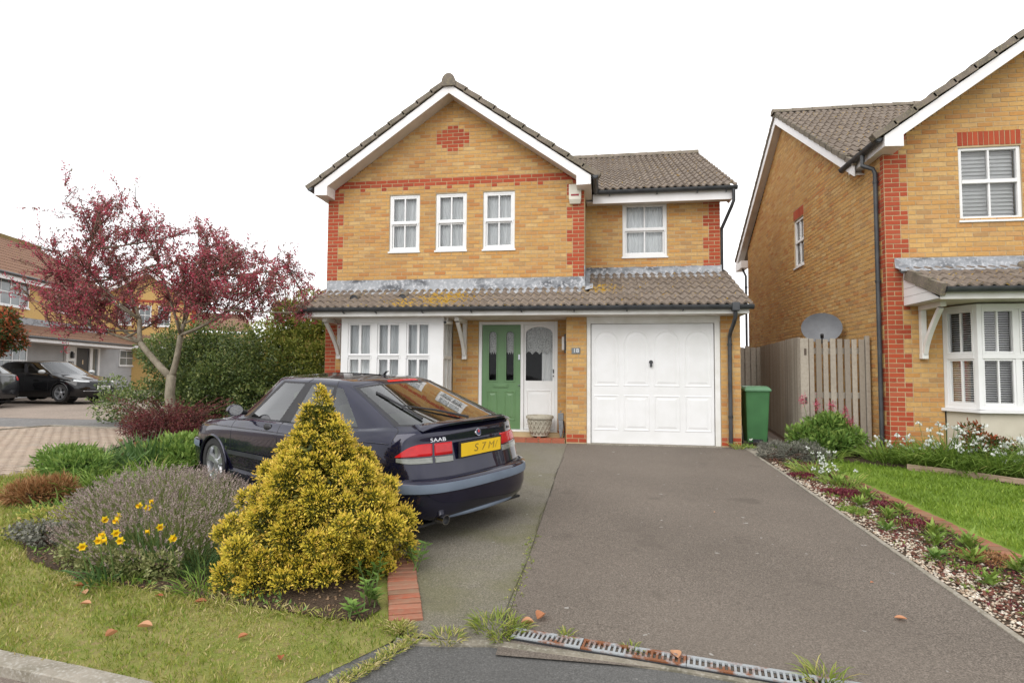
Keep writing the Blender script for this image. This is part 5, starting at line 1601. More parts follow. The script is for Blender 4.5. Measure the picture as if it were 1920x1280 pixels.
class Car:
    def __init__(s, net, root, R=8):
        """net: rows (bottom to roof) of columns (front centre round the left side to rear centre)"""
        net = np.array(net, float)
        s.nr, s.nc = net.shape[:2]; s.R = R; s.root = root
        U = np.linspace(0, s.nc - 1, (s.nc - 1) * R + 1); Vv = np.linspace(0, s.nr - 1, (s.nr - 1) * R + 1)
        A = np.stack([cr_eval(net[r], U) for r in range(s.nr)])             # rows x U
        s.G = np.stack([cr_eval(A[:, j], Vv) for j in range(len(U))], 1)    # V x U x 3
        s.U, s.V = U, Vv
        s.G[:, 0, 1] = 0; s.G[:, -1, 1] = 0
        s.claim = np.zeros((len(Vv) - 1, len(U) - 1), int)
    def at(s, u, v, out=0.0, side=1):
        """point on the surface"""
        i = min(max(v * s.R, 0), s.G.shape[0] - 1.001); j = min(max(u * s.R, 0), s.G.shape[1] - 1.001)
        a, b = int(i), int(j); fi, fj = i - a, j - b
        g = s.G
        p = (g[a, b] * (1 - fi) * (1 - fj) + g[a + 1, b] * fi * (1 - fj) + g[a, b + 1] * (1 - fi) * fj + g[a + 1, b + 1] * fi * fj)
        du = g[a, min(b + 1, g.shape[1] - 1)] - g[a, max(b - 1, 0)]; dv = g[min(a + 1, g.shape[0] - 1), b] - g[max(a - 1, 0), b]
        n = np.cross(dv, du); n = n / (np.linalg.norm(n) + 1e-9)
        if np.dot(n, p - np.array([0, 0, .7])) < 0: n = -n
        p = p + n * out
        return Vector((p[0], p[1] * side, p[2]))
    def patch(s, name, u0, u1, v0, v1, mat, parent=None, out=0.0, sides=(1, -1), label=None, thick=0.0):
        """cut a window, lamp or strip out of the body; one object for each side, one when it spans the centre line"""
        R = s.R
        a, b, c, d = round(v0 * R), round(v1 * R), round(u0 * R), round(u1 * R)
        s.claim[a:b, c:d] = 1
        sub = s.G[a:b + 1, c:d + 1].copy()
        du = np.gradient(sub, axis=1); dv = np.gradient(sub, axis=0)
        n = np.cross(dv, du); n /= np.linalg.norm(n, axis=2, keepdims=True) + 1e-9
        flip = np.sign(np.sum(n * (sub - np.array([0, 0, .7])), axis=2, keepdims=True)); flip[flip == 0] = 1
        sub = sub + n * flip * out
        h, w_ = sub.shape[:2]
        F = [(i * w_ + j, i * w_ + j + 1, (i + 1) * w_ + j + 1, (i + 1) * w_ + j) for i in range(h - 1) for j in range(w_ - 1)]
        objs = []
        groups = [(1, -1)] if (u0 == 0 or u1 == s.nc - 1) and len(sides) == 2 else [(x,) for x in sides]
        for gp in groups:
            m = MB()
            for sd in gp:
                m.add([(p[0], p[1] * sd, p[2]) for p in sub.reshape(-1, 3)], F)
            o = m.build(name, mat, parent or s.root, smooth=True, local=True)
            bm = bmesh.new(); bm.from_mesh(o.data); bmesh.ops.remove_doubles(bm, verts=bm.verts, dist=.0005); bmesh.ops.recalc_face_normals(bm, faces=bm.faces)
            bm.to_mesh(o.data); bm.free()
            objs.append(o)
        return objs
    def body(s, mat, arches=(), rad=.345, name='body', skip_below=None):
        g = s.G; H, W_ = g.shape[:2]
        P = g.copy()
        side = np.zeros((H, W_), bool)
        for (ax, az) in arches:
            d = np.hypot(P[..., 0] - ax, P[..., 2] - az)
            ins = (d < rad) & (P[..., 1] > .55) & (P[..., 2] < az + rad + .02)
            side |= ins
        keep = np.ones((H - 1, W_ - 1), bool)
        allin = side[:-1, :-1] & side[1:, :-1] & side[:-1, 1:] & side[1:, 1:]
        keep &= ~allin; keep &= s.claim == 0
        for (ax, az) in arches:    # snap the remaining inner vertices onto the arch
            dx = P[..., 0] - ax; dz = P[..., 2] - az; d = np.hypot(dx, dz) + 1e-9
            ins = (d < rad) & (P[..., 1] > .55)
            f = np.where(ins, rad / d, 1.0)
            P[..., 0] = np.where(ins, ax + dx * f, P[..., 0]); P[..., 2] = np.where(ins, az + dz * f, P[..., 2])
        F = [(i * W_ + j, i * W_ + j + 1, (i + 1) * W_ + j + 1, (i + 1) * W_ + j) for i in range(H - 1) for j in range(W_ - 1) if keep[i, j]]
        m = MB()
        for sd in (1, -1): m.add([(p[0], p[1] * sd, p[2]) for p in P.reshape(-1, 3)], F)
        o = m.build(name, mat, s.root, smooth=True, local=True)
        bm = bmesh.new(); bm.from_mesh(o.data); bmesh.ops.remove_doubles(bm, verts=bm.verts, dist=.0006)
        bmesh.ops.delete(bm, geom=[v for v in bm.verts if not v.link_faces], context='VERTS')
        bmesh.ops.recalc_face_normals(bm, faces=bm.faces); bm.to_mesh(o.data); bm.free()
        s.B = o
        for (ax, az) in arches:
            for sd in (1, -1):
                y = s.arch_y(ax)
                m = MB(); m.tube([(ax + (rad - .004) * math.cos(t), sd * (y - .004), az + (rad - .004) * math.sin(t)) for t in np.linspace(-.25, PI + .25, 22)], .017, 8); m.build('arch_lip', mat, s.root, smooth=True, local=True)
                m = MB(); V = []; F = []
                for t in np.linspace(-.6, PI + .6, 18):
                    for yy in (y - .01, .45): V.append((ax + rad * .985 * math.cos(t), sd * yy, az + rad * .985 * math.sin(t)))
                for i in range(17): F.append((2 * i, 2 * i + 1, 2 * i + 3, 2 * i + 2))
                V2 = [(ax + rad * math.cos(t), sd * .45, az + rad * math.sin(t)) for t in np.linspace(0, 2 * PI, 20)]
                m.add(V, F); m.add(V2, [tuple(range(20))]); m.build('wheel_well', M['car_dark'], s.root, local=True)
        return o
    def arch_y(s, ax):
        g = s.G; sel = (np.abs(g[..., 0] - ax) < .12) & (g[..., 2] > .3) & (g[..., 2] < .75)
        return float(g[..., 1][sel].max())
    def line(s, name, path, r=.004, mat=None, sides=(1, -1), parent=None, out=.0):
        for sd in sides:
            m = MB(); pts = []
            for (a, b) in zip(path[:-1], path[1:]):
                for t in np.linspace(0, 1, 10, endpoint=False): pts.append(s.at(a[0] + (b[0] - a[0]) * t, a[1] + (b[1] - a[1]) * t, out, sd))
            pts.append(s.at(*path[-1], out, sd))
            m.tube(pts, r, 5); m.build(name, mat or M['car_dark'], parent or s.B, local=True, smooth=True)

def wheel(root, x, y, z, rad, rim, sd, spokes=5, tyre_w=.19, mat='alloy', double=False):
    T = bpy.data.objects.new('wheel', None); link(T, root); T.location = (x, y, z)
    OFF[T.name] = Vector((0, 0, 0))
    a = (0, sd, 0); h = tyre_w / 2
    m = MB(); m.lathe([(rim * .97, -h * .8), (rim * 1.08, -h), (rad * .93, -h * .98), (rad * .985, -h * .75), (rad, -h * .4), (rad, h * .4), (rad * .985, h * .75), (rad * .93, h * .98), (rim * 1.08, h), (rim * .97, h * .8)], (0, 0, 0), a, 40); m.build('tyre', M['rubber'], T, smooth='auto', local=True)
    m = MB(); m.lathe([(rim * .9, -h * .7), (rim * .9, h * .5), (rim * .96, h * .86), (rim * 1.0, h * .86), (rim * 1.0, h * .7)], (0, 0, 0), a, 40); m.build('rim', M[mat], T, smooth='auto', local=True)
    m = MB(); m.lathe([(0.001, -h * .2), (rim * .9, -h * .2)], (0, 0, 0), a, 24); m.build('brake_disc', M['car_dark'], T, local=True)
    m = MB(); m.lathe([(.001, h * .72), (.045, h * .72), (.06, h * .62), (.075, h * .3)], (0, 0, 0), a, 20); m.build('hub', M[mat], T, smooth='auto', local=True)
    for k in range(spokes):
        for off in ((-.12, .12) if double else (0,)):
            th = 2 * PI * k / spokes + off + .3
            m = MB(); c, s_ = math.cos(th), math.sin(th)
            w0, w1 = (.022, .022) if double else (.040, .060)
            V = []
            for (r, wd, d0, d1) in ((.035, w0, h * .68, h * .3), (rim * .5, (w0 + w1) * .48, h * .62, h * .3), (rim * .95, w1, h * .74, h * .35)):
                for (e, dd) in ((-wd, d1), (-wd * .7, d0), (wd * .7, d0), (wd, d1)):
                    V.append((c * r - s_ * e, sd * dd, s_ * r + c * e))
            F = [(i * 4 + j, i * 4 + j + 1, i * 4 + j + 5, i * 4 + j + 4) for i in range(2) for j in range(3)] + [(0, 1, 2, 3), (8, 9, 10, 11)]
            m.add(V, F); m.build('spoke', M[mat], T, local=True)
    return T

def bumper(root, name, path, prof, mat, strip=None):
    """sweep prof [(out,z,mi)] along plan path [(x,y)] (left half, mirrored)"""
    pts = cr_eval(np.array([(x, y, 0) for x, y in path]), np.linspace(0, len(path) - 1, (len(path) - 1) * 6 + 1))
    V = []; F = []; MI = []
    full = [(p[0], p[1]) for p in pts] + [(p[0], -p[1]) for p in pts[::-1][1:]]
    n = len(full); k = len(prof)
    for i, (x, y) in enumerate(full):
        a = Vector(full[max(i - 1, 0)]); b = Vector(full[min(i + 1, n - 1)]); d = (b - a).normalized(); nn = Vector((-d.y, d.x))
        if nn.dot(Vector((x, y))) < 0: nn = -nn
        for (o, z, mi) in prof: V.append((x + nn.x * o, y + nn.y * o, z))
    mb = MB()
    F0 = []; F1 = []
    for i in range(n - 1):
        for j in range(k - 1):
            (F1 if prof[j][2] else F0).append((i * k + j, i * k + j + 1, (i + 1) * k + j + 1, (i + 1) * k + j))
    mb.add(V, F0)
    o = mb.build(name, mat, root, smooth='auto', local=True)
    if F1:
        m2 = MB(); m2.add(V, F1); m2.build('bumper_strip', strip, o, smooth='auto', local=True)
    return o

# ------------------------------------------------------------------ the dark blue hatchback on the drive
HB = thing('hatchback_car', 'dark blue five-door hatchback parked askew beside the gold conifer', 'car', (-2.9455, -3.941, -.180), rotz=2.6067)
HB.rotation_euler = (-.0387, -.023, 2.6067)
OFF[HB.name] = Vector((0, 0, 0))
X5 = [ # rows of (x,y,z)
 [(2.17,0,.24),(2.12,.42,.24),(1.95,.70,.24),(1.68,.79,.24),(1.30,.80,.23),(.88,.80,.20),(.35,.80,.20),(-.18,.80,.20),(-.88,.80,.20),(-1.30,.80,.23),(-1.70,.79,.26),(-2.14,.72,.27),(-2.31,.40,.27),(-2.34,0,.27)],
 [(2.21,0,.36),(2.16,.43,.36),(1.99,.73,.36),(1.70,.815,.36),(1.30,.83,.36),(.88,.83,.34),(.35,.83,.34),(-.18,.83,.34),(-.88,.83,.34),(-1.30,.83,.36),(-1.70,.82,.38),(-2.16,.74,.38),(-2.33,.41,.38),(-2.36,0,.38)],
 [(2.22,0,.47),(2.17,.43,.47),(2.01,.74,.47),(1.71,.83,.48),(1.30,.848,.48),(.88,.848,.47),(.35,.848,.48),(-.18,.848,.48),(-.88,.848,.49),(-1.30,.848,.50),(-1.72,.836,.51),(-2.17,.75,.50),(-2.34,.41,.50),(-2.37,0,.50)],
 [(2.20,0,.55),(2.15,.43,.55),(2.00,.74,.55),(1.71,.835,.555),(1.30,.855,.56),(.88,.855,.55),(.35,.855,.56),(-.18,.855,.57),(-.88,.855,.58),(-1.30,.855,.585),(-1.72,.843,.59),(-2.16,.755,.58),(-2.33,.41,.58),(-2.355,0,.58)],
 [(2.18,0,.62),(2.13,.42,.62),(1.98,.73,.63),(1.70,.83,.645),(1.30,.853,.66),(.88,.854,.66),(.35,.854,.67),(-.18,.854,.69),(-.88,.853,.70),(-1.30,.852,.705),(-1.70,.84,.71),(-2.12,.765,.705),(-2.30,.42,.70),(-2.33,0,.70)],
 [(2.14,0,.68),(2.10,.41,.69),(1.95,.70,.71),(1.69,.80,.755),(1.30,.832,.79),(.88,.838,.815),(.35,.84,.83),(-.18,.842,.845),(-.88,.842,.86),(-1.30,.838,.865),(-1.72,.818,.87),(-2.09,.735,.875),(-2.27,.41,.88),(-2.30,0,.88)],
 [(2.09,0,.71),(2.05,.39,.72),(1.91,.64,.75),(1.66,.735,.805),(1.30,.775,.855),(.88,.79,.895),(.35,.80,.92),(-.18,.80,.935),(-.88,.80,.95),(-1.30,.79,.96),(-1.75,.755,.965),(-2.07,.67,.965),(-2.22,.39,.97),(-2.25,0,.975)],
 [(1.02,0,.985),(.99,.36,.975),(.94,.58,.965),(.90,.68,.955),(.86,.72,.945),(.74,.745,.945),(.35,.765,.952),(-.18,.77,.962),(-.90,.765,.975),(-1.34,.745,.99),(-1.72,.69,1.01),(-2.02,.56,1.02),(-2.13,.32,1.025),(-2.16,0,1.025)],
 [(.30,0,1.378),(.28,.28,1.373),(.22,.46,1.36),(.16,.53,1.35),(.07,.565,1.34),(-.02,.575,1.338),(-.16,.585,1.345),(-.38,.59,1.348),(-.88,.585,1.335),(-.99,.578,1.325),(-1.10,.545,1.32),(-1.19,.45,1.34),(-1.24,.26,1.358),(-1.25,0,1.363)],
 [(.20,0,1.402),(.18,.25,1.40),(.12,.40,1.392),(.06,.46,1.387),(0,.49,1.383),(-.08,.50,1.384),(-.22,.51,1.39),(-.42,.515,1.393),(-.82,.505,1.388),(-.93,.49,1.382),(-1.02,.46,1.376),(-1.09,.37,1.385),(-1.13,.21,1.394),(-1.14,0,1.398)],
 [(.05,0,1.418),(.04,.03,1.418),(0,.05,1.42),(-.06,.06,1.421),(-.12,.06,1.422),(-.2,.06,1.423),(-.3,.06,1.424),(-.45,.06,1.424),(-.72,.06,1.42),(-.8,.06,1.418),(-.86,.05,1.416),(-.9,.05,1.415),(-.93,.03,1.414),(-.95,0,1.414)]]
X5 = np.array(X5)
for r_, dz in ((5, -.025), (6, -.035), (7, -.042)): X5[r_, 4:10, 2] += dz * np.array([.5, 1, 1, 1, 1, .5])
X5[7, 3:6, 0] -= .06
X5[8, 0:7, 0] += np.array([.13, .13, .14, .15, .16, .16, .05]); X5[9, 0:7, 0] += np.array([.10, .10, .11, .12, .12, .11, .04])
X5[8, 0:6, 2] += .006; X5[10, 0:6, 0] += .06
X5[7, 9, 0] = -1.52; X5[6, 9, 0] = -1.42
X5[7, 10:14, 0] = (-1.86, -2.11, -2.20, -2.23); X5[7, 11, 1] = .55; X5[7, 10, 1] = .685
X5[6, 10:14, 0] = (-1.84, -2.12, -2.265, -2.295)
PAINT = car_paint('midnight blue paint', (.008, .008, .023), .4, .2)
c = Car(X5, HB, 10)
c.patch('windscreen', 0, 4.1, 7.1, 7.9, M['car_glass'])
c.patch('front_door_glass', 5.3, 6.8, 7.1, 7.9, M['car_glass'])
c.patch('pillar_trim', 6.8, 7.2, 7.0, 8.0, M['car_dark'])
c.patch('rear_door_glass', 7.2, 7.9, 7.1, 7.9, M['car_glass'])
c.patch('pillar_trim', 7.9, 8.15, 7.0, 8.0, M['car_dark'])
c.patch('quarter_glass', 8.15, 8.9, 7.1, 7.9, M['car_glass'])
c.patch('hatch_glass', 10.4, 13, 7.1, 7.9, M['car_glass'])
c.patch('hatch_glass_border', 10.2, 10.4, 7.0, 8.0, M['car_dark'])
c.patch('hatch_glass_border', 10.4, 13, 7.0, 7.1, M['car_dark'])
c.patch('hatch_glass_border', 10.4, 13, 7.9, 8.0, M['car_dark'])
c.patch('window_trim', 5.0, 8.9, 6.9, 7.1, M['car_dark'])
c.patch('window_trim', 4.9, 6.8, 7.9, 8.0, M['car_dark']); c.patch('window_trim', 7.2, 7.9, 7.9, 8.0, M['car_dark'])
c.patch('window_trim', 4.9, 5.3, 7.1, 7.9, M['car_dark'])
c.patch('head_lamp', 1.0, 2.4, 4.2, 5.2, M['lens_head'], out=.004)
c.patch('grille', 0, .8, 4.0, 5.2, M['car_dark'], out=.002)
c.patch('side_rub_strip', 4.9, 8.0, 2.1, 2.7, M['rub'], out=.012)
c.patch('high_brake_lamp', 12.2, 13, 8.1, 8.5, M['lens_red'], out=.004)
c.body(PAINT, arches=((1.30, .31), (-1.30, .31)), rad=.345)
for path in ([(5.05, 1.0), (5.05, 6.9)], [(7.0, .9), (7.0, 6.9)], [(8.1, 6.9), (8.35, 5.0), (8.45, 3.6)], [(5.05, 1.0), (8.3, 1.0)], [(10.1, 8.2), (10.15, 7.0), (10.5, 6.2), (10.68, 5.05)], [(10.1, 8.2), (11, 8.25), (13, 8.3)], [(2.6, 5.9), (4.2, 5.92), (5.0, 6.7)], [(7.0, 8.0), (7.0, 8.6)], [(8.15, 8.0), (8.15, 8.6)]):
    c.line('panel_gap', path, .0035)
c.line('waist_crease', [(2.5, 5.0), (5, 5.0), (8, 5.0), (10.6, 5.0)], .006, PAINT)
def lamp_skin(name, u0, u1, lo, hi, mat, out=.009):
    for sd in (1, -1):
        m = MB(); V = []; F = []; nu, nv = 26, 8
        for i in range(nu + 1):
            u = u0 + (u1 - u0) * i / nu; a_, b_ = lo(u), hi(u)
            for j in range(nv + 1):
                e = min(i, nu - i, j * 3, (nv - j) * 3)
                V.append(c.at(u, a_ + (b_ - a_) * j / nv, out if e > 0 else -.004, sd))
        for i in range(nu):
            for j in range(nv): F.append((i * (nv + 1) + j, i * (nv + 1) + j + 1, (i + 1) * (nv + 1) + j + 1, (i + 1) * (nv + 1) + j))
        m.add(V, F); m.build(name, mat, HB, smooth='auto', local=True)
tp = lambda u: 5.0 - .62 * max(0, (11.45 - u) / .65) ** 1.6
lamp_skin('tail_lamp', 10.80, 11.70, lambda u: 4.36, lambda u: max(tp(u), 4.40), M['lens_red']); lamp_skin('tail_lamp', 11.73, 12.2, lambda u: 4.36, lambda u: 5.0, M['lens_red'])
lamp_skin('tail_lamp_lower', 10.82, 11.70, lambda u: 4.02 + .12 * max(0, (11.2 - u) / .4), lambda u: 4.345, M['lens_clear']); lamp_skin('tail_lamp_lower', 11.73, 12.2, lambda u: 4.02, lambda u: 4.345, M['lens_clear'])
for sd in (1, -1):
    for u in (6.55, 7.75):
        q = c.at(u, 5.45, .0, sd); m = MB(); m.lathe([(.001, .018), (.05, .016), (.075, .006), (.082, -.004)], (0, 0, 0), (0, sd, 0), 22)
        o = m.build('door_handle', M['car_dark'], c.B, smooth=True, local=True); o.location = q; o.scale = (1.0, 1, .55)
    # mirrors
    m = MB(); m.lathe([(.001, .09), (.05, .08), (.082, .04), (.09, 0), (.088, -.045), (.075, -.05), (.001, -.05)], (0, 0, 0), (1, 0, 0), 20)
    o = m.build('door_mirror', PAINT, HB, smooth='auto', local=True); o.location = (.62, sd * .92, 1.01); o.scale = (.9, 1.0, .74)
    m = MB(); m.lathe([(.001, -.052), (.078, -.052)], (0, 0, 0), (1, 0, 0), 20); m.build('mirror_glass', M['chrome'], o, local=True)
    m = MB(); m.tube([(.66, sd * .76, .965), (.64, sd * .86, .985)], .028, 8); m.build('mirror_arm', M['car_dark'], HB, local=True)
# bumpers, lip and sill
rp = [(-1.68, .835), (-1.95, .825), (-2.18, .755), (-2.32, .60), (-2.385, .35), (-2.40, 0)]
bumper(HB, 'rear_bumper', rp, [(-.04, .585, 0), (.0, .585, 0), (.035, .575, 0), (.055, .555, 1), (.062, .50, 1), (.055, .475, 0), (.045, .47, 0), (.045, .38, 0), (.02, .28, 0), (-.03, .225, 0), (-.1, .21, 0)], PAINT, M['strip_blue'])
bumper(HB, 'rear_lip', [(-2.15, .62), (-2.32, .45), (-2.37, .25), (-2.385, 0)], [(-.02, .272, 0), (.012, .270, 0), (.026, .245, 0), (.02, .228, 0), (-.02, .222, 0)], M['strip_blue'])
fp = [(1.66, .82), (1.88, .79), (2.05, .68), (2.17, .45), (2.22, .2), (2.23, 0)]
bumper(HB, 'front_bumper', fp, [(-.04, .575, 0), (.02, .57, 0), (.04, .555, 1), (.045, .49, 1), (.035, .47, 0), (.03, .38, 0), (.01, .26, 0), (-.06, .20, 0)], PAINT, M['strip_blue'])
for sd in (1, -1):
    m = MB(); V = []; F = []
    for x in np.linspace(.93, -.93, 12):
        for (y, z) in ((.79, .30), (.845, .29), (.86, .24), (.84, .185), (.70, .17)): V.append((x, sd * y, z))
    for i in range(11):
        for j in range(4): F.append((i * 5 + j, i * 5 + j + 1, i * 5 + j + 6, i * 5 + j + 5))
    m.add(V, F); m.build('side_skirt', PAINT, HB, smooth='auto', local=True)
m = MB(); m.box(-2.25, 2.05, -.70, .70, .17, .19); m.build('underside', M['car_dark'], HB, local=True)
# spoiler
V = []; F = []; ny = 20
for i in range(ny + 1):
    y = -.60 + 1.20 * i / ny; e = 1 - (abs(y) / .60) ** 6
    cx = -2.255 + .15 * (abs(y) / .60) ** 2.2
    for (dx, dz) in ((.10, .015), (.02, .048), (-.05, .050 * e + .005), (-.095, .040 * e + .0), (-.095, .024 * e - .004), (-.03, .01), (.08, -.012)):
        V.append((cx + dx, y, 1.012 + dz - .025 * (abs(y) / .60) ** 3))
for i in range(ny):
    for j in range(7): F.append((i * 7 + j, i * 7 + (j + 1) % 7, (i + 1) * 7 + (j + 1) % 7, (i + 1) * 7 + j))
F += [tuple(range(7)), tuple(range(ny * 7, ny * 7 + 7))]
m = MB(); m.add(V, F); m.build('rear_spoiler', PAINT, HB, smooth='auto', local=True)
# number plate, badge, name, brake light, wiper, aerial, exhaust
def on_tail(y, z, out):
    g = c.G[:, -(int(12 * 10 / 10) * 0 + 26):, :].reshape(-1, 3)
    d = np.hypot(g[:, 1] - abs(y), g[:, 2] - z); k = np.argsort(d)[:4]
    return float(np.mean(g[k, 0])) - out
m = MB(); m.box(-2.352, -2.338, -.27, .27, .735, .855); NP = m.build('number_plate', M['plate_yellow'], HB, local=True)
m = MB(); m.box(-2.345, -2.330, -.29, .29, .72, .87); m.build('plate_surround', M['car_dark'], HB, local=True)
smear = pmat('smeared plate marks', (.42, .27, .03), (.22, .14, .03), 30, rough=.4, lo=.4, hi=.6)
for (tx, yy, sz_) in (('S', .08, .10), ('7', -.02, .10), ('M', -.13, .095), ('/', -.20, .09)):
    text_mesh(tx, sz_, smear, NP, (-2.3535, yy, .795), (PI / 2, 0, -PI / 2), 'blurred_character', .0005, sx=1.25, shear=.15)
m = MB(); m.lathe([(.001, .012), (.034, .010), (.040, .0)], (-2.300, 0, .925), (-1, 0, .25), 20); BD = m.build('badge', M['chrome'], HB, smooth='auto', local=True)
m = MB(); m.lathe([(.001, .0135), (.030, .0115)], (-2.300, 0, .925), (-1, 0, .25), 20); m.build('badge_enamel', pmat('badge blue', (.02, .035, .09), (.03, .045, .11), 9, rough=.2), BD, local=True)
m = MB(); m.lathe([(.001, .0145), (.014, .014)], (-2.301, .002, .935), (-1, 0, .25), 12); m.lathe([(.001, .0145), (.011, .014)], (-2.298, -.004, .915), (-1, 0, .25), 10); m.build('badge_emblem', M['lens_red'], BD, local=True)
text_mesh('SAAB', .046, M['chrome'], HB, (-2.255, .47, .905), (PI / 2 - .2, 0, -PI / 2 - .22), 'maker_lettering', .003, sx=1.5)
text_mesh('2.0i', .036, M['chrome'], HB, (-2.235, -.52, .915), (PI / 2 - .2, 0, -PI / 2 + .3), 'model_lettering', .003, sx=1.2)
m = MB(); m.lathe([(.03, 0), (.026, .012), (.008, .02)], (-.90, 0, 1.408), seg=12); m.tube([(-.90, 0, 1.42), (-.94, 0, 1.455), (-.98, 0, 1.465)], [.014, .01, .005], 6); m.build('aerial', M['car_dark'], HB, smooth=True, local=True)
a = c.at(12.9, 7.12, .02); b_ = c.at(11.3, 7.45, .015, 1)
m = MB(); m.tube([a, a.lerp(b_, .5) + Vector((0, 0, .012)), b_], [.012, .010, .006], 6); m.build('rear_wiper', M['car_dark'], HB, local=True)
a = c.at(11.0, 7.72, .012); b_ = c.at(11.35, 7.2, .016)
m = MB(); m.tube([a, a.lerp(b_, .5) + Vector((-.004, 0, .006)), b_], .012, 6); m.build('wiper_blade', M['car_dark'], HB, local=True)
m = MB(); m.lathe([(.038, .0), (.042, .0), (.042, -.18), (.036, -.18), (.036, 0)], (-2.41, .52, .235), (-1, 0, 0), 20); o = m.build('exhaust', M['chrome'], HB, smooth='auto', local=True)
m = MB(); m.lathe([(.001, -.03), (.037, -.03)], (-2.41, .52, .235), (-1, 0, 0), 20); m.build('exhaust_bore', M['car_dark'], o, local=True)
for (xx, zz) in ((.95, .60), (.94, .52)):
    m = MB(); m.box(xx, xx + .03, .853, .858, zz, zz + .035); m.build('wing_badge', M['chrome'], HB, local=True)
for x in (1.30, -1.30):
    for sd in (1, -1): wheel(HB, x, sd * .755, .31, .312, .215, sd)
# inside
m = MB(); m.box(-1.95, -1.05, -.60, .60, .90, .93); m.build('parcel_shelf', M['car_dark'], HB, local=True)
for y in (.36, -.36):
    m = MB(); m.box(.05, .16, y - .24, y + .24, .45, 1.02); m.box(.05, .55, y - .25, y + .25, .38, .52); m.build('front_seat', M['seat'], HB, local=True, bevel=.05)
    m = MB(); m.box(.03, .12, y - .13, y + .13, 1.06, 1.22); m.build('headrest', M['seat'], HB, local=True, bevel=.04)
m = MB(); m.box(-1.05, -.92, -.60, .60, .45, 1.0); m.box(-1.0, -.4, -.6, .6, .36, .5); m.build('rear_seat', M['seat'], HB, local=True, bevel=.05)
for y in (.36, 0, -.36):
    m = MB(); m.box(-1.04, -.95, y - .13, y + .13, 1.02, 1.17); m.build('headrest', M['seat'], HB, local=True, bevel=.05)
m = MB(); m.box(.72, 1.15, -.66, .66, .70, .93); m.build('dashboard', M['car_dark'], HB, local=True, bevel=.04)
m = MB(); m.lathe([(.175, -.012), (.19, 0), (.175, .012), (.165, 0)], (.62, -.36, .93), (-.9, 0, .42), 24, close=True); m.tube([(.62, -.36, .93), (.8, -.36, .85)], .03, 8); m.build('steering_wheel', M['car_dark'], HB, smooth=True, local=True)

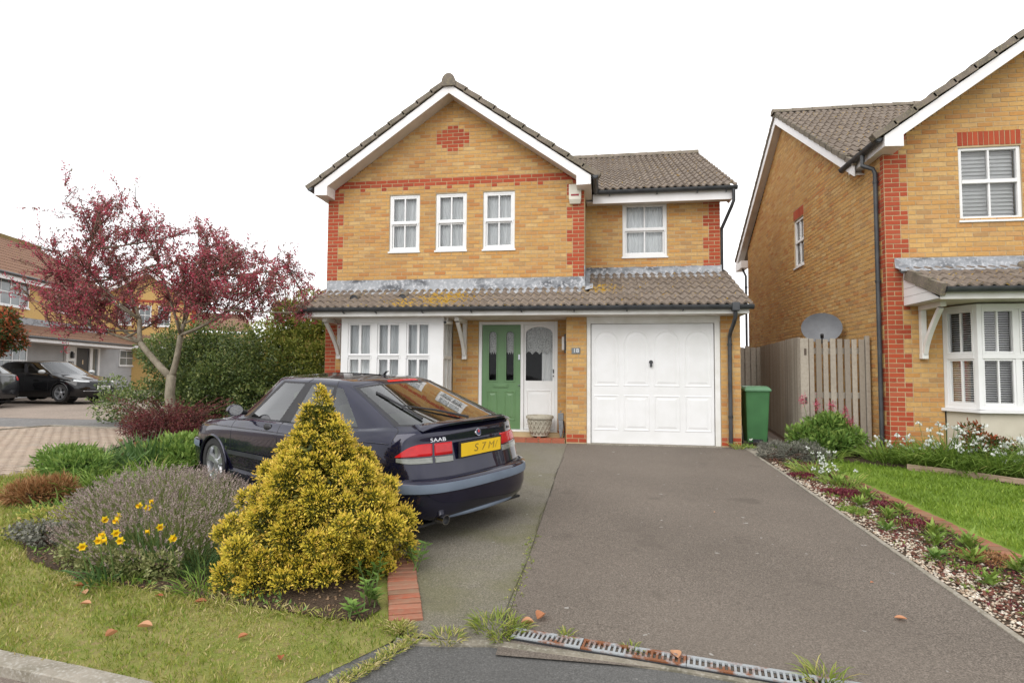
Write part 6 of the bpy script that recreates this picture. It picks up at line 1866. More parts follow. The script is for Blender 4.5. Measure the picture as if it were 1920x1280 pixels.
# ------------------------------------------------------------------ the black hatchback across the close
def shift(net, fx, hs, sy):
    return net
G7 = [
 [(2.16,0,.20),(2.10,.45,.20),(1.93,.74,.20),(1.68,.83,.22),(1.32,.84,.22),(.86,.84,.18),(.35,.84,.18),(-.15,.84,.18),(-.86,.84,.18),(-1.32,.84,.22),(-1.66,.83,.24),(-1.95,.74,.26),(-2.05,.42,.27),(-2.07,0,.27)],
 [(2.20,0,.34),(2.14,.47,.34),(1.97,.77,.34),(1.70,.86,.36),(1.32,.875,.36),(.86,.875,.33),(.35,.875,.33),(-.15,.875,.33),(-.86,.875,.33),(-1.32,.875,.36),(-1.66,.86,.38),(-1.97,.77,.40),(-2.09,.43,.40),(-2.11,0,.40)],
 [(2.21,0,.47),(2.15,.47,.47),(1.98,.78,.48),(1.70,.875,.49),(1.32,.89,.50),(.86,.89,.48),(.35,.89,.48),(-.15,.89,.49),(-.86,.89,.50),(-1.32,.89,.51),(-1.66,.875,.52),(-1.98,.78,.53),(-2.10,.43,.53),(-2.12,0,.53)],
 [(2.19,0,.56),(2.13,.47,.56),(1.96,.77,.57),(1.69,.875,.59),(1.32,.892,.60),(.86,.892,.58),(.35,.892,.58),(-.15,.892,.59),(-.86,.892,.60),(-1.32,.892,.61),(-1.66,.875,.62),(-1.98,.78,.63),(-2.09,.43,.63),(-2.11,0,.63)],
 [(2.16,0,.64),(2.10,.46,.64),(1.93,.75,.65),(1.67,.865,.69),(1.32,.885,.71),(.86,.885,.70),(.35,.887,.71),(-.15,.887,.72),(-.86,.885,.73),(-1.32,.882,.74),(-1.66,.865,.76),(-1.96,.77,.78),(-2.07,.43,.78),(-2.09,0,.78)],
 [(2.12,0,.71),(2.06,.45,.715),(1.88,.72,.735),(1.64,.83,.78),(1.32,.86,.82),(.86,.865,.85),(.35,.87,.87),(-.15,.87,.88),(-.86,.868,.90),(-1.32,.86,.91),(-1.66,.84,.92),(-1.93,.75,.93),(-2.04,.42,.93),(-2.06,0,.93)],
 [(2.05,0,.76),(1.99,.42,.765),(1.80,.66,.79),(1.60,.76,.83),(1.30,.80,.88),(.90,.82,.93),(.35,.83,.955),(-.15,.835,.97),(-.86,.83,.99),(-1.32,.82,1.00),(-1.66,.80,1.01),(-1.91,.70,1.01),(-2.02,.40,1.01),(-2.04,0,1.01)],
 [(1.12,0,1.00),(1.09,.38,.99),(1.03,.62,.98),(.98,.72,.97),(.93,.76,.965),(.80,.785,.965),(.35,.80,.98),(-.15,.805,.99),(-.90,.80,1.015),(-1.32,.785,1.035),(-1.62,.75,1.05),(-1.86,.62,1.05),(-1.95,.36,1.05),(-1.97,0,1.05)],
 [(.32,0,1.395),(.30,.30,1.39),(.24,.50,1.375),(.17,.575,1.365),(.08,.605,1.36),(-.02,.615,1.36),(-.18,.625,1.37),(-.40,.63,1.375),(-.92,.62,1.365),(-1.15,.61,1.355),(-1.38,.58,1.345),(-1.50,.46,1.355),(-1.56,.26,1.365),(-1.57,0,1.37)],
 [(.20,0,1.422),(.18,.26,1.42),(.12,.43,1.412),(.06,.50,1.405),(0,.53,1.40),(-.08,.54,1.402),(-.22,.55,1.41),(-.42,.555,1.415),(-.88,.545,1.41),(-1.08,.53,1.405),(-1.28,.50,1.395),(-1.40,.39,1.40),(-1.45,.21,1.41),(-1.46,0,1.412)],
 [(0,0,1.44),(0,.03,1.44),(-.02,.05,1.442),(-.06,.06,1.443),(-.14,.06,1.444),(-.24,.06,1.446),(-.36,.06,1.448),(-.5,.06,1.448),(-.85,.06,1.444),(-1.0,.06,1.442),(-1.14,.05,1.438),(-1.2,.05,1.436),(-1.22,.03,1.434),(-1.24,0,1.434)]]
def second_car(name, label, loc, rz, paint, front_plate, tail=False):
    root = thing(name, label, 'car', loc, rotz=rz); OFF[root.name] = Vector((0, 0, 0))
    k = Car(G7, root, 6)
    dg = glass_mat(name + ' glass', (.35, .42, .40), 1.55, 2.0)
    k.patch('windscreen', 0, 4.17, 7.17, 7.83, dg); k.patch('front_door_glass', 5.33, 6.83, 7.17, 7.83, dg); k.patch('pillar_trim', 6.83, 7.17, 7.17, 7.83, M['car_dark'])
    k.patch('rear_door_glass', 7.17, 8.33, 7.17, 7.83, dg); k.patch('hatch_glass', 10.5, 13, 7.17, 7.83, dg)
    k.patch('head_lamp', 1.0, 2.5, 4.67, 5.5, M['lens_head'], out=.006)
    k.patch('grille', 0, 1.0, 4.83, 5.33, M['car_dark'], out=.003)
    k.patch('lower_grille', 0, 1.33, 1.0, 2.0, M['car_dark'], out=.003)
    k.patch('tail_lamp', 10.5, 11.83, 4.33, 5.33, M['lens_red'], out=.006)
    k.body(paint, arches=((1.318, .32), (-1.318, .32)), rad=.36)
    for path in ([(5.05, 1.0), (5.05, 6.9)], [(7.0, .9), (7.0, 7.1)], [(8.5, 6.9), (8.5, 3.8)], [(2.6, 5.9), (4.2, 5.95), (5.0, 6.8)]): k.line('panel_gap', path, .004)
    k.line('grille_bar', [(0, 5.05), (1.0, 5.05)], .010, M['chrome'], out=.006)
    k.line('lower_trim', [(0, 1.4), (1.6, 1.4)], .010, M['chrome'], out=.006)
    for x in (1.318, -1.318):
        for sd in (1, -1): wheel(root, x, sd * .785, .315, .318, .215, sd, 5, .2, 'alloy', True)
    for sd in (1, -1):
        m = MB(); m.lathe([(.001, .09), (.05, .08), (.082, .04), (.09, 0), (.088, -.045), (.001, -.05)], (0, 0, 0), (1, 0, 0), 16)
        o = m.build('door_mirror', M['lens_head'] if not tail else paint, root, smooth='auto', local=True); o.location = (.68, sd * .98, 1.05); o.scale = (1, 1.15, .8)
        m = MB(); m.tube([(.72, sd * .80, .99), (.70, sd * .92, 1.03)], .025, 6); m.build('mirror_arm', M['car_dark'], root, local=True)
    m = MB(); m.box(-1.9, 1.95, -.74, .74, .16, .18); m.build('underside', M['car_dark'], root, local=True)
    for y in (.38, -.38):
        m = MB(); m.box(.05, .18, y - .24, y + .24, .45, 1.2); m.build('front_seat', M['car_dark'], root, local=True, bevel=.05)
    m = MB(); m.box(-1.1, -.95, -.6, .6, .45, 1.15); m.build('rear_seat', M['car_dark'], root, local=True, bevel=.05)
    m = MB(); m.box(.8, 1.25, -.7, .7, .7, .95); m.build('dashboard', M['car_dark'], root, local=True, bevel=.04)
    if front_plate:
        m = MB(); m.box(2.205, 2.222, -.26, .26, .455, .575); pl = m.build('number_plate', M['plate_white'], root, local=True)
        text_mesh(front_plate, .10, M['letter_black'], pl, (2.2235, 0, .515), (PI / 2, 0, PI / 2), 'plate_characters', .0005, sx=.95)
        m = MB(); m.lathe([(.055, .0), (.064, .012), (.064, .02), (.055, .02), (.055, .0)], (2.125, 0, .70), (1, 0, .15), 24); bd = m.build('badge', M['chrome'], root, smooth='auto', local=True)
        m = MB(); m.lathe([(.001, .008), (.055, .008)], (2.125, 0, .70), (1, 0, .15), 24); m.build('badge_disc', M['grey_metal'], bd, local=True)
        m = MB()
        for pts in ([(-.022, .046), (0, .008), (.022, .046)], [(-.045, .025), (-.022, -.045), (0, -.004), (.022, -.045), (.045, .025)]):
            m.tube([(2.142 - .15 * q[1], q[0], .70 + q[1]) for q in pts], .006, 6)
        m.build('badge_emblem', M['chrome'], bd, local=True)
    return root
second_car('black_hatchback', 'black five-door hatchback parked in front of the grey house', (-19.6, 8.06, .12), math.radians(-1.7), car_paint('gloss black paint', (.006, .006, .007), .2, .25), 'FX63 FSA')
second_car('parked_car', 'dark car with a red tail lamp, mostly cut off at the left edge', (-20.42, 4.77, .06), math.radians(200), car_paint('dark grey paint', (.02, .021, .024), .3, .3), None, True)
# ================================================================== PLANTS
def snoise(x, y, s=1.0):
    return (np.sin(1.7 * s * x + 2.3 * np.sin(1.1 * s * y)) + np.sin(2.9 * s * y + 1.3 * np.sin(2.1 * s * x + 1)) + np.sin(4.3 * s * (x + y)) * .5) / 2.5

LM = {
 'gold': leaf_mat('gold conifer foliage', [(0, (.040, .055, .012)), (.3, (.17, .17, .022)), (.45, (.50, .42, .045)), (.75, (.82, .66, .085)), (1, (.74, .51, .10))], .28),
 'crimson': leaf_mat('crimson leaves', [(0, (.20, .17, .10)), (.2, (.23, .12, .09)), (.5, (.32, .125, .12)), (.75, (.42, .12, .145)), (.9, (.52, .055, .115)), (1, (.30, .27, .15))], .4),
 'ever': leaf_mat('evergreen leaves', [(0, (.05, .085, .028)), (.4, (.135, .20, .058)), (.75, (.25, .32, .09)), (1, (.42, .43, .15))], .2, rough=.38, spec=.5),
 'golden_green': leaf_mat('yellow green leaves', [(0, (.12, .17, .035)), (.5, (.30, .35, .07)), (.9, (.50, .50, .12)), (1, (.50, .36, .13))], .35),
 'berberis': leaf_mat('berberis leaves', [(0, (.05, .016, .015)), (.5, (.125, .032, .033)), (.85, (.21, .05, .05)), (1, (.17, .10, .05))], .2),
 'photinia': leaf_mat('photinia leaves', [(0, (.03, .06, .015)), (.5, (.07, .11, .03)), (.6, (.25, .07, .025)), (1, (.42, .10, .04))], .25),
 'lav_leaf': leaf_mat('lavender leaves', [(0, (.08, .11, .03)), (.5, (.19, .225, .07)), (1, (.30, .30, .13))], .2),
 'lav_spike': leaf_mat('dry lavender spikes', [(0, (.19, .14, .125)), (.5, (.33, .255, .23)), (1, (.48, .40, .355))], .15),
 'strap': leaf_mat('strap leaves', [(0, (.085, .15, .025)), (.5, (.185, .29, .048)), (.9, (.32, .40, .09)), (1, (.50, .45, .15))], .3),
 'iris': leaf_mat('sword leaves', [(0, (.05, .105, .035)), (.6, (.115, .205, .062)), (1, (.22, .31, .10))], .25),
 'leafy': leaf_mat('fresh leaves', [(0, (.075, .15, .032)), (.5, (.15, .26, .052)), (1, (.28, .38, .09))], .3),
 'brown': leaf_mat('browned foliage', [(0, (.15, .07, .03)), (.5, (.33, .16, .065)), (.9, (.46, .27, .13)), (1, (.18, .18, .05))], .2),
 'grass': leaf_mat('lawn grass', [(0, (.115, .165, .022)), (.35, (.205, .265, .038)), (.6, (.34, .335, .080)), (.8, (.47, .395, .17)), (1, (.56, .46, .25))], .3),
 'grass_green': leaf_mat('green lawn grass', [(0, (.105, .175, .020)), (.5, (.195, .295, .035)), (.85, (.29, .38, .055)), (1, (.40, .40, .11))], .3),
 'grey_leaf': leaf_mat('grey leaves', [(0, (.07, .07, .055)), (.5, (.15, .155, .125)), (1, (.27, .26, .215))], .15),
 'burgundy': leaf_mat('burgundy leaves', [(0, (.08, .014, .022)), (.6, (.17, .028, .045)), (1, (.30, .09, .08))], .2),
 'white_petal': leaf_mat('white petals', [(0, (.62, .66, .60)), (1, (.82, .83, .80))], .3),
 'pink_petal': leaf_mat('pink petals', [(0, (.42, .06, .12)), (1, (.60, .14, .20))], .3),
 'yellow_petal': leaf_mat('yellow petals', [(0, (.80, .60, .02)), (.7, (.84, .66, .03)), (1, (.80, .50, .01))], .3),
 'dead': leaf_mat('fallen leaves', [(0, (.30, .09, .035)), (.5, (.46, .19, .09)), (1, (.54, .30, .17))], .2),
}
M['bark'] = pmat('grey bark', (.30, .26, .205), (.17, .145, .11), 12, rough=.9, spec=.1, stretch=(1, 1, .5), bmp=.6, bscale=40, c3=(.20, .20, .13))
M['twig'] = pmat('twig', (.11, .075, .055), (.075, .05, .04), 12, rough=.9, spec=.1)

# ---- lawns
def grass(name, parent_name, n, xr, yr, keep, mat, hmin, hmax, label_kind='stuff', dry=0.0):
    x = RNG.uniform(*xr, n); y = RNG.uniform(*yr, n)
    # denser towards the camera
    d = np.hypot(x - CAM.x, y - CAM.y)
    k = keep(x, y) & (RNG.random(n) < np.clip((5.2 / d) ** 1.3, .12, 1))
    x, y = x[k], y[k]; n = len(x)
    z = gzv(y) - .006
    P = np.stack([x, y, z], 1)
    D = np.stack([RNG.normal(0, .55, n), RNG.normal(0, .55, n), np.ones(n)], 1)
    nz = snoise(x, y, 2.2) * .5 + snoise(x, y, .9) * .5
    t = np.clip(.40 + .36 * nz + RNG.normal(0, .18, n) + dry, 0, 1)
    L = RNG.uniform(hmin, hmax, n) * (1 + .35 * snoise(x, y, 3.0)) * np.clip(np.hypot(x - CAM.x, y - CAM.y) / 5, .8, 1.6)
    V, F, T = leaf_geo(P, D, L, L * .16 + .0022, t, 0.0)
    return np_mesh(name, V, F, mat, bpy.data.objects[parent_name], T, kind='stuff')
def inpoly_x(y, ys, xs): return np.interp(y, ys, xs)
def lawn_keep(x, y):
    xr = inpoly_x(y, [-7.86, -7.72, -7.26, -7.17, -7.0, -6.92, -6.86, -2], [-1.40, -1.30, -1.03, -.92, -1.14, -1.2, -2.5, -6])
    xl = inpoly_x(y, [-7.9, -7.86, -7.79, -7.70, -7.60, -5, -3.89, -3.0, -2.15], [-2.05, -2.1, -2.6, -3.3, -8.2, -7.9, -7.70, -7.68, -7.84])
    bl = inpoly_x(y, [-7.03, -6.85, -6.70, -6.43, -6.0, -5.66, -5.0, -4.2, -3.4, -2.2], [-1.55, -2.6, -3.7, -4.4, -5.0, -5.45, -5.9, -6.3, -6.9, -7.4])
    br = inpoly_x(y, [-7.03, -6.85, -6.70, -6.43], [-1.32, -1.27, -1.34, -1.45])
    inbed = (y > -7.03) & (x > bl + .03 * np.sin(9 * x + 5 * y)) & (x < br)
    return (x < xr) & (x > xl) & ~inbed
grass('lawn_grass', 'lawn', 150000, (-8.2, -.9), (-7.9, -2.2), lawn_keep, LM['grass'], .018, .050, dry=.07)
def lawn2_keep(x, y):
    xl = inpoly_x(y, [-8.2, -5.2, -2.6, -1.0], [3.68, 3.68, 3.52, 3.45])
    bx = inpoly_x(y, [-2.9, -2.75, -2.37, -1.85, -1.45, -.95, -.6], [12, 6.4, 5.34, 4.96, 4.45, 3.5, 3.3])
    return (x > xl) & (x < bx)
grass('lawn_grass', 'neighbour_lawn', 110000, (3.3, 8.5), (-7.2, -.7), lawn2_keep, LM['grass_green'], .022, .046)
# fringe of grass along the drain, the apron and the edging
def tuft_group(spots, mat, tmean=.45):
    gs_ = []
    for (x, y, r, n, L) in spots:
        a = RNG.uniform(0, 2 * PI, n); q = r * np.sqrt(RNG.random(n))
        P = np.stack([x + q * np.cos(a), y + q * np.sin(a), np.zeros(n)], 1); P[:, 2] = gzv(P[:, 1])
        D = np.stack([np.cos(a) * q / r * .9 + RNG.normal(0, .3, n), np.sin(a) * q / r * .9 + RNG.normal(0, .3, n), np.ones(n)], 1)
        gs_.append(blade_geo(P, D, RNG.uniform(.5, 1.1, n) * L, .006, np.clip(RNG.normal(tmean, .22, n), 0, 1), .5))
    return joing(gs_)
def tuft(label, spots, mat, tm=.45, group='grass tufts in the drive joints', cat='grass tuft'):
    t = thing('grass_tuft', label, cat, (spots[0][0], spots[0][1], gz(spots[0][1])), group)
    V, F, T = tuft_group(spots, mat, tm); np_mesh('blades', V, F, mat, t, T)
tuft('bushy green grass tuft growing at the left end of the drain', [(-.46, -6.98, .14, 170, .12), (-.34, -6.99, .08, 60, .10)], LM['grass'], .3)
tuft('short grass tuft in front of the left drain end', [(-.40, -7.12, .06, 70, .07)], LM['grass'], .35)
tuft('pale grass tuft at the edge of the apron tarmac', [(-.72, -7.16, .11, 120, .07)], LM['grass'], .55)
tuft('small grass tuft behind the clean part of the grate', [(-.02, -7.02, .05, 40, .06)], LM['grass'], .25)
tuft('small grass tuft sprouting through the rusted grate', [(.36, -7.12, .05, 40, .06)], LM['grass'], .25)
tuft('long grass tuft growing over the right part of the drain', [(1.33, -7.30, .09, 80, .14)], LM['grass'], .4)
e_ = [(-.9 - .25 * f, -7.19 - .55 * f, .05, 60, .045) for f in np.linspace(0, 1, 12)] + [(-1.0 - .02 * i, -7.10 + .01 * i, .08, 60, .05) for i in range(6)] + [(-2.4 - .35 * i, -6.88 + .03 * i, .12, 70, .08) for i in range(5)] + [(-1.55 - .2 * i, -7.02 + .02 * i, .1, 60, .06) for i in range(5)]
V, F, T = tuft_group(e_, LM['grass'], .6); np_mesh('lawn_fringe', V, F, LM['grass'], bpy.data.objects['lawn'], T, kind='stuff')
mo = [(-.405 + RNG.normal(0, .02), y, .035, 14, .02) for y in np.arange(-6.9, -5.2, .08)]
V, F, T = tuft_group(mo, LM['grass'], .35); np_mesh('seam_moss', V, F, LM['grass'], bpy.data.objects['parking_strip'], T, kind='stuff')

# ---- generic bush: leaves on many overlapping lobes, with stems inside
def bush(name, label, cat, base, lobes, nleaf, L, W, mat, tm=.45, tv=.25, outward=.7, stems=8, shell=.55, group=None, upbias=.25, stem_mat='twig', tintout=.35):
    t = thing(name, label, cat, base, group)
    b = np.array(base)
    lob = np.array(lobes, float)                     # cx cy cz rx ry rz
    vol = (lob[:, 3] * lob[:, 4] + lob[:, 4] * lob[:, 5] + lob[:, 3] * lob[:, 5]); vol = vol / vol.sum()
    i = RNG.choice(len(lob), nleaf, p=vol)
    d = rand_dirs(nleaf); r = (shell + (1 - shell) * RNG.random(nleaf) ** .6)
    lump = 1 + .13 * np.sin(d[:, 0] * 9 + i) + .10 * np.sin(d[:, 2] * 11 + 2 * i)
    P = lob[i, :3] + d * lob[i, 3:] * (r * lump)[:, None] + b
    D = unit(d * outward + rand_dirs(nleaf) * .75 + np.array([0, 0, upbias]))
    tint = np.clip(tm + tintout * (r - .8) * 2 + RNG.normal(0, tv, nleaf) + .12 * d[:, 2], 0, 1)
    k = P[:, 2] > gzv(P[:, 1]) + .01
    P, D, tint = P[k], D[k], tint[k]
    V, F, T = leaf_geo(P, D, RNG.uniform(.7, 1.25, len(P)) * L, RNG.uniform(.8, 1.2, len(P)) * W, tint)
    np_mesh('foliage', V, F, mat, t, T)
    m = MB()
    for s in range(stems):
        q = lob[RNG.integers(len(lob))]
        e = b + q[:3] + rand_dirs(1)[0] * q[3:] * .5
        m0 = b * .5 + e * .5 + RNG.normal(0, .06, 3)
        m.tube([tuple(b + np.array([RNG.normal(0, .05), RNG.normal(0, .05), 0])), tuple(m0), tuple(e)], [.022, .015, .006], 5)
    m.build('stems', M[stem_mat], t)
    return t
def lobes_in(c, r, n, lr, seed, flat=.85):
    R = np.random.default_rng(seed); o = []
    while len(o) < n:
        p = R.uniform(-1, 1, 3)
        q = np.linalg.norm(p)
        if q > 1 or q < .35: continue
        s = R.uniform(*lr)
        o.append((c[0] + p[0] * r[0], c[1] + p[1] * r[1], max(.05, c[2] + p[2] * r[2]), s, s, s * flat))
    return o

# big evergreen shrub behind the car and tree
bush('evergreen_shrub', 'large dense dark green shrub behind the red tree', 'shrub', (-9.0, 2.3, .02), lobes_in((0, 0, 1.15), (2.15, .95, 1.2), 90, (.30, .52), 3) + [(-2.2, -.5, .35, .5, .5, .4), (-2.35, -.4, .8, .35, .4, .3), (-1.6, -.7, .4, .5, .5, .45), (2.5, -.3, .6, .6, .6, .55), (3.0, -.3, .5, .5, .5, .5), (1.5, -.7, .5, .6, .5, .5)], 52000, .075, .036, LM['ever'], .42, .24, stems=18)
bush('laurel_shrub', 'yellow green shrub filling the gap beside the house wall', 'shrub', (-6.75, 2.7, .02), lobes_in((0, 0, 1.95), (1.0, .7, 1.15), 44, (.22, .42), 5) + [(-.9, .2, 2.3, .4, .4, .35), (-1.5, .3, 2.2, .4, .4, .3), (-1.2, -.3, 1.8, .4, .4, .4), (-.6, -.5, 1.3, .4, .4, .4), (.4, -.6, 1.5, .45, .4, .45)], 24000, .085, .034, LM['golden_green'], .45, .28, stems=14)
bush('berberis_shrub', 'low dark red shrub at the foot of the red tree', 'shrub', (-7.35, -1.15, -.05), lobes_in((0, 0, .32), (.85, .55, .28), 42, (.12, .26), 7), 15000, .030, .017, LM['berberis'], .5, .25, stems=30)
m = bpy.data.objects['berberis_shrub']
mm = MB(); gs_ = []
for i in range(70):                                  # arching berberis shoots
    a = RNG.uniform(0, 2 * PI); r = RNG.uniform(.6, 1.15); h = RNG.uniform(.45, .85)
    p0 = np.array([-7.35, -1.15, -.02]); p2 = p0 + np.array([math.cos(a) * r * 1.05, math.sin(a) * r * .62, h]); p1 = (p0 + p2) / 2 + np.array([0, 0, .25])
    pts = [p0 * (1 - s) ** 2 + p1 * 2 * s * (1 - s) + p2 * s * s for s in np.linspace(0, 1, 6)]
    mm.tube([tuple(q) for q in pts], [.006, .005, .004, .003, .002, .0015], 4)
    n = 45; s = RNG.uniform(.35, 1, n); P = np.array([p0 * (1 - x) ** 2 + p1 * 2 * x * (1 - x) + p2 * x * x for x in s])
    gs_.append(leaf_geo(P, rand_dirs(n) + np.array([0, 0, .4]), .03, .016, np.clip(RNG.normal(.55, .25, n), 0, 1)))
V, F, T = joing(gs_); np_mesh('shoot_leaves', V, F, LM['berberis'], m, T); mm.build('shoots', M['twig'], m)
bush('photinia_shrub', 'red tipped shrub at the left edge in front of the grey house', 'shrub', (-19.55, 5.75, .05), lobes_in((0.25, 0, 2.35), (.75, .6, .75), 30, (.22, .38), 9), 7000, .13, .055, LM['photinia'], .5, .3, stems=8)
bush('potted_shrub', 'small sparse shrub against the grey wall across the close', 'shrub', (-18.9, 14.2, .1), lobes_in((0, 0, .9), (.4, .4, .5), 9, (.15, .28), 11), 900, .14, .05, LM['golden_green'], .3, .2, stems=8)
bush('distant_hedge', 'distant green hedge between the far house and the laurel', 'hedge', (-14, 16, .1), lobes_in((0, 0, 1.6), (5.0, .8, 1.1), 60, (.5, .8), 12), 12000, .16, .09, LM['golden_green'], .4, .25, stems=6)

# ---- the golden conifer
def conifer():
    base = np.array([-2.02, -6.24, -.29])
    t = thing('gold_conifer', 'golden yellow dwarf conifer with a pointed top in front of the blue car', 'conifer', tuple(base))
    R = np.random.default_rng(21); lob = []
    zs = [0.06, .2, .4, .6, .8, 1.0, 1.15, 1.28, 1.38]
    def rad(z, a):
        r = np.interp(z, [0, .12, .3, .55, .75, .92, 1.05, 1.18, 1.3, 1.42], [.54, .62, .62, .50, .41, .29, .19, .13, .085, .03])
        r *= 1 + .13 * math.sin(3 * a + 7 * z) + .08 * math.sin(5 * a - 4 * z + 1)
        r += .27 * math.exp(-((a + .1) / .55) ** 2 - ((z - .58) / .24) ** 2)               # bulge to the right
        r += .26 * math.exp(-((abs(a) - PI) / .55) ** 2 - ((z - .20) / .15) ** 2)         # and low on the left
        return r
    n = 0
    tries = 0
    while tries < 6000 and len(lob) < 150:
        tries += 1
        z = R.uniform(.02, 1.34); a = R.uniform(-PI, PI); rr = rad(z, a) * R.uniform(.78, 1.08)
        s = R.uniform(.065, .165) * (1 if z < .85 else .58)
        f = max(0, rr - s * .8)
        q = (base[0] + f * math.cos(a), base[1] + f * math.sin(a), base[2] + z, s, a)
        if any((q[0] - o[0]) ** 2 + (q[1] - o[1]) ** 2 + (q[2] - o[2]) ** 2 < (.72 * (s + o[3])) ** 2 for o in lob): continue
        lob.append(q)
    lob += [(base[0] + .01, base[1], base[2] + 1.33, .06, 0), (base[0], base[1], base[2] + 1.39, .04, 0), (base[0] + .19, base[1] - .1, base[2] + 1.08, .10, 0)]
    gs_ = []
    for (x, y, z, s, a) in lob:
        n = int(900 * (s / .12) ** 2) + 90
        d = rand_dirs(n); out = np.array([math.cos(a) * .8, math.sin(a) * .8, .45])
        d = unit(d + out * .55)
        r = .35 + .65 * R.random(n) ** .55
        lump = 1 + .30 * np.sin(d[:, 0] * 11 + z * 40) * np.sin(d[:, 1] * 11 + x * 50) + .20 * np.sin(d[:, 2] * 13 + x * 30)
        P = np.array([x, y, z]) + d * (s * r * lump)[:, None]
        D = unit(d * .8 + rand_dirs(n) * .5 + np.array([0, 0, .30]))
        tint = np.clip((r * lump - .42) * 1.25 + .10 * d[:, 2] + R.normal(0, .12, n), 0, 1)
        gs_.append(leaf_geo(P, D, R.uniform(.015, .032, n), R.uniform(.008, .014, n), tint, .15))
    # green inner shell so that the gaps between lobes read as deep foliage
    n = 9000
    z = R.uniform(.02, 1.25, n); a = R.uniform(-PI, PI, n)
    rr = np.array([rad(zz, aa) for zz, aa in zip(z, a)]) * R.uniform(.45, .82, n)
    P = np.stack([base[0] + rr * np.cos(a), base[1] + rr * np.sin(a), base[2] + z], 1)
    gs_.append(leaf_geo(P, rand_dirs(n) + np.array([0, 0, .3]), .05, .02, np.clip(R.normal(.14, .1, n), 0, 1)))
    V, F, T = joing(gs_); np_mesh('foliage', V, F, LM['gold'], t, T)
    m = MB(); m.tube([tuple(base), tuple(base + [0, .01, .6]), tuple(base + [0, 0, 1.25])], [.045, .03, .006], 7)
    for k in range(26):
        z = R.uniform(.05, .9); a = R.uniform(-PI, PI); r_ = rad(z + .1, a) * .75
        m.tube([tuple(base + [0, 0, z]), tuple(base + [math.cos(a) * r_ * .5, math.sin(a) * r_ * .5, z + .06]), tuple(base + [math.cos(a) * r_, math.sin(a) * r_, z + .16])], [.014, .01, .004], 5)
    m.build('trunk', M['twig'], t)
conifer()

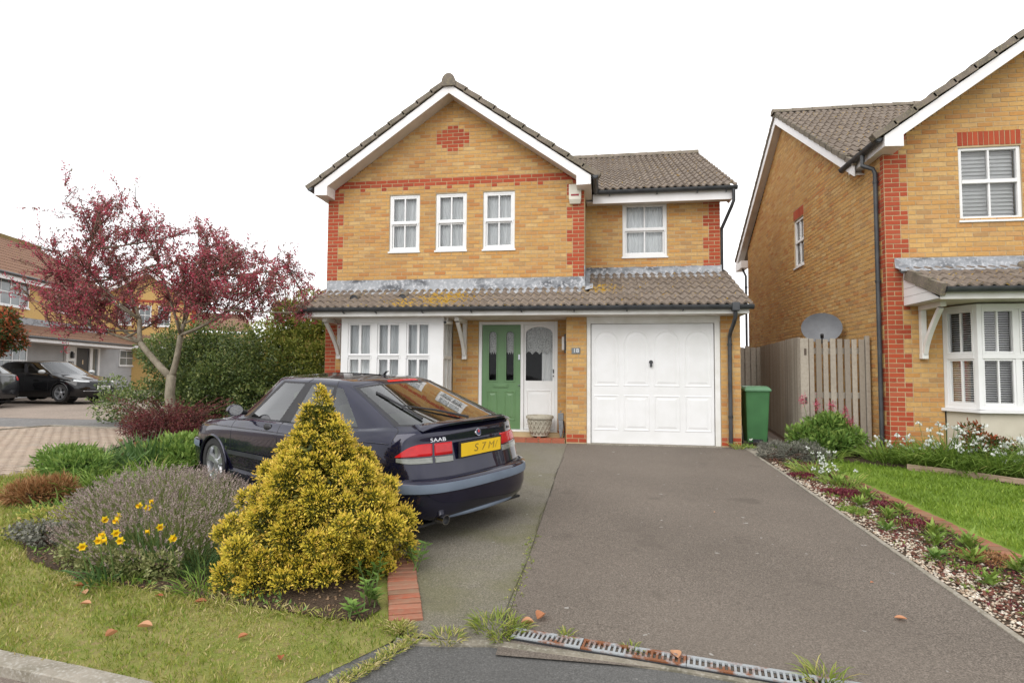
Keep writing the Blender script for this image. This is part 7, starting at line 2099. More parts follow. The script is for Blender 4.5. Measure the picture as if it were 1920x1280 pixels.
# ---- the red-leaved ornamental tree
def red_tree():
    base = np.array([-8.32, 0.0, -.02])
    t = thing('red_leaved_tree', 'small crab apple tree with crimson leaves and a pale forked trunk', 'tree', tuple(base))
    R = np.random.default_rng(33)
    tr = MB(); tw = MB(); gs_ = []
    def topz(x): return np.interp(x, [-11.8, -11.2, -10.5, -10.0, -9.4, -8.8, -8.2, -7.4, -6.6, -5.9, -5.3], [3.7, 4.15, 4.5, 4.7, 4.55, 4.45, 4.0, 3.9, 3.7, 3.3, 2.6])
    def botz(x): return np.interp(x, [-11.8, -11, -10, -9, -8.3, -7.5, -6.5, -5.3], [2.9, 2.35, 1.85, 2.0, 2.5, 2.2, 2.1, 2.2])
    def curve(a, b, sag, n=6, jit=.05):
        a, b = np.array(a), np.array(b); mid = (a + b) / 2 + np.array([R.normal(0, jit), R.normal(0, jit), sag])
        return [a * (1 - s) ** 2 + mid * 2 * s * (1 - s) + b * s * s for s in np.linspace(0, 1, n)]
    fork = np.array([-8.33, 0, 1.16])
    trunk = [base + [.05, 0, -.1], base + [.03, 0, .35], base + [-.03, 0, .8], fork]
    tr.tube([tuple(p) for p in trunk], [.125, .105, .092, .088], 10)
    f1 = np.array([-9.10, .05, 1.80]); f2 = np.array([-8.12, -.05, 1.95])
    tr.tube([tuple(p) for p in curve(fork - [0, 0, .06], f1, -.05)], [.075, .07, .066, .062, .058, .054], 8)
    tr.tube([tuple(p) for p in curve(fork - [0, 0, .06], f2, -.1)], [.068, .062, .058, .055, .052, .05], 8)
    f3 = f1 + np.array([-.12, .1, .5]); tr.tube([tuple(p) for p in curve(f1, f3, .02)], [.052, .05, .047, .045, .042, .04], 7)
    starts = [(f1, -1), (f3, -1), (f2, 1), (f2, 1), (f3, -1), (f1, -1)]
    mains = []
    targets = []
    for (x, zf) in ((-11.5, .35), (-11.2, .75), (-10.7, .2), (-10.5, .85), (-10.0, .95), (-9.9, .5), (-9.5, .9), (-9.2, .6), (-8.9, .85), (-11.0, .1), (-9.4, .25), (-11.5, .05), (-10.2, .05), (-10.9, .45), (-11.3, .55), (-10.3, .3)):
        targets.append((x, zf, f1 if zf < .4 else f3))
    for (x, zf) in ((-8.5, .8), (-8.2, .9), (-7.7, .9), (-7.4, .5), (-7.1, .85), (-6.7, .7), (-6.3, .9), (-6.0, .45), (-5.7, .75), (-5.3, .3), (-6.9, .2), (-8.0, .5), (-7.6, .15)):
        targets.append((x, zf, f2))
    for (x, zf, st) in targets:
        z = botz(x) + (topz(x) - botz(x)) * zf; y = R.uniform(-1.5, 1.5) * (1 - .3 * abs(x + 8.5) / 3)
        side = [m_ for m_ in mains if (m_[-1][0] < -8.6) == (x < -8.6)]
        if len(side) > 2 and R.random() < .75:
            cand = [q for m_ in side for q in m_[1:5]]; st = min(cand, key=lambda q: abs(np.linalg.norm(np.array([x, y, z]) - q) - 1.5) + .8 * max(0, q[2] - z))
        L = np.linalg.norm(np.array([x, y, z]) - st)
        c = curve(st, (x, y, z), -.18 * L * .4 + .05, 8, .10)
        r0 = .012 + .0085 * L
        tr.tube([tuple(p) for p in c], list(np.linspace(r0, .006, 8)), 6)
        mains.append(c)
    twigs = []
    for c in mains:
        for k in range(16):
            s = R.uniform(.2, 1.0); i = min(int(s * 7), 6); p = c[i] + (c[i + 1] - c[i]) * (s * 7 - i)
            d = unit((c[i + 1] - c[i])[None])[0] * .6 + rand_dirs(1)[0] * .8 + np.array([0, 0, .45])
            l = R.uniform(.35, .85)
            e = p + unit(d[None])[0] * l
            e[2] = min(e[2], topz(e[0]) + .1); e[2] = max(e[2], botz(e[0]) - .1)
            cc = curve(p, e, .05, 5, .06)
            tw.tube([tuple(q) for q in cc], [.008, .0065, .005, .004, .003], 4)
            twigs.append(cc)
            for j in range(3):
                s2 = R.uniform(.3, 1); i2 = min(int(s2 * 4), 3); p2 = cc[i2]
                d2 = rand_dirs(1)[0] * .7 + unit((cc[-1] - cc[0])[None])[0] * .6 + np.array([0, 0, .45])
                e2 = p2 + unit(d2[None])[0] * R.uniform(.15, .42)
                c2 = curve(p2, e2, .02, 4, .03); tw.tube([tuple(q) for q in c2], [.004, .0035, .003, .002], 3); twigs.append(c2)
    allp = np.array([q for c in mains for q in c[2:]])
    for k in range(420):
        x = R.uniform(-11.6, -5.3); f = R.random(); z = botz(x) + (topz(x) - botz(x)) * f
        y = R.uniform(-1.5, 1.5) * math.sqrt(max(.1, 1 - ((x + 8.6) / 3.4) ** 2)); e = np.array([x, y, z])
        d = np.linalg.norm(allp - e + np.array([0, 0, -.12]), axis=1); j = d.argmin()
        if d[j] > 1.25: continue
        c2 = curve(allp[j], e, .06, 6, .05); tw.tube([tuple(q) for q in c2], list(np.linspace(.009, .0025, 6)), 4); twigs.append(c2[2:])
    tips = [c[-1] for c in twigs]
    for k in range(34):            # long whips rising from the crown
        q = max((tips[R.integers(len(tips))] for _ in range(6)), key=lambda v: v[2] - .55 * topz(v[0]) )
        c2 = curve(q, q + np.array([R.normal(0, .16), R.normal(0, .16), R.uniform(.2, .5)]), .05, 5, .04)
        tw.tube([tuple(q) for q in c2], [.007, .006, .005, .003, .002], 4); twigs.append(c2)
    c2 = curve((-5.6, 0, 2.75), (-4.75, -.1, 2.15), .12, 6, .03); tw.tube([tuple(q) for q in c2], [.008, .007, .006, .005, .004, .002], 4); twigs.append(c2)
    for c in twigs:
        n = int(R.integers(9, 22)); m_ = len(c) - 1
        s = R.random(n) * m_; i = np.minimum(s.astype(int), m_ - 1); f = (s - i)[:, None]
        C = np.array(c); P = C[i] * (1 - f) + C[i + 1] * f + R.normal(0, .018, (n, 3))
        hue = R.normal(.45, .16)
        gs_.append(leaf_geo(P, rand_dirs(n) + np.array([0, 0, .5]), R.uniform(.035, .065, n), R.uniform(.020, .034, n), np.clip(R.normal(hue, .2, n), 0, 1)))
        if R.random() < .38:                          # clusters of deep pink flowers
            n = int(R.integers(12, 26)); P = C[R.integers(1, m_ + 1, n)] + R.normal(0, .032, (n, 3))
            gs_.append(leaf_geo(P, rand_dirs(n), .038, .034, np.clip(R.normal(.86, .05, n), 0, .95)))
    V, F, T = joing(gs_); np_mesh('crown', V, F, LM['crimson'], t, T)
    tr.build('trunk', M['bark'], t, smooth=True); tw.build('twigs', M['twig'], t)
red_tree()

# ---- bare tree far behind
def bare_tree(label, base, h, spread, n, seed, lean=0):
    R = np.random.default_rng(seed); t = thing('bare_tree', label, 'tree', base); m = MB(); b = np.array(base)
    m.tube([tuple(b), tuple(b + [0, 0, h * .35])], [.16, .12], 7)
    for i in range(n):
        a = R.uniform(0, 2 * PI); r = spread * R.uniform(.15, 1); zt = h * (1 - .35 * (r / spread) ** 2) * R.uniform(.75, 1.0)
        p0 = b + np.array([0, 0, h * R.uniform(.15, .4)]); p2 = b + np.array([math.cos(a) * r, math.sin(a) * r, zt]); p1 = b + np.array([math.cos(a) * r * .85, math.sin(a) * r * .85, h * .5])
        pts = [p0 * (1 - s) ** 2 + p1 * 2 * s * (1 - s) + p2 * s * s for s in np.linspace(0, 1, 7)]
        m.tube([tuple(q) for q in pts], list(np.linspace(.04, .006, 7)), 4)
        for k in range(6):
            q = pts[R.integers(3, 7)]; e = q + np.array([R.normal(0, .3), R.normal(0, .3), R.uniform(.3, .9)]); m.tube([tuple(q), tuple((q + e) / 2 + R.normal(0, .04, 3)), tuple(e)], [.012, .008, .004], 3)
    m.build('branches', pmat('pale bark', (.34, .32, .27), (.27, .25, .20), 5, rough=.9), t)
bare_tree('pale leafless tree far behind the shrubs beside the house', (-14.4, 15.5, .1), 6.6, 1.8, 34, 5)

# ---- lavender
def lavender():
    t = thing('lavender_bush', 'wide grey green lavender mound with dry mauve flower spikes in the front bed', 'lavender', (-4.2, -5.2, gz(-5.2)))
    R = np.random.default_rng(8)
    spine = np.array([(-4.75, -4.65), (-4.35, -5.05), (-3.95, -5.45), (-3.55, -5.9), (-3.25, -6.3)])
    n = 5200
    k = R.random(n) * 4; i = np.minimum(k.astype(int), 3); f = (k - i)[:, None]
    c = spine[i] * (1 - f) + spine[i + 1] * f
    rmax = np.interp(k, [0, 1, 2, 3, 4], [.62, .72, .80, .72, .42])
    a = R.uniform(0, 2 * PI, n); q = np.sqrt(R.random(n)); r = q * rmax
    x = c[:, 0] + r * np.cos(a); y = c[:, 1] + r * np.sin(a)
    hgt = np.interp(k, [0, 1, 2, 3, 4], [.30, .33, .35, .32, .26]) * np.sqrt(np.maximum(.05, 1 - .8 * q ** 2)) * (1 + .12 * snoise(x, y, 4))
    z0 = gzv(y)
    P = np.stack([x, y, z0 + hgt * .35], 1)
    D = unit(np.stack([np.cos(a) * q * .9 + R.normal(0, .2, n), np.sin(a) * q * .9 + R.normal(0, .2, n), np.full(n, .9)], 1))
    # leafy mass
    reps = 7
    PP = np.repeat(P, reps, 0) + R.normal(0, .03, (n * reps, 3)) - np.array([0, 0, 1]) * (R.random((n * reps, 1)) * np.repeat(hgt, reps)[:, None] * .33)
    DD = np.repeat(D, reps, 0) + rand_dirs(n * reps) * .55
    V, F, T = leaf_geo(PP, DD, R.uniform(.05, .09, n * reps), .0075, np.clip(R.normal(.42, .22, n * reps) , 0, 1), .1)
    np_mesh('foliage', V, F, LM['lav_leaf'], t, T)
    # flower stems and spikes
    L = hgt * .65 + R.uniform(.0, .10, n)
    tip = P + D * L[:, None]
    S = unit(np.cross(D, rand_dirs(n)))
    V1 = np.stack([P - S * .0012, P + S * .0012, tip + S * .0010, tip - S * .0010], 1).reshape(-1, 3)
    np_mesh('stems', V1, np.arange(4 * n).reshape(n, 4), LM['lav_leaf'], t, np.repeat(np.clip(R.normal(.55, .2, n), 0, 1), 4))
    gs_ = []
    for j in range(9):
        s = j / 8
        B = tip + D * (s * .042)[...,] if False else tip + D * (s * .040)
        dd = unit(D * .9 + rand_dirs(n) * .75)
        gs_.append(leaf_geo(B[:3300], dd[:3300], .013, .010 * (1.1 - .5 * abs(s - .4)), np.clip(R.normal(.5, .22, 3300), 0, 1), .2))
    V, F, T = joing(gs_); np_mesh('flower_spikes', V, F, LM['lav_spike'], t, T)
lavender()

def strap_clump(name, label, cat, x, y, r, n, L, W, mat, droop=.7, tm=.45, flowers=0, fl_mat=None, fh=None, group=None, spread=.75, fsize=.022):
    t = thing(name, label, cat, (x, y, gz(y)), group)
    a = RNG.uniform(0, 2 * PI, n); q = np.sqrt(RNG.random(n))
    P = np.stack([x + q * r * np.cos(a), y + q * r * np.sin(a), np.zeros(n)], 1); P[:, 2] = gzv(P[:, 1])
    D = np.stack([np.cos(a) * q * spread + RNG.normal(0, .22, n), np.sin(a) * q * spread + RNG.normal(0, .22, n), np.ones(n)], 1)
    V, F, T = blade_geo(P, D, RNG.uniform(.65, 1.15, n) * L, W, np.clip(RNG.normal(tm, .2, n), 0, 1), RNG.uniform(.2, 1.0, n) * droop)
    np_mesh('leaves', V, F, mat, t, T)
    if flowers:
        gs_ = []; m = MB()
        for i in range(flowers):
            b = RNG.uniform(0, 2 * PI); q_ = math.sqrt(RNG.random()) * r * 1.1
            p0 = np.array([x + q_ * math.cos(b), y + q_ * math.sin(b), gz(y)]); h = fh * RNG.uniform(.5, 1.12)
            p1 = p0 + np.array([math.cos(b) * .1 * q_ / r, math.sin(b) * .1 * q_ / r, h])
            m.tube([tuple(p0), tuple((p0 + p1) / 2 + RNG.normal(0, .01, 3)), tuple(p1)], .003, 4)
            k = 5                                    # nodding bells in an umbel
            for j in range(k):
                c = 2 * PI * j / k + b; pb = p1 + np.array([math.cos(c) * fsize * .8, math.sin(c) * fsize * .8, -RNG.uniform(.0, 1.6) * fsize])
                dirs = np.stack([np.cos(np.linspace(0, 5, 5)) * .45, np.sin(np.linspace(0, 5, 5)) * .45, -np.ones(5)], 1)
                gs_.append(leaf_geo(np.repeat(pb[None], 5, 0), dirs, fsize * 1.15, fsize * .6, RNG.random(5)))
        V, F, T = joing(gs_); np_mesh('flowers', V, F, fl_mat, t, T, kind='stuff'); m.build('flower_stems', M['stem'], t)['kind'] = 'stuff'
    return t
M['stem'] = pmat('green stem', (.11, .17, .04), (.08, .13, .03), 9, rough=.6)

# daffodils: each flower a plant of its own, leaves in clumps
daff = [(-3.78, -5.99), (-3.87, -6.11), (-3.78, -5.83), (-3.28, -6.37), (-3.28, -6.46), (-3.45, -6.62), (-3.5, -6.66), (-3.36, -6.78), (-3.42, -6.80), (-3.5, -6.86), (-2.95, -6.66), (-3.33, -6.70), (-3.65, -6.07), (-3.78, -6.38), (-3.69, -6.33)]
def daffodil(x, y, h, face, label):
    t = thing('daffodil', label, 'daffodil', (x, y, gz(y)), 'yellow daffodils in the lavender bed')
    z = gz(y); hd = np.array([math.cos(face), math.sin(face), -.05]); p = np.array([x, y, z + h])
    m = MB(); m.tube([(x + .03, y + .05, z), (x + .01, y + .02, z + h * .6), (x, y, z + h - .01), tuple(p + hd * .012)], .0042, 5); m.build('stem', M['stem'], t)
    a = np.cross(hd, [0, 0, 1]); a /= np.linalg.norm(a); b = np.cross(a, hd)
    an = np.arange(6) * PI / 3
    D = np.cos(an)[:, None] * a + np.sin(an)[:, None] * b + hd * .15
    V, F, T = leaf_geo(np.repeat((p + hd * .012)[None], 6, 0), D, .036, .026, np.full(6, .5), .05, up=np.repeat(hd[None], 6, 0)); np_mesh('petals', V, F, LM['yellow_petal'], t, T)
    m = MB(); m.lathe([(.006, .012), (.011, .022), (.013, .036), (.018, .042)], tuple(p), tuple(hd), 10); m.build('trumpet', M['trumpet'], t, smooth=True)
M['trumpet'] = pmat('daffodil trumpet', (.84, .56, .01), (.80, .48, .01), 20, rough=.6)
DL = ['yellow daffodil at the back centre of the lavender front', 'yellow daffodil just left of the back centre one', 'tallest yellow daffodil, furthest back in the lavender', 'upper yellow daffodil of the right-hand pair', 'lower yellow daffodil of the right-hand pair', 'right-hand yellow daffodil of the middle row', 'left-hand yellow daffodil of the middle row', 'right yellow daffodil of the lower bright pair', 'left yellow daffodil of the lower bright pair', 'lowest yellow daffodil, leaning over the lawn edge', 'yellow daffodil nearest the gold conifer', 'yellow daffodil below the right end of the middle row', 'yellow daffodil just right of the back centre one', 'yellow daffodil furthest left in the lavender', 'yellow daffodil between the back and middle rows']
for i, (x, y) in enumerate(daff): daffodil(x, y, RNG.uniform(.29, .36), -PI / 2 + RNG.normal(0, .6), DL[i])
for i, (x, y, n) in enumerate(((-3.62, -6.2, 60), (-3.30, -6.42, 60), (-3.8, -6.05, 45))):
    strap_clump('daffodil_leaves', ['upright daffodil leaves in the middle of the lavender front', 'upright daffodil leaves nearest the gold conifer', 'upright daffodil leaves furthest left in the lavender'][i], 'leaf clump', x, y, .12, n, .32, .012, LM['iris'], .25, .4, spread=.4)
strap_clump('daffodil_leaves', 'drooping daffodil leaves spilling onto the lawn from the bed', 'leaf clump', -3.45, -6.72, .12, 60, .28, .012, LM['iris'], .9, .3)
strap_clump('rush_clump', 'fine blue green tuft between the lavender and the conifer', 'grass clump', -2.85, -6.45, .16, 260, .26, .004, LM['iris'], .4, .25)
strap_clump('grass_clump', 'loose grass clump at the left foot of the conifer', 'grass clump', -2.62, -6.72, .18, 130, .20, .007, LM['strap'], .9, .4)
strap_clump('grass_clump', 'thin grass clump below the daffodils at the lawn edge', 'grass clump', -3.3, -6.72, .14, 60, .16, .007, LM['strap'], .7, .4)
bush('leafy_perennial', 'low grey green leafy plant at the front of the lavender', 'plant', (-3.75, -6.62, gz(-6.62)), [(.2, 0, .10, .2, .12, .11), (.45, -.02, .10, .18, .1, .10), (-.1, .1, .10, .18, .12, .11), (.7, 0, .1, .16, .1, .1)], 2200, .032, .016, LM['lav_leaf'], .75, .2, stems=8)
# back of the bed
strap_clump('sword_leaf_clump', 'tall sword leaved clump with fading flowers behind the lavender', 'plant', -6.25, -2.95, .30, 130, .52, .026, LM['iris'], .2, .45, 9, LM['brown'], .50, spread=.6)
strap_clump('sword_leaf_clump', 'broad sword leaved clump left of the fading flowers', 'plant', -6.6, -3.5, .40, 200, .46, .022, LM['iris'], .5, .5)
bush('leafy_perennial', 'bright green leafy plant beside the front wheel of the blue car', 'plant', (-5.75, -2.85, gz(-2.85)), [(0, 0, .25, .34, .3, .22), (.35, .05, .22, .3, .28, .2), (-.3, 0, .2, .28, .25, .18), (.1, -.2, .15, .3, .2, .15)], 2600, .085, .034, LM['leafy'], .6, .22, stems=14, upbias=.7)
bush('leafy_perennial', 'green leafy mound at the lawn corner by the paving', 'plant', (-6.75, -3.75, gz(-3.75)), [(0, 0, .22, .42, .34, .2), (.4, -.3, .2, .36, .3, .18), (-.25, .15, .18, .34, .3, .16)], 3600, .07, .022, LM['leafy'], .45, .22, stems=12, upbias=.6)
strap_clump('strap_leaf_clump', 'arching bright green clump left of the lavender', 'plant', -5.75, -4.35, .42, 340, .42, .014, LM['strap'], .9, .45)
strap_clump('strap_leaf_clump', 'arching green clump in front of the browned heather', 'plant', -5.35, -5.25, .26, 170, .26, .010, LM['strap'], .9, .4)
strap_clump('strap_leaf_clump', 'pale green clump between the sword leaves and lavender', 'plant', -5.75, -3.55, .28, 170, .36, .014, LM['strap'], .7, .5)
bush('browned_heather', 'rusty brown heather mound at the left corner of the bed', 'heather', (-5.95, -4.95, gz(-4.95)), [(0, 0, .13, .22, .2, .14), (.14, .12, .15, .18, .16, .14), (-.15, -.05, .1, .18, .15, .12)], 3600, .075, .011, LM['brown'], .5, .22, outward=1.1, stems=20, upbias=.5)
bush('yellow_spurge', 'small yellow green plant at the left front of the bed', 'plant', (-5.0, -5.75, gz(-5.75)), [(0, 0, .10, .24, .2, .11), (.2, -.1, .08, .2, .16, .09)], 1200, .05, .016, LM['golden_green'], .6, .2, stems=8)
bush('grey_ground_plant', 'grey leaved ground plant left of the lavender', 'plant', (-4.6, -6.05, gz(-6.05)), [(0, 0, .08, .26, .18, .09), (-.3, .1, .07, .2, .16, .08)], 1500, .035, .02, LM['grey_leaf'], .6, .25, stems=6)
# spurge by the brick edging
def spurge(label, x, y, n, h):
    t = thing('spurge', label, 'plant', (x, y, gz(y)), None); m = MB(); gs_ = []
    for i in range(n):
        a = RNG.uniform(0, 2 * PI); d = np.array([math.cos(a) * .5, math.sin(a) * .5, 1]); d /= np.linalg.norm(d); L = h * RNG.uniform(.6, 1.1)
        p0 = np.array([x + RNG.normal(0, .03), y + RNG.normal(0, .03), gz(y)]); m.tube([tuple(p0), tuple(p0 + d * L)], [.005, .003], 5)
        k = 11; s = np.linspace(.35, 1.0, k); P = p0 + d * (L * s)[:, None]; b = np.arange(k) * 2.4
        D = np.stack([np.cos(b), np.sin(b), np.full(k, .35)], 1); gs_.append(leaf_geo(P, D, np.linspace(.085, .055, k), .026, np.clip(RNG.normal(.45, .15, k), 0, 1), .1, up=np.repeat([[0, 0, 1.]], k, 0)))
    V, F, T = joing(gs_); np_mesh('leaves', V, F, LM['leafy'], t, T); m.build('stems', M['stem'], t)
spurge('green leafy spurge standing on the far end of the brick edging', -1.22, -6.22, 4, .30)
spurge('green leafy spurge at the near end of the brick edging', -1.33, -6.86, 6, .22)
spurge('small green spurge under the right side of the conifer', -1.48, -6.5, 4, .24)
spurge('small pale green spurge at the lawn tip of the bed', -1.42, -7.0, 3, .12)
# soil litter: bark chips and crumbs under the conifer
def crumbs(name, parent, n, xr, yr, keep, mat, s0, s1, dz=0.0):
    x = RNG.uniform(*xr, n); y = RNG.uniform(*yr, n); k = keep(x, y); x, y = x[k], y[k]; n = len(x)
    s = RNG.uniform(s0, s1, n); V = np.zeros((n, 6, 3)); z = gzv(y) + dz
    o = np.array([[1, 0, 0], [0, 1, 0], [-1, 0, 0], [0, -1, 0], [0, 0, .6], [0, 0, -.5]], float)
    V = o[None] * s[:, None, None] * RNG.uniform(.6, 1.3, (n, 6, 1)); th = RNG.uniform(0, 6.3, n)
    c, sn = np.cos(th)[:, None], np.sin(th)[:, None]
    X = V[..., 0] * c - V[..., 1] * sn; Y = V[..., 0] * sn + V[..., 1] * c
    V = np.stack([X + x[:, None], Y + y[:, None], V[..., 2] + (z + s * .25)[:, None]], 2).reshape(-1, 3)
    f = np.array([[0, 1, 4], [1, 2, 4], [2, 3, 4], [3, 0, 4], [1, 0, 5], [2, 1, 5], [3, 2, 5], [0, 3, 5]])
    F = (np.arange(n)[:, None, None] * 6 + f[None]).reshape(-1, 3)
    return np_mesh(name, V, F, mat, bpy.data.objects[parent], kind='stuff')
gravel = brick_mat('mixed gravel', [(0, (.46, .38, .28)), (.25, (.62, .56, .46)), (.5, (.36, .25, .17)), (.7, (.72, .68, .60)), (.85, (.40, .29, .22)), (1, (.58, .50, .38))], dirt=.2)
crumbs('gravel', 'garden_bed', 12000, (2.67, 3.5), (-7.6, -1.3), lambda x, y: (x < inpoly_x(y, [-7.4, -5.2, -3.0, -1.3], [3.46, 3.44, 3.31, 3.18])) & (RNG.random(len(x)) < np.clip(1.05 - (x - 2.67) * 1.75 + .45 * snoise(x, y, 3) - .12 * (y + 5), .05, 1)), gravel, .007, .019)
litter = brick_mat('bark litter', [(0, (.16, .09, .05)), (.5, (.26, .17, .10)), (1, (.10, .07, .045))], dirt=.2)
crumbs('bark_litter', 'flower_bed', 5000, (-5.6, -1.2), (-7.05, -3.0), lambda x, y: (y > -7.03) & (x > inpoly_x(y, [-7.03, -6.85, -6.70, -6.43, -6.0, -5.66, -5.0, -3.0], [-1.55, -2.6, -3.7, -4.4, -5.0, -5.45, -5.9, -7.0])) & (x < inpoly_x(y, [-7.03, -6.43, -6.0, -5.66, -5.0, -4.2, -3], [-1.3, -1.47, -1.62, -2.1, -3.2, -4.72, -5.8])), litter, .006, .018, .004)
crumbs('bed_litter', 'garden_bed', 2600, (2.72, 3.45), (-7.4, -1.0), lambda x, y: x < 3.42, brick_mat('red brown litter', [(0, (.12, .035, .03)), (.5, (.18, .07, .05)), (1, (.10, .05, .035))], dirt=.2), .008, .022, .006)

# low green ground cover filling the beds
def cover(name, parent, n, xr, yr, keep, mat, L, W, tm=.45, hz=.05):
    x = RNG.uniform(*xr, n); y = RNG.uniform(*yr, n); k = keep(x, y); x, y = x[k], y[k]; n = len(x)
    cl = .5 + .5 * snoise(x, y, 4.0)
    P = np.stack([x, y, gzv(y) + RNG.uniform(0, hz, n) * (.3 + cl)], 1)
    V, F, T = leaf_geo(P, rand_dirs(n) * .9 + np.array([0, 0, .7]), RNG.uniform(.6, 1.3, n) * L, W, np.clip(RNG.normal(tm, .22, n), 0, 1)); np_mesh(name, V, F, mat, bpy.data.objects[parent], T, kind='stuff')
def bed_in(x, y): return (y > -7.0) & (x > inpoly_x(y, [-7.03, -6.85, -6.70, -6.43, -6.0, -5.66, -5.0, -3.0], [-1.55, -2.6, -3.7, -4.4, -5.0, -5.45, -5.9, -7.0]) + .05) & (x < inpoly_x(y, [-7.03, -6.43, -6.0, -5.66, -5.0, -4.2, -3], [-1.36, -1.52, -1.7, -2.2, -3.3, -4.8, -5.9]))
cover('ground_cover', 'flower_bed', 15000, (-6.9, -1.3), (-7.0, -2.9), lambda x, y: bed_in(x, y) & (snoise(x, y, 3.3) > -.25 + .5 * (x > -2.9)), LM['leafy'], .04, .016, .4)
def bor_in(x, y): return (x > 2.72) & (x < inpoly_x(y, [-7.4, -5.2, -3.0, -1.3], [3.46, 3.44, 3.31, 3.18]))
cover('border_cover', 'garden_bed', 9000, (2.7, 3.5), (-7.2, -1.0), lambda x, y: bor_in(x, y) & (snoise(x, y, 5.0) + .9 * (x - 3.1) > .12), LM['strap'], .035, .011, .5, .04)
cover('border_red_cover', 'garden_bed', 3000, (2.7, 3.5), (-7.2, -1.0), lambda x, y: bor_in(x, y) & (snoise(x + 7, y + 3, 4.0) + 1.0 * (x - 3.1) > .15), LM['burgundy'], .03, .011, .5, .03)
# ---- right-hand beds
bush('grey_lavender', 'low grey clipped lavender mounds at the head of the gravel bed', 'lavender', (2.98, -1.02, gz(-1.02)), [(-.18, .12, .10, .24, .22, .15), (.1, -.12, .10, .26, .24, .16), (.32, .1, .11, .24, .22, .16), (0, .3, .1, .24, .2, .14), (.38, -.2, .08, .2, .2, .13)], 5200, .05, .009, LM['grey_leaf'], .45, .25, outward=1.0, stems=16, upbias=.4)
def seedling(label, x, y, r, n, mat, L=.08, W=.03, cat='plant', name='seedling'):
    t = thing(name, label, cat, (x, y, gz(y)), None if 'third' in label else None)
    k = n; a = np.arange(k) * 2.4; el = RNG.uniform(.2, 1.2, k)
    P = np.stack([x + RNG.normal(0, r * .15, k), y + RNG.normal(0, r * .15, k), gz(y) + RNG.uniform(0, r * .6, k)], 1)
    D = np.stack([np.cos(a), np.sin(a), el], 1)
    V, F, T = leaf_geo(P, D, RNG.uniform(.7, 1.2, k) * L, W, np.clip(RNG.normal(.55, .2, k), 0, 1), .1, up=np.repeat([[0, 0, 1.]], k, 0))
    np_mesh('leaves', V, F, mat, t, T)
sd_ = [(2.80, -1.75, .06, 'small green seedling between drive edge and grey lavender'), (2.93, -3.75, .10, 'flat pale green seedling patch beside the driveway edge'), (3.18, -3.3, .10, 'green seedling between the two red leaved patches and brick row'), (3.02, -4.2, .09, 'fine green seedling halfway along the gravel bed'), (3.25, -3.95, .09, 'feathery green seedling close to the brick row'), (2.82, -4.6, .08, 'small seedling at the driveway edge halfway along'), (3.20, -4.65, .10, 'tall seedling beside the brick row halfway along'), (3.05, -4.95, .10, 'bright star shaped seedling in the middle of the gravel'), (3.30, -5.0, .12, 'broad leaved seedling against the brick row'), (3.12, -5.35, .10, 'seedling standing in bare gravel near the bed end'), (2.86, -5.35, .08, 'mossy green seedling at the driveway edge near its foot'), (3.34, -5.55, .12, 'leafy seedling near the right edge of the picture'), (2.95, -5.85, .09, 'seedling in white gravel near the driveway foot'), (3.22, -5.95, .12, 'large seedling in the near part of the gravel bed'), (3.0, -6.35, .10, 'nearest seedling in the gravel bed'), (3.08, -2.75, .09, 'seedling among the white bell flowers'), (3.28, -2.3, .09, 'small seedling behind the white bell flowers')]
for (x, y, r, lb) in sd_: seedling(lb, x, y, r * 1.25, int(22 + 170 * r), LM['strap' if r > .085 else 'leafy'], .06 + .6 * r, .018 + .09 * r)
def flat_patch(label, x, y, r, n, mat, L, W, name='creeping_plant'):
    t = thing(name, label, 'plant', (x, y, gz(y)))
    a = RNG.uniform(0, 2 * PI, n); q = np.sqrt(RNG.random(n)) * r * (1 + .3 * np.sin(3 * a)); P = np.stack([x + q * np.cos(a), y + q * np.sin(a), gz(y) + RNG.uniform(.0, .05, n) * (1 - .6 * q / r)], 1)
    V, F, T = leaf_geo(P, rand_dirs(n) * .8 + np.array([0, 0, .8]), L, W, np.clip(RNG.normal(.5, .25, n), 0, 1)); np_mesh('leaves', V, F, mat, t, T)
flat_patch('dark red creeping patch at the driveway edge below the grey lavender', 2.84, -2.25, .15, 700, LM['burgundy'], .035, .013)
flat_patch('wide dark red creeping patch in the gravel bed', 3.00, -3.15, .20, 1100, LM['burgundy'], .035, .013)
flat_patch('dull red creeping patch along the middle of the gravel bed', 3.18, -4.35, .20, 700, LM['burgundy'], .03, .012)
flat_patch('brown red mat beside the brick row near the picture edge', 3.28, -5.25, .20, 700, LM['brown'], .03, .011)
flat_patch('red leaved patch against the brick row halfway along', 3.24, -3.65, .16, 500, LM['burgundy'], .03, .012)
flat_patch('pale green mat between driveway edge and gravel', 2.80, -3.95, .14, 500, LM['strap'], .035, .010)
strap_clump('bell_flower_clump', 'yellow green clump with white bells below the grey lavender', 'plant', 3.02, -2.05, .20, 130, .26, .010, LM['strap'], .9, .65, 10, LM['white_petal'], .30)
strap_clump('bell_flower_clump', 'yellow green clump with white bells beside the brick row', 'plant', 3.16, -2.65, .20, 110, .24, .010, LM['strap'], .9, .65, 7, LM['white_petal'], .28)
strap_clump('bell_flower_clump', 'thin clump with white bells at the lawn end of the brick row', 'plant', 3.30, -1.75, .13, 50, .24, .010, LM['strap'], .9, .6, 4, LM['white_petal'], .30)
bush('valerian', 'leafy valerian with pink flower heads in front of the timber gate', 'plant', (3.72, -.50, gz(-.5)), [(0, 0, .32, .34, .26, .26), (-.28, .02, .25, .28, .24, .22), (.30, 0, .24, .28, .24, .22), (0, -.18, .2, .36, .2, .18), (.1, .05, .48, .22, .2, .16)], 4200, .095, .038, LM['leafy'], .5, .22, stems=26, upbias=.5, stem_mat='stem')
v = bpy.data.objects['valerian']; gs_ = []; mm = MB()
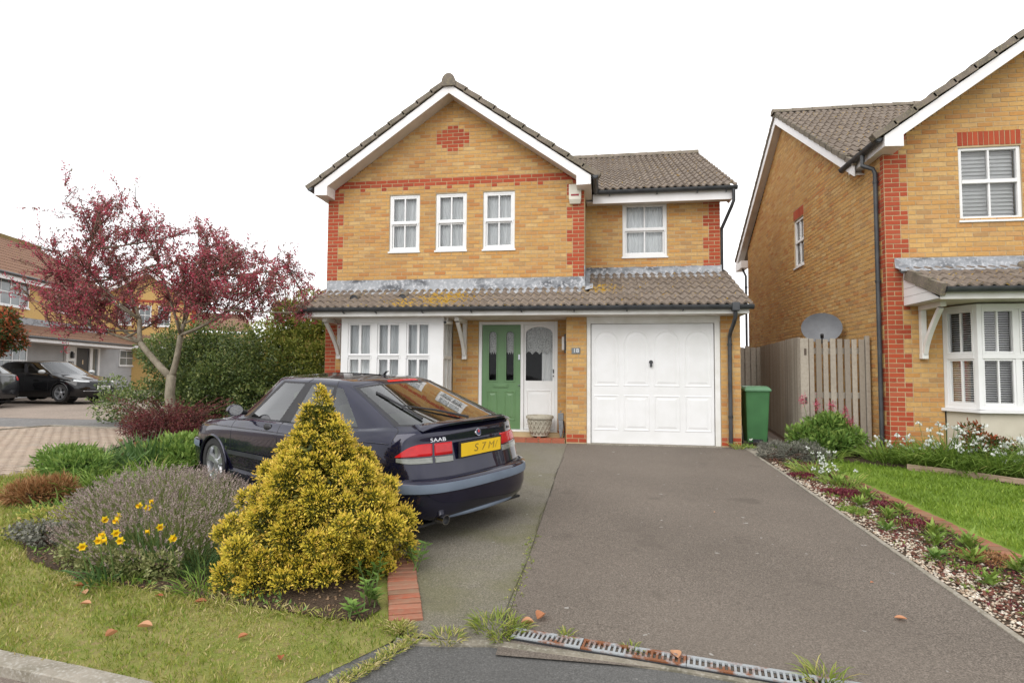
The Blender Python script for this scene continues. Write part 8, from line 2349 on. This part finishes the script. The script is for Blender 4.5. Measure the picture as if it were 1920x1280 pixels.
for (x, y, z) in ((3.60, -.55, .78), (3.82, -.55, .76), (4.02, -.55, .66), (3.42, -.45, .84), (4.06, -.6, .52)):
    mm.tube([(x * .6 + 3.72 * .4, -.5, .2), (x, y, z)], .004, 4)
    n = 110; gs_.append(leaf_geo(np.array([x, y, z]) + RNG.normal(0, 1, (n, 3)) * [.028, .028, .045], rand_dirs(n), .022, .017, RNG.random(n)))
V, F, T = joing(gs_); np_mesh('flower_heads', V, F, LM['pink_petal'], v, T, kind='stuff'); mm.build('flower_stems', M['stem'], v)['kind'] = 'stuff'
strap_clump('strap_leaf_clump', 'yellow green straps in front of the valerian leaves', 'plant', 3.62, -.85, .22, 90, .30, .012, LM['strap'], .9, .6)
lk = [(4.42, -.95, .26, 260, .46, 8, 'white bell clump between the gate and downpipe foot'), (4.80, -1.25, .28, 300, .50, 12, 'white bell clump at the red brick house corner'), (5.10, -1.40, .30, 420, .64, 30, 'dense white bell clump left of the cream bay wall'), (5.50, -1.75, .30, 380, .52, 14, 'drooping white bell clump below the cream bay wall'), (5.95, -1.95, .32, 420, .62, 26, 'white bell clump at the timber edging bend'), (6.25, -1.75, .34, 460, .68, 34, 'tall white bell clump in front of the bay at the picture edge'), (5.20, -1.78, .24, 240, .34, 4, 'leafy clump hanging over the timber edging'), (6.35, -2.3, .3, 280, .36, 6, 'low bell clump at the right end of the timber edging')]
for (x, y, r, n, L, fl, lb) in lk: strap_clump('bell_flower_clump', lb, 'plant', x, y, r, n, L, .014, LM['strap'], .9, .40, fl, LM['white_petal'], L * .95, fsize=.034)
bush('red_leaved_spurge', 'reddish green leafy plant among white bells by the bay', 'plant', (5.42, -1.45, gz(-1.45)), [(0, 0, .38, .22, .18, .14), (.2, -.05, .32, .2, .18, .14), (-.05, .1, .55, .14, .12, .10)], 900, .07, .022, LM['photinia'], .45, .2, stems=14, stem_mat='stem')
strap_clump('strap_leaf_clump', 'straggly yellow leaves at the foot of the garage downpipe', 'plant', 2.47, -.16, .09, 40, .20, .010, LM['strap'], .9, .75, 1, LM['white_petal'], .24)
strap_clump('strap_leaf_clump', 'small weed beside the bin at the garage corner', 'plant', 2.68, -.05, .12, 60, .10, .010, LM['strap'], .8, .5)
flat_patch('green weed along the path by the bin wheel', 3.25, .1, .18, 260, LM['leafy'], .05, .02)

# ---- fallen leaves, each its own thing
def fallen(x, y, s, rot, curl, tint, label):
    z = gz(y) + .012
    V = []; n = 6
    for i in range(n + 1):
        f = i / n; w_ = .34 * math.sin(PI * min(1, f * .96 + .02)) ** .8
        for e in (-1, -.5, 0, .5, 1):
            lx = (f - .5); ly = e * w_; lz = curl * (abs(e) ** 1.6 * w_ * 1.2 + .35 * (f - .5) ** 2)
            V.append((s * (lx * math.cos(rot) - ly * math.sin(rot)) + x, s * (lx * math.sin(rot) + ly * math.cos(rot)) + y, z + s * lz))
    F = [(i * 5 + j, i * 5 + j + 1, (i + 1) * 5 + j + 1, (i + 1) * 5 + j) for i in range(n) for j in range(4)]
    o = np_mesh('fallen_leaf', V, F, LM['dead'], None, np.full(len(V), tint), smooth=True)
    tag(o, label, 'leaf', 'fallen leaves on lawn and drive')
for a in [(-2.58, -7.33, .085, .3, .9, .9, 'curled pale orange fallen leaf in the middle of the lawn'), (-2.70, -7.45, .07, 1.3, 1.2, .7, 'thin fallen leaf standing on edge left of the pale leaf'), (-1.91, -7.35, .06, 1.0, .8, .5, 'rounded orange fallen leaf near the right side of the lawn'), (-2.48, -6.96, .08, .5, .6, .1, 'dark red fallen leaf on the lawn below the conifer'), (-2.83, -6.91, .06, .1, .4, 0.0, 'small dark red fallen leaf on the lawn below the lavender'), (-3.51, -6.84, .09, .6, .5, 0.0, 'deep red fallen leaf under the left end of the lavender'), (-1.56, -7.54, .055, 2.0, .8, .1, 'small purple brown fallen leaf near the apron edge'), (-.19, -6.84, .10, 1.2, 1.0, .6, 'upright orange fallen leaf above the left end of the drain'), (-.265, -6.93, .08, .2, 1.0, .8, 'pale curled fallen leaf on the left end of the drain'), (.60, -7.17, .09, 1.7, .5, .95, 'pale pink fallen leaf lying on the rusted drain joint'), (2.06, -6.51, .07, -.2, .5, .7, 'pinkish fallen leaf alone on the right side of the drive'), (2.14, -5.92, .03, .4, .5, .5, 'tiny orange fallen leaf near the driveway edging'), (-3.22, -7.10, .07, .2, .7, .8, 'flat tan fallen leaf on the left of the lawn'), (-3.38, -6.95, .075, 2.6, .7, .95, 'pale fallen leaf at the left foot of the lavender'), (1.35, -4.2, .03, 1, .5, .9, 'tiny pale fallen leaf in the middle of the drive')]:
    fallen(*a)
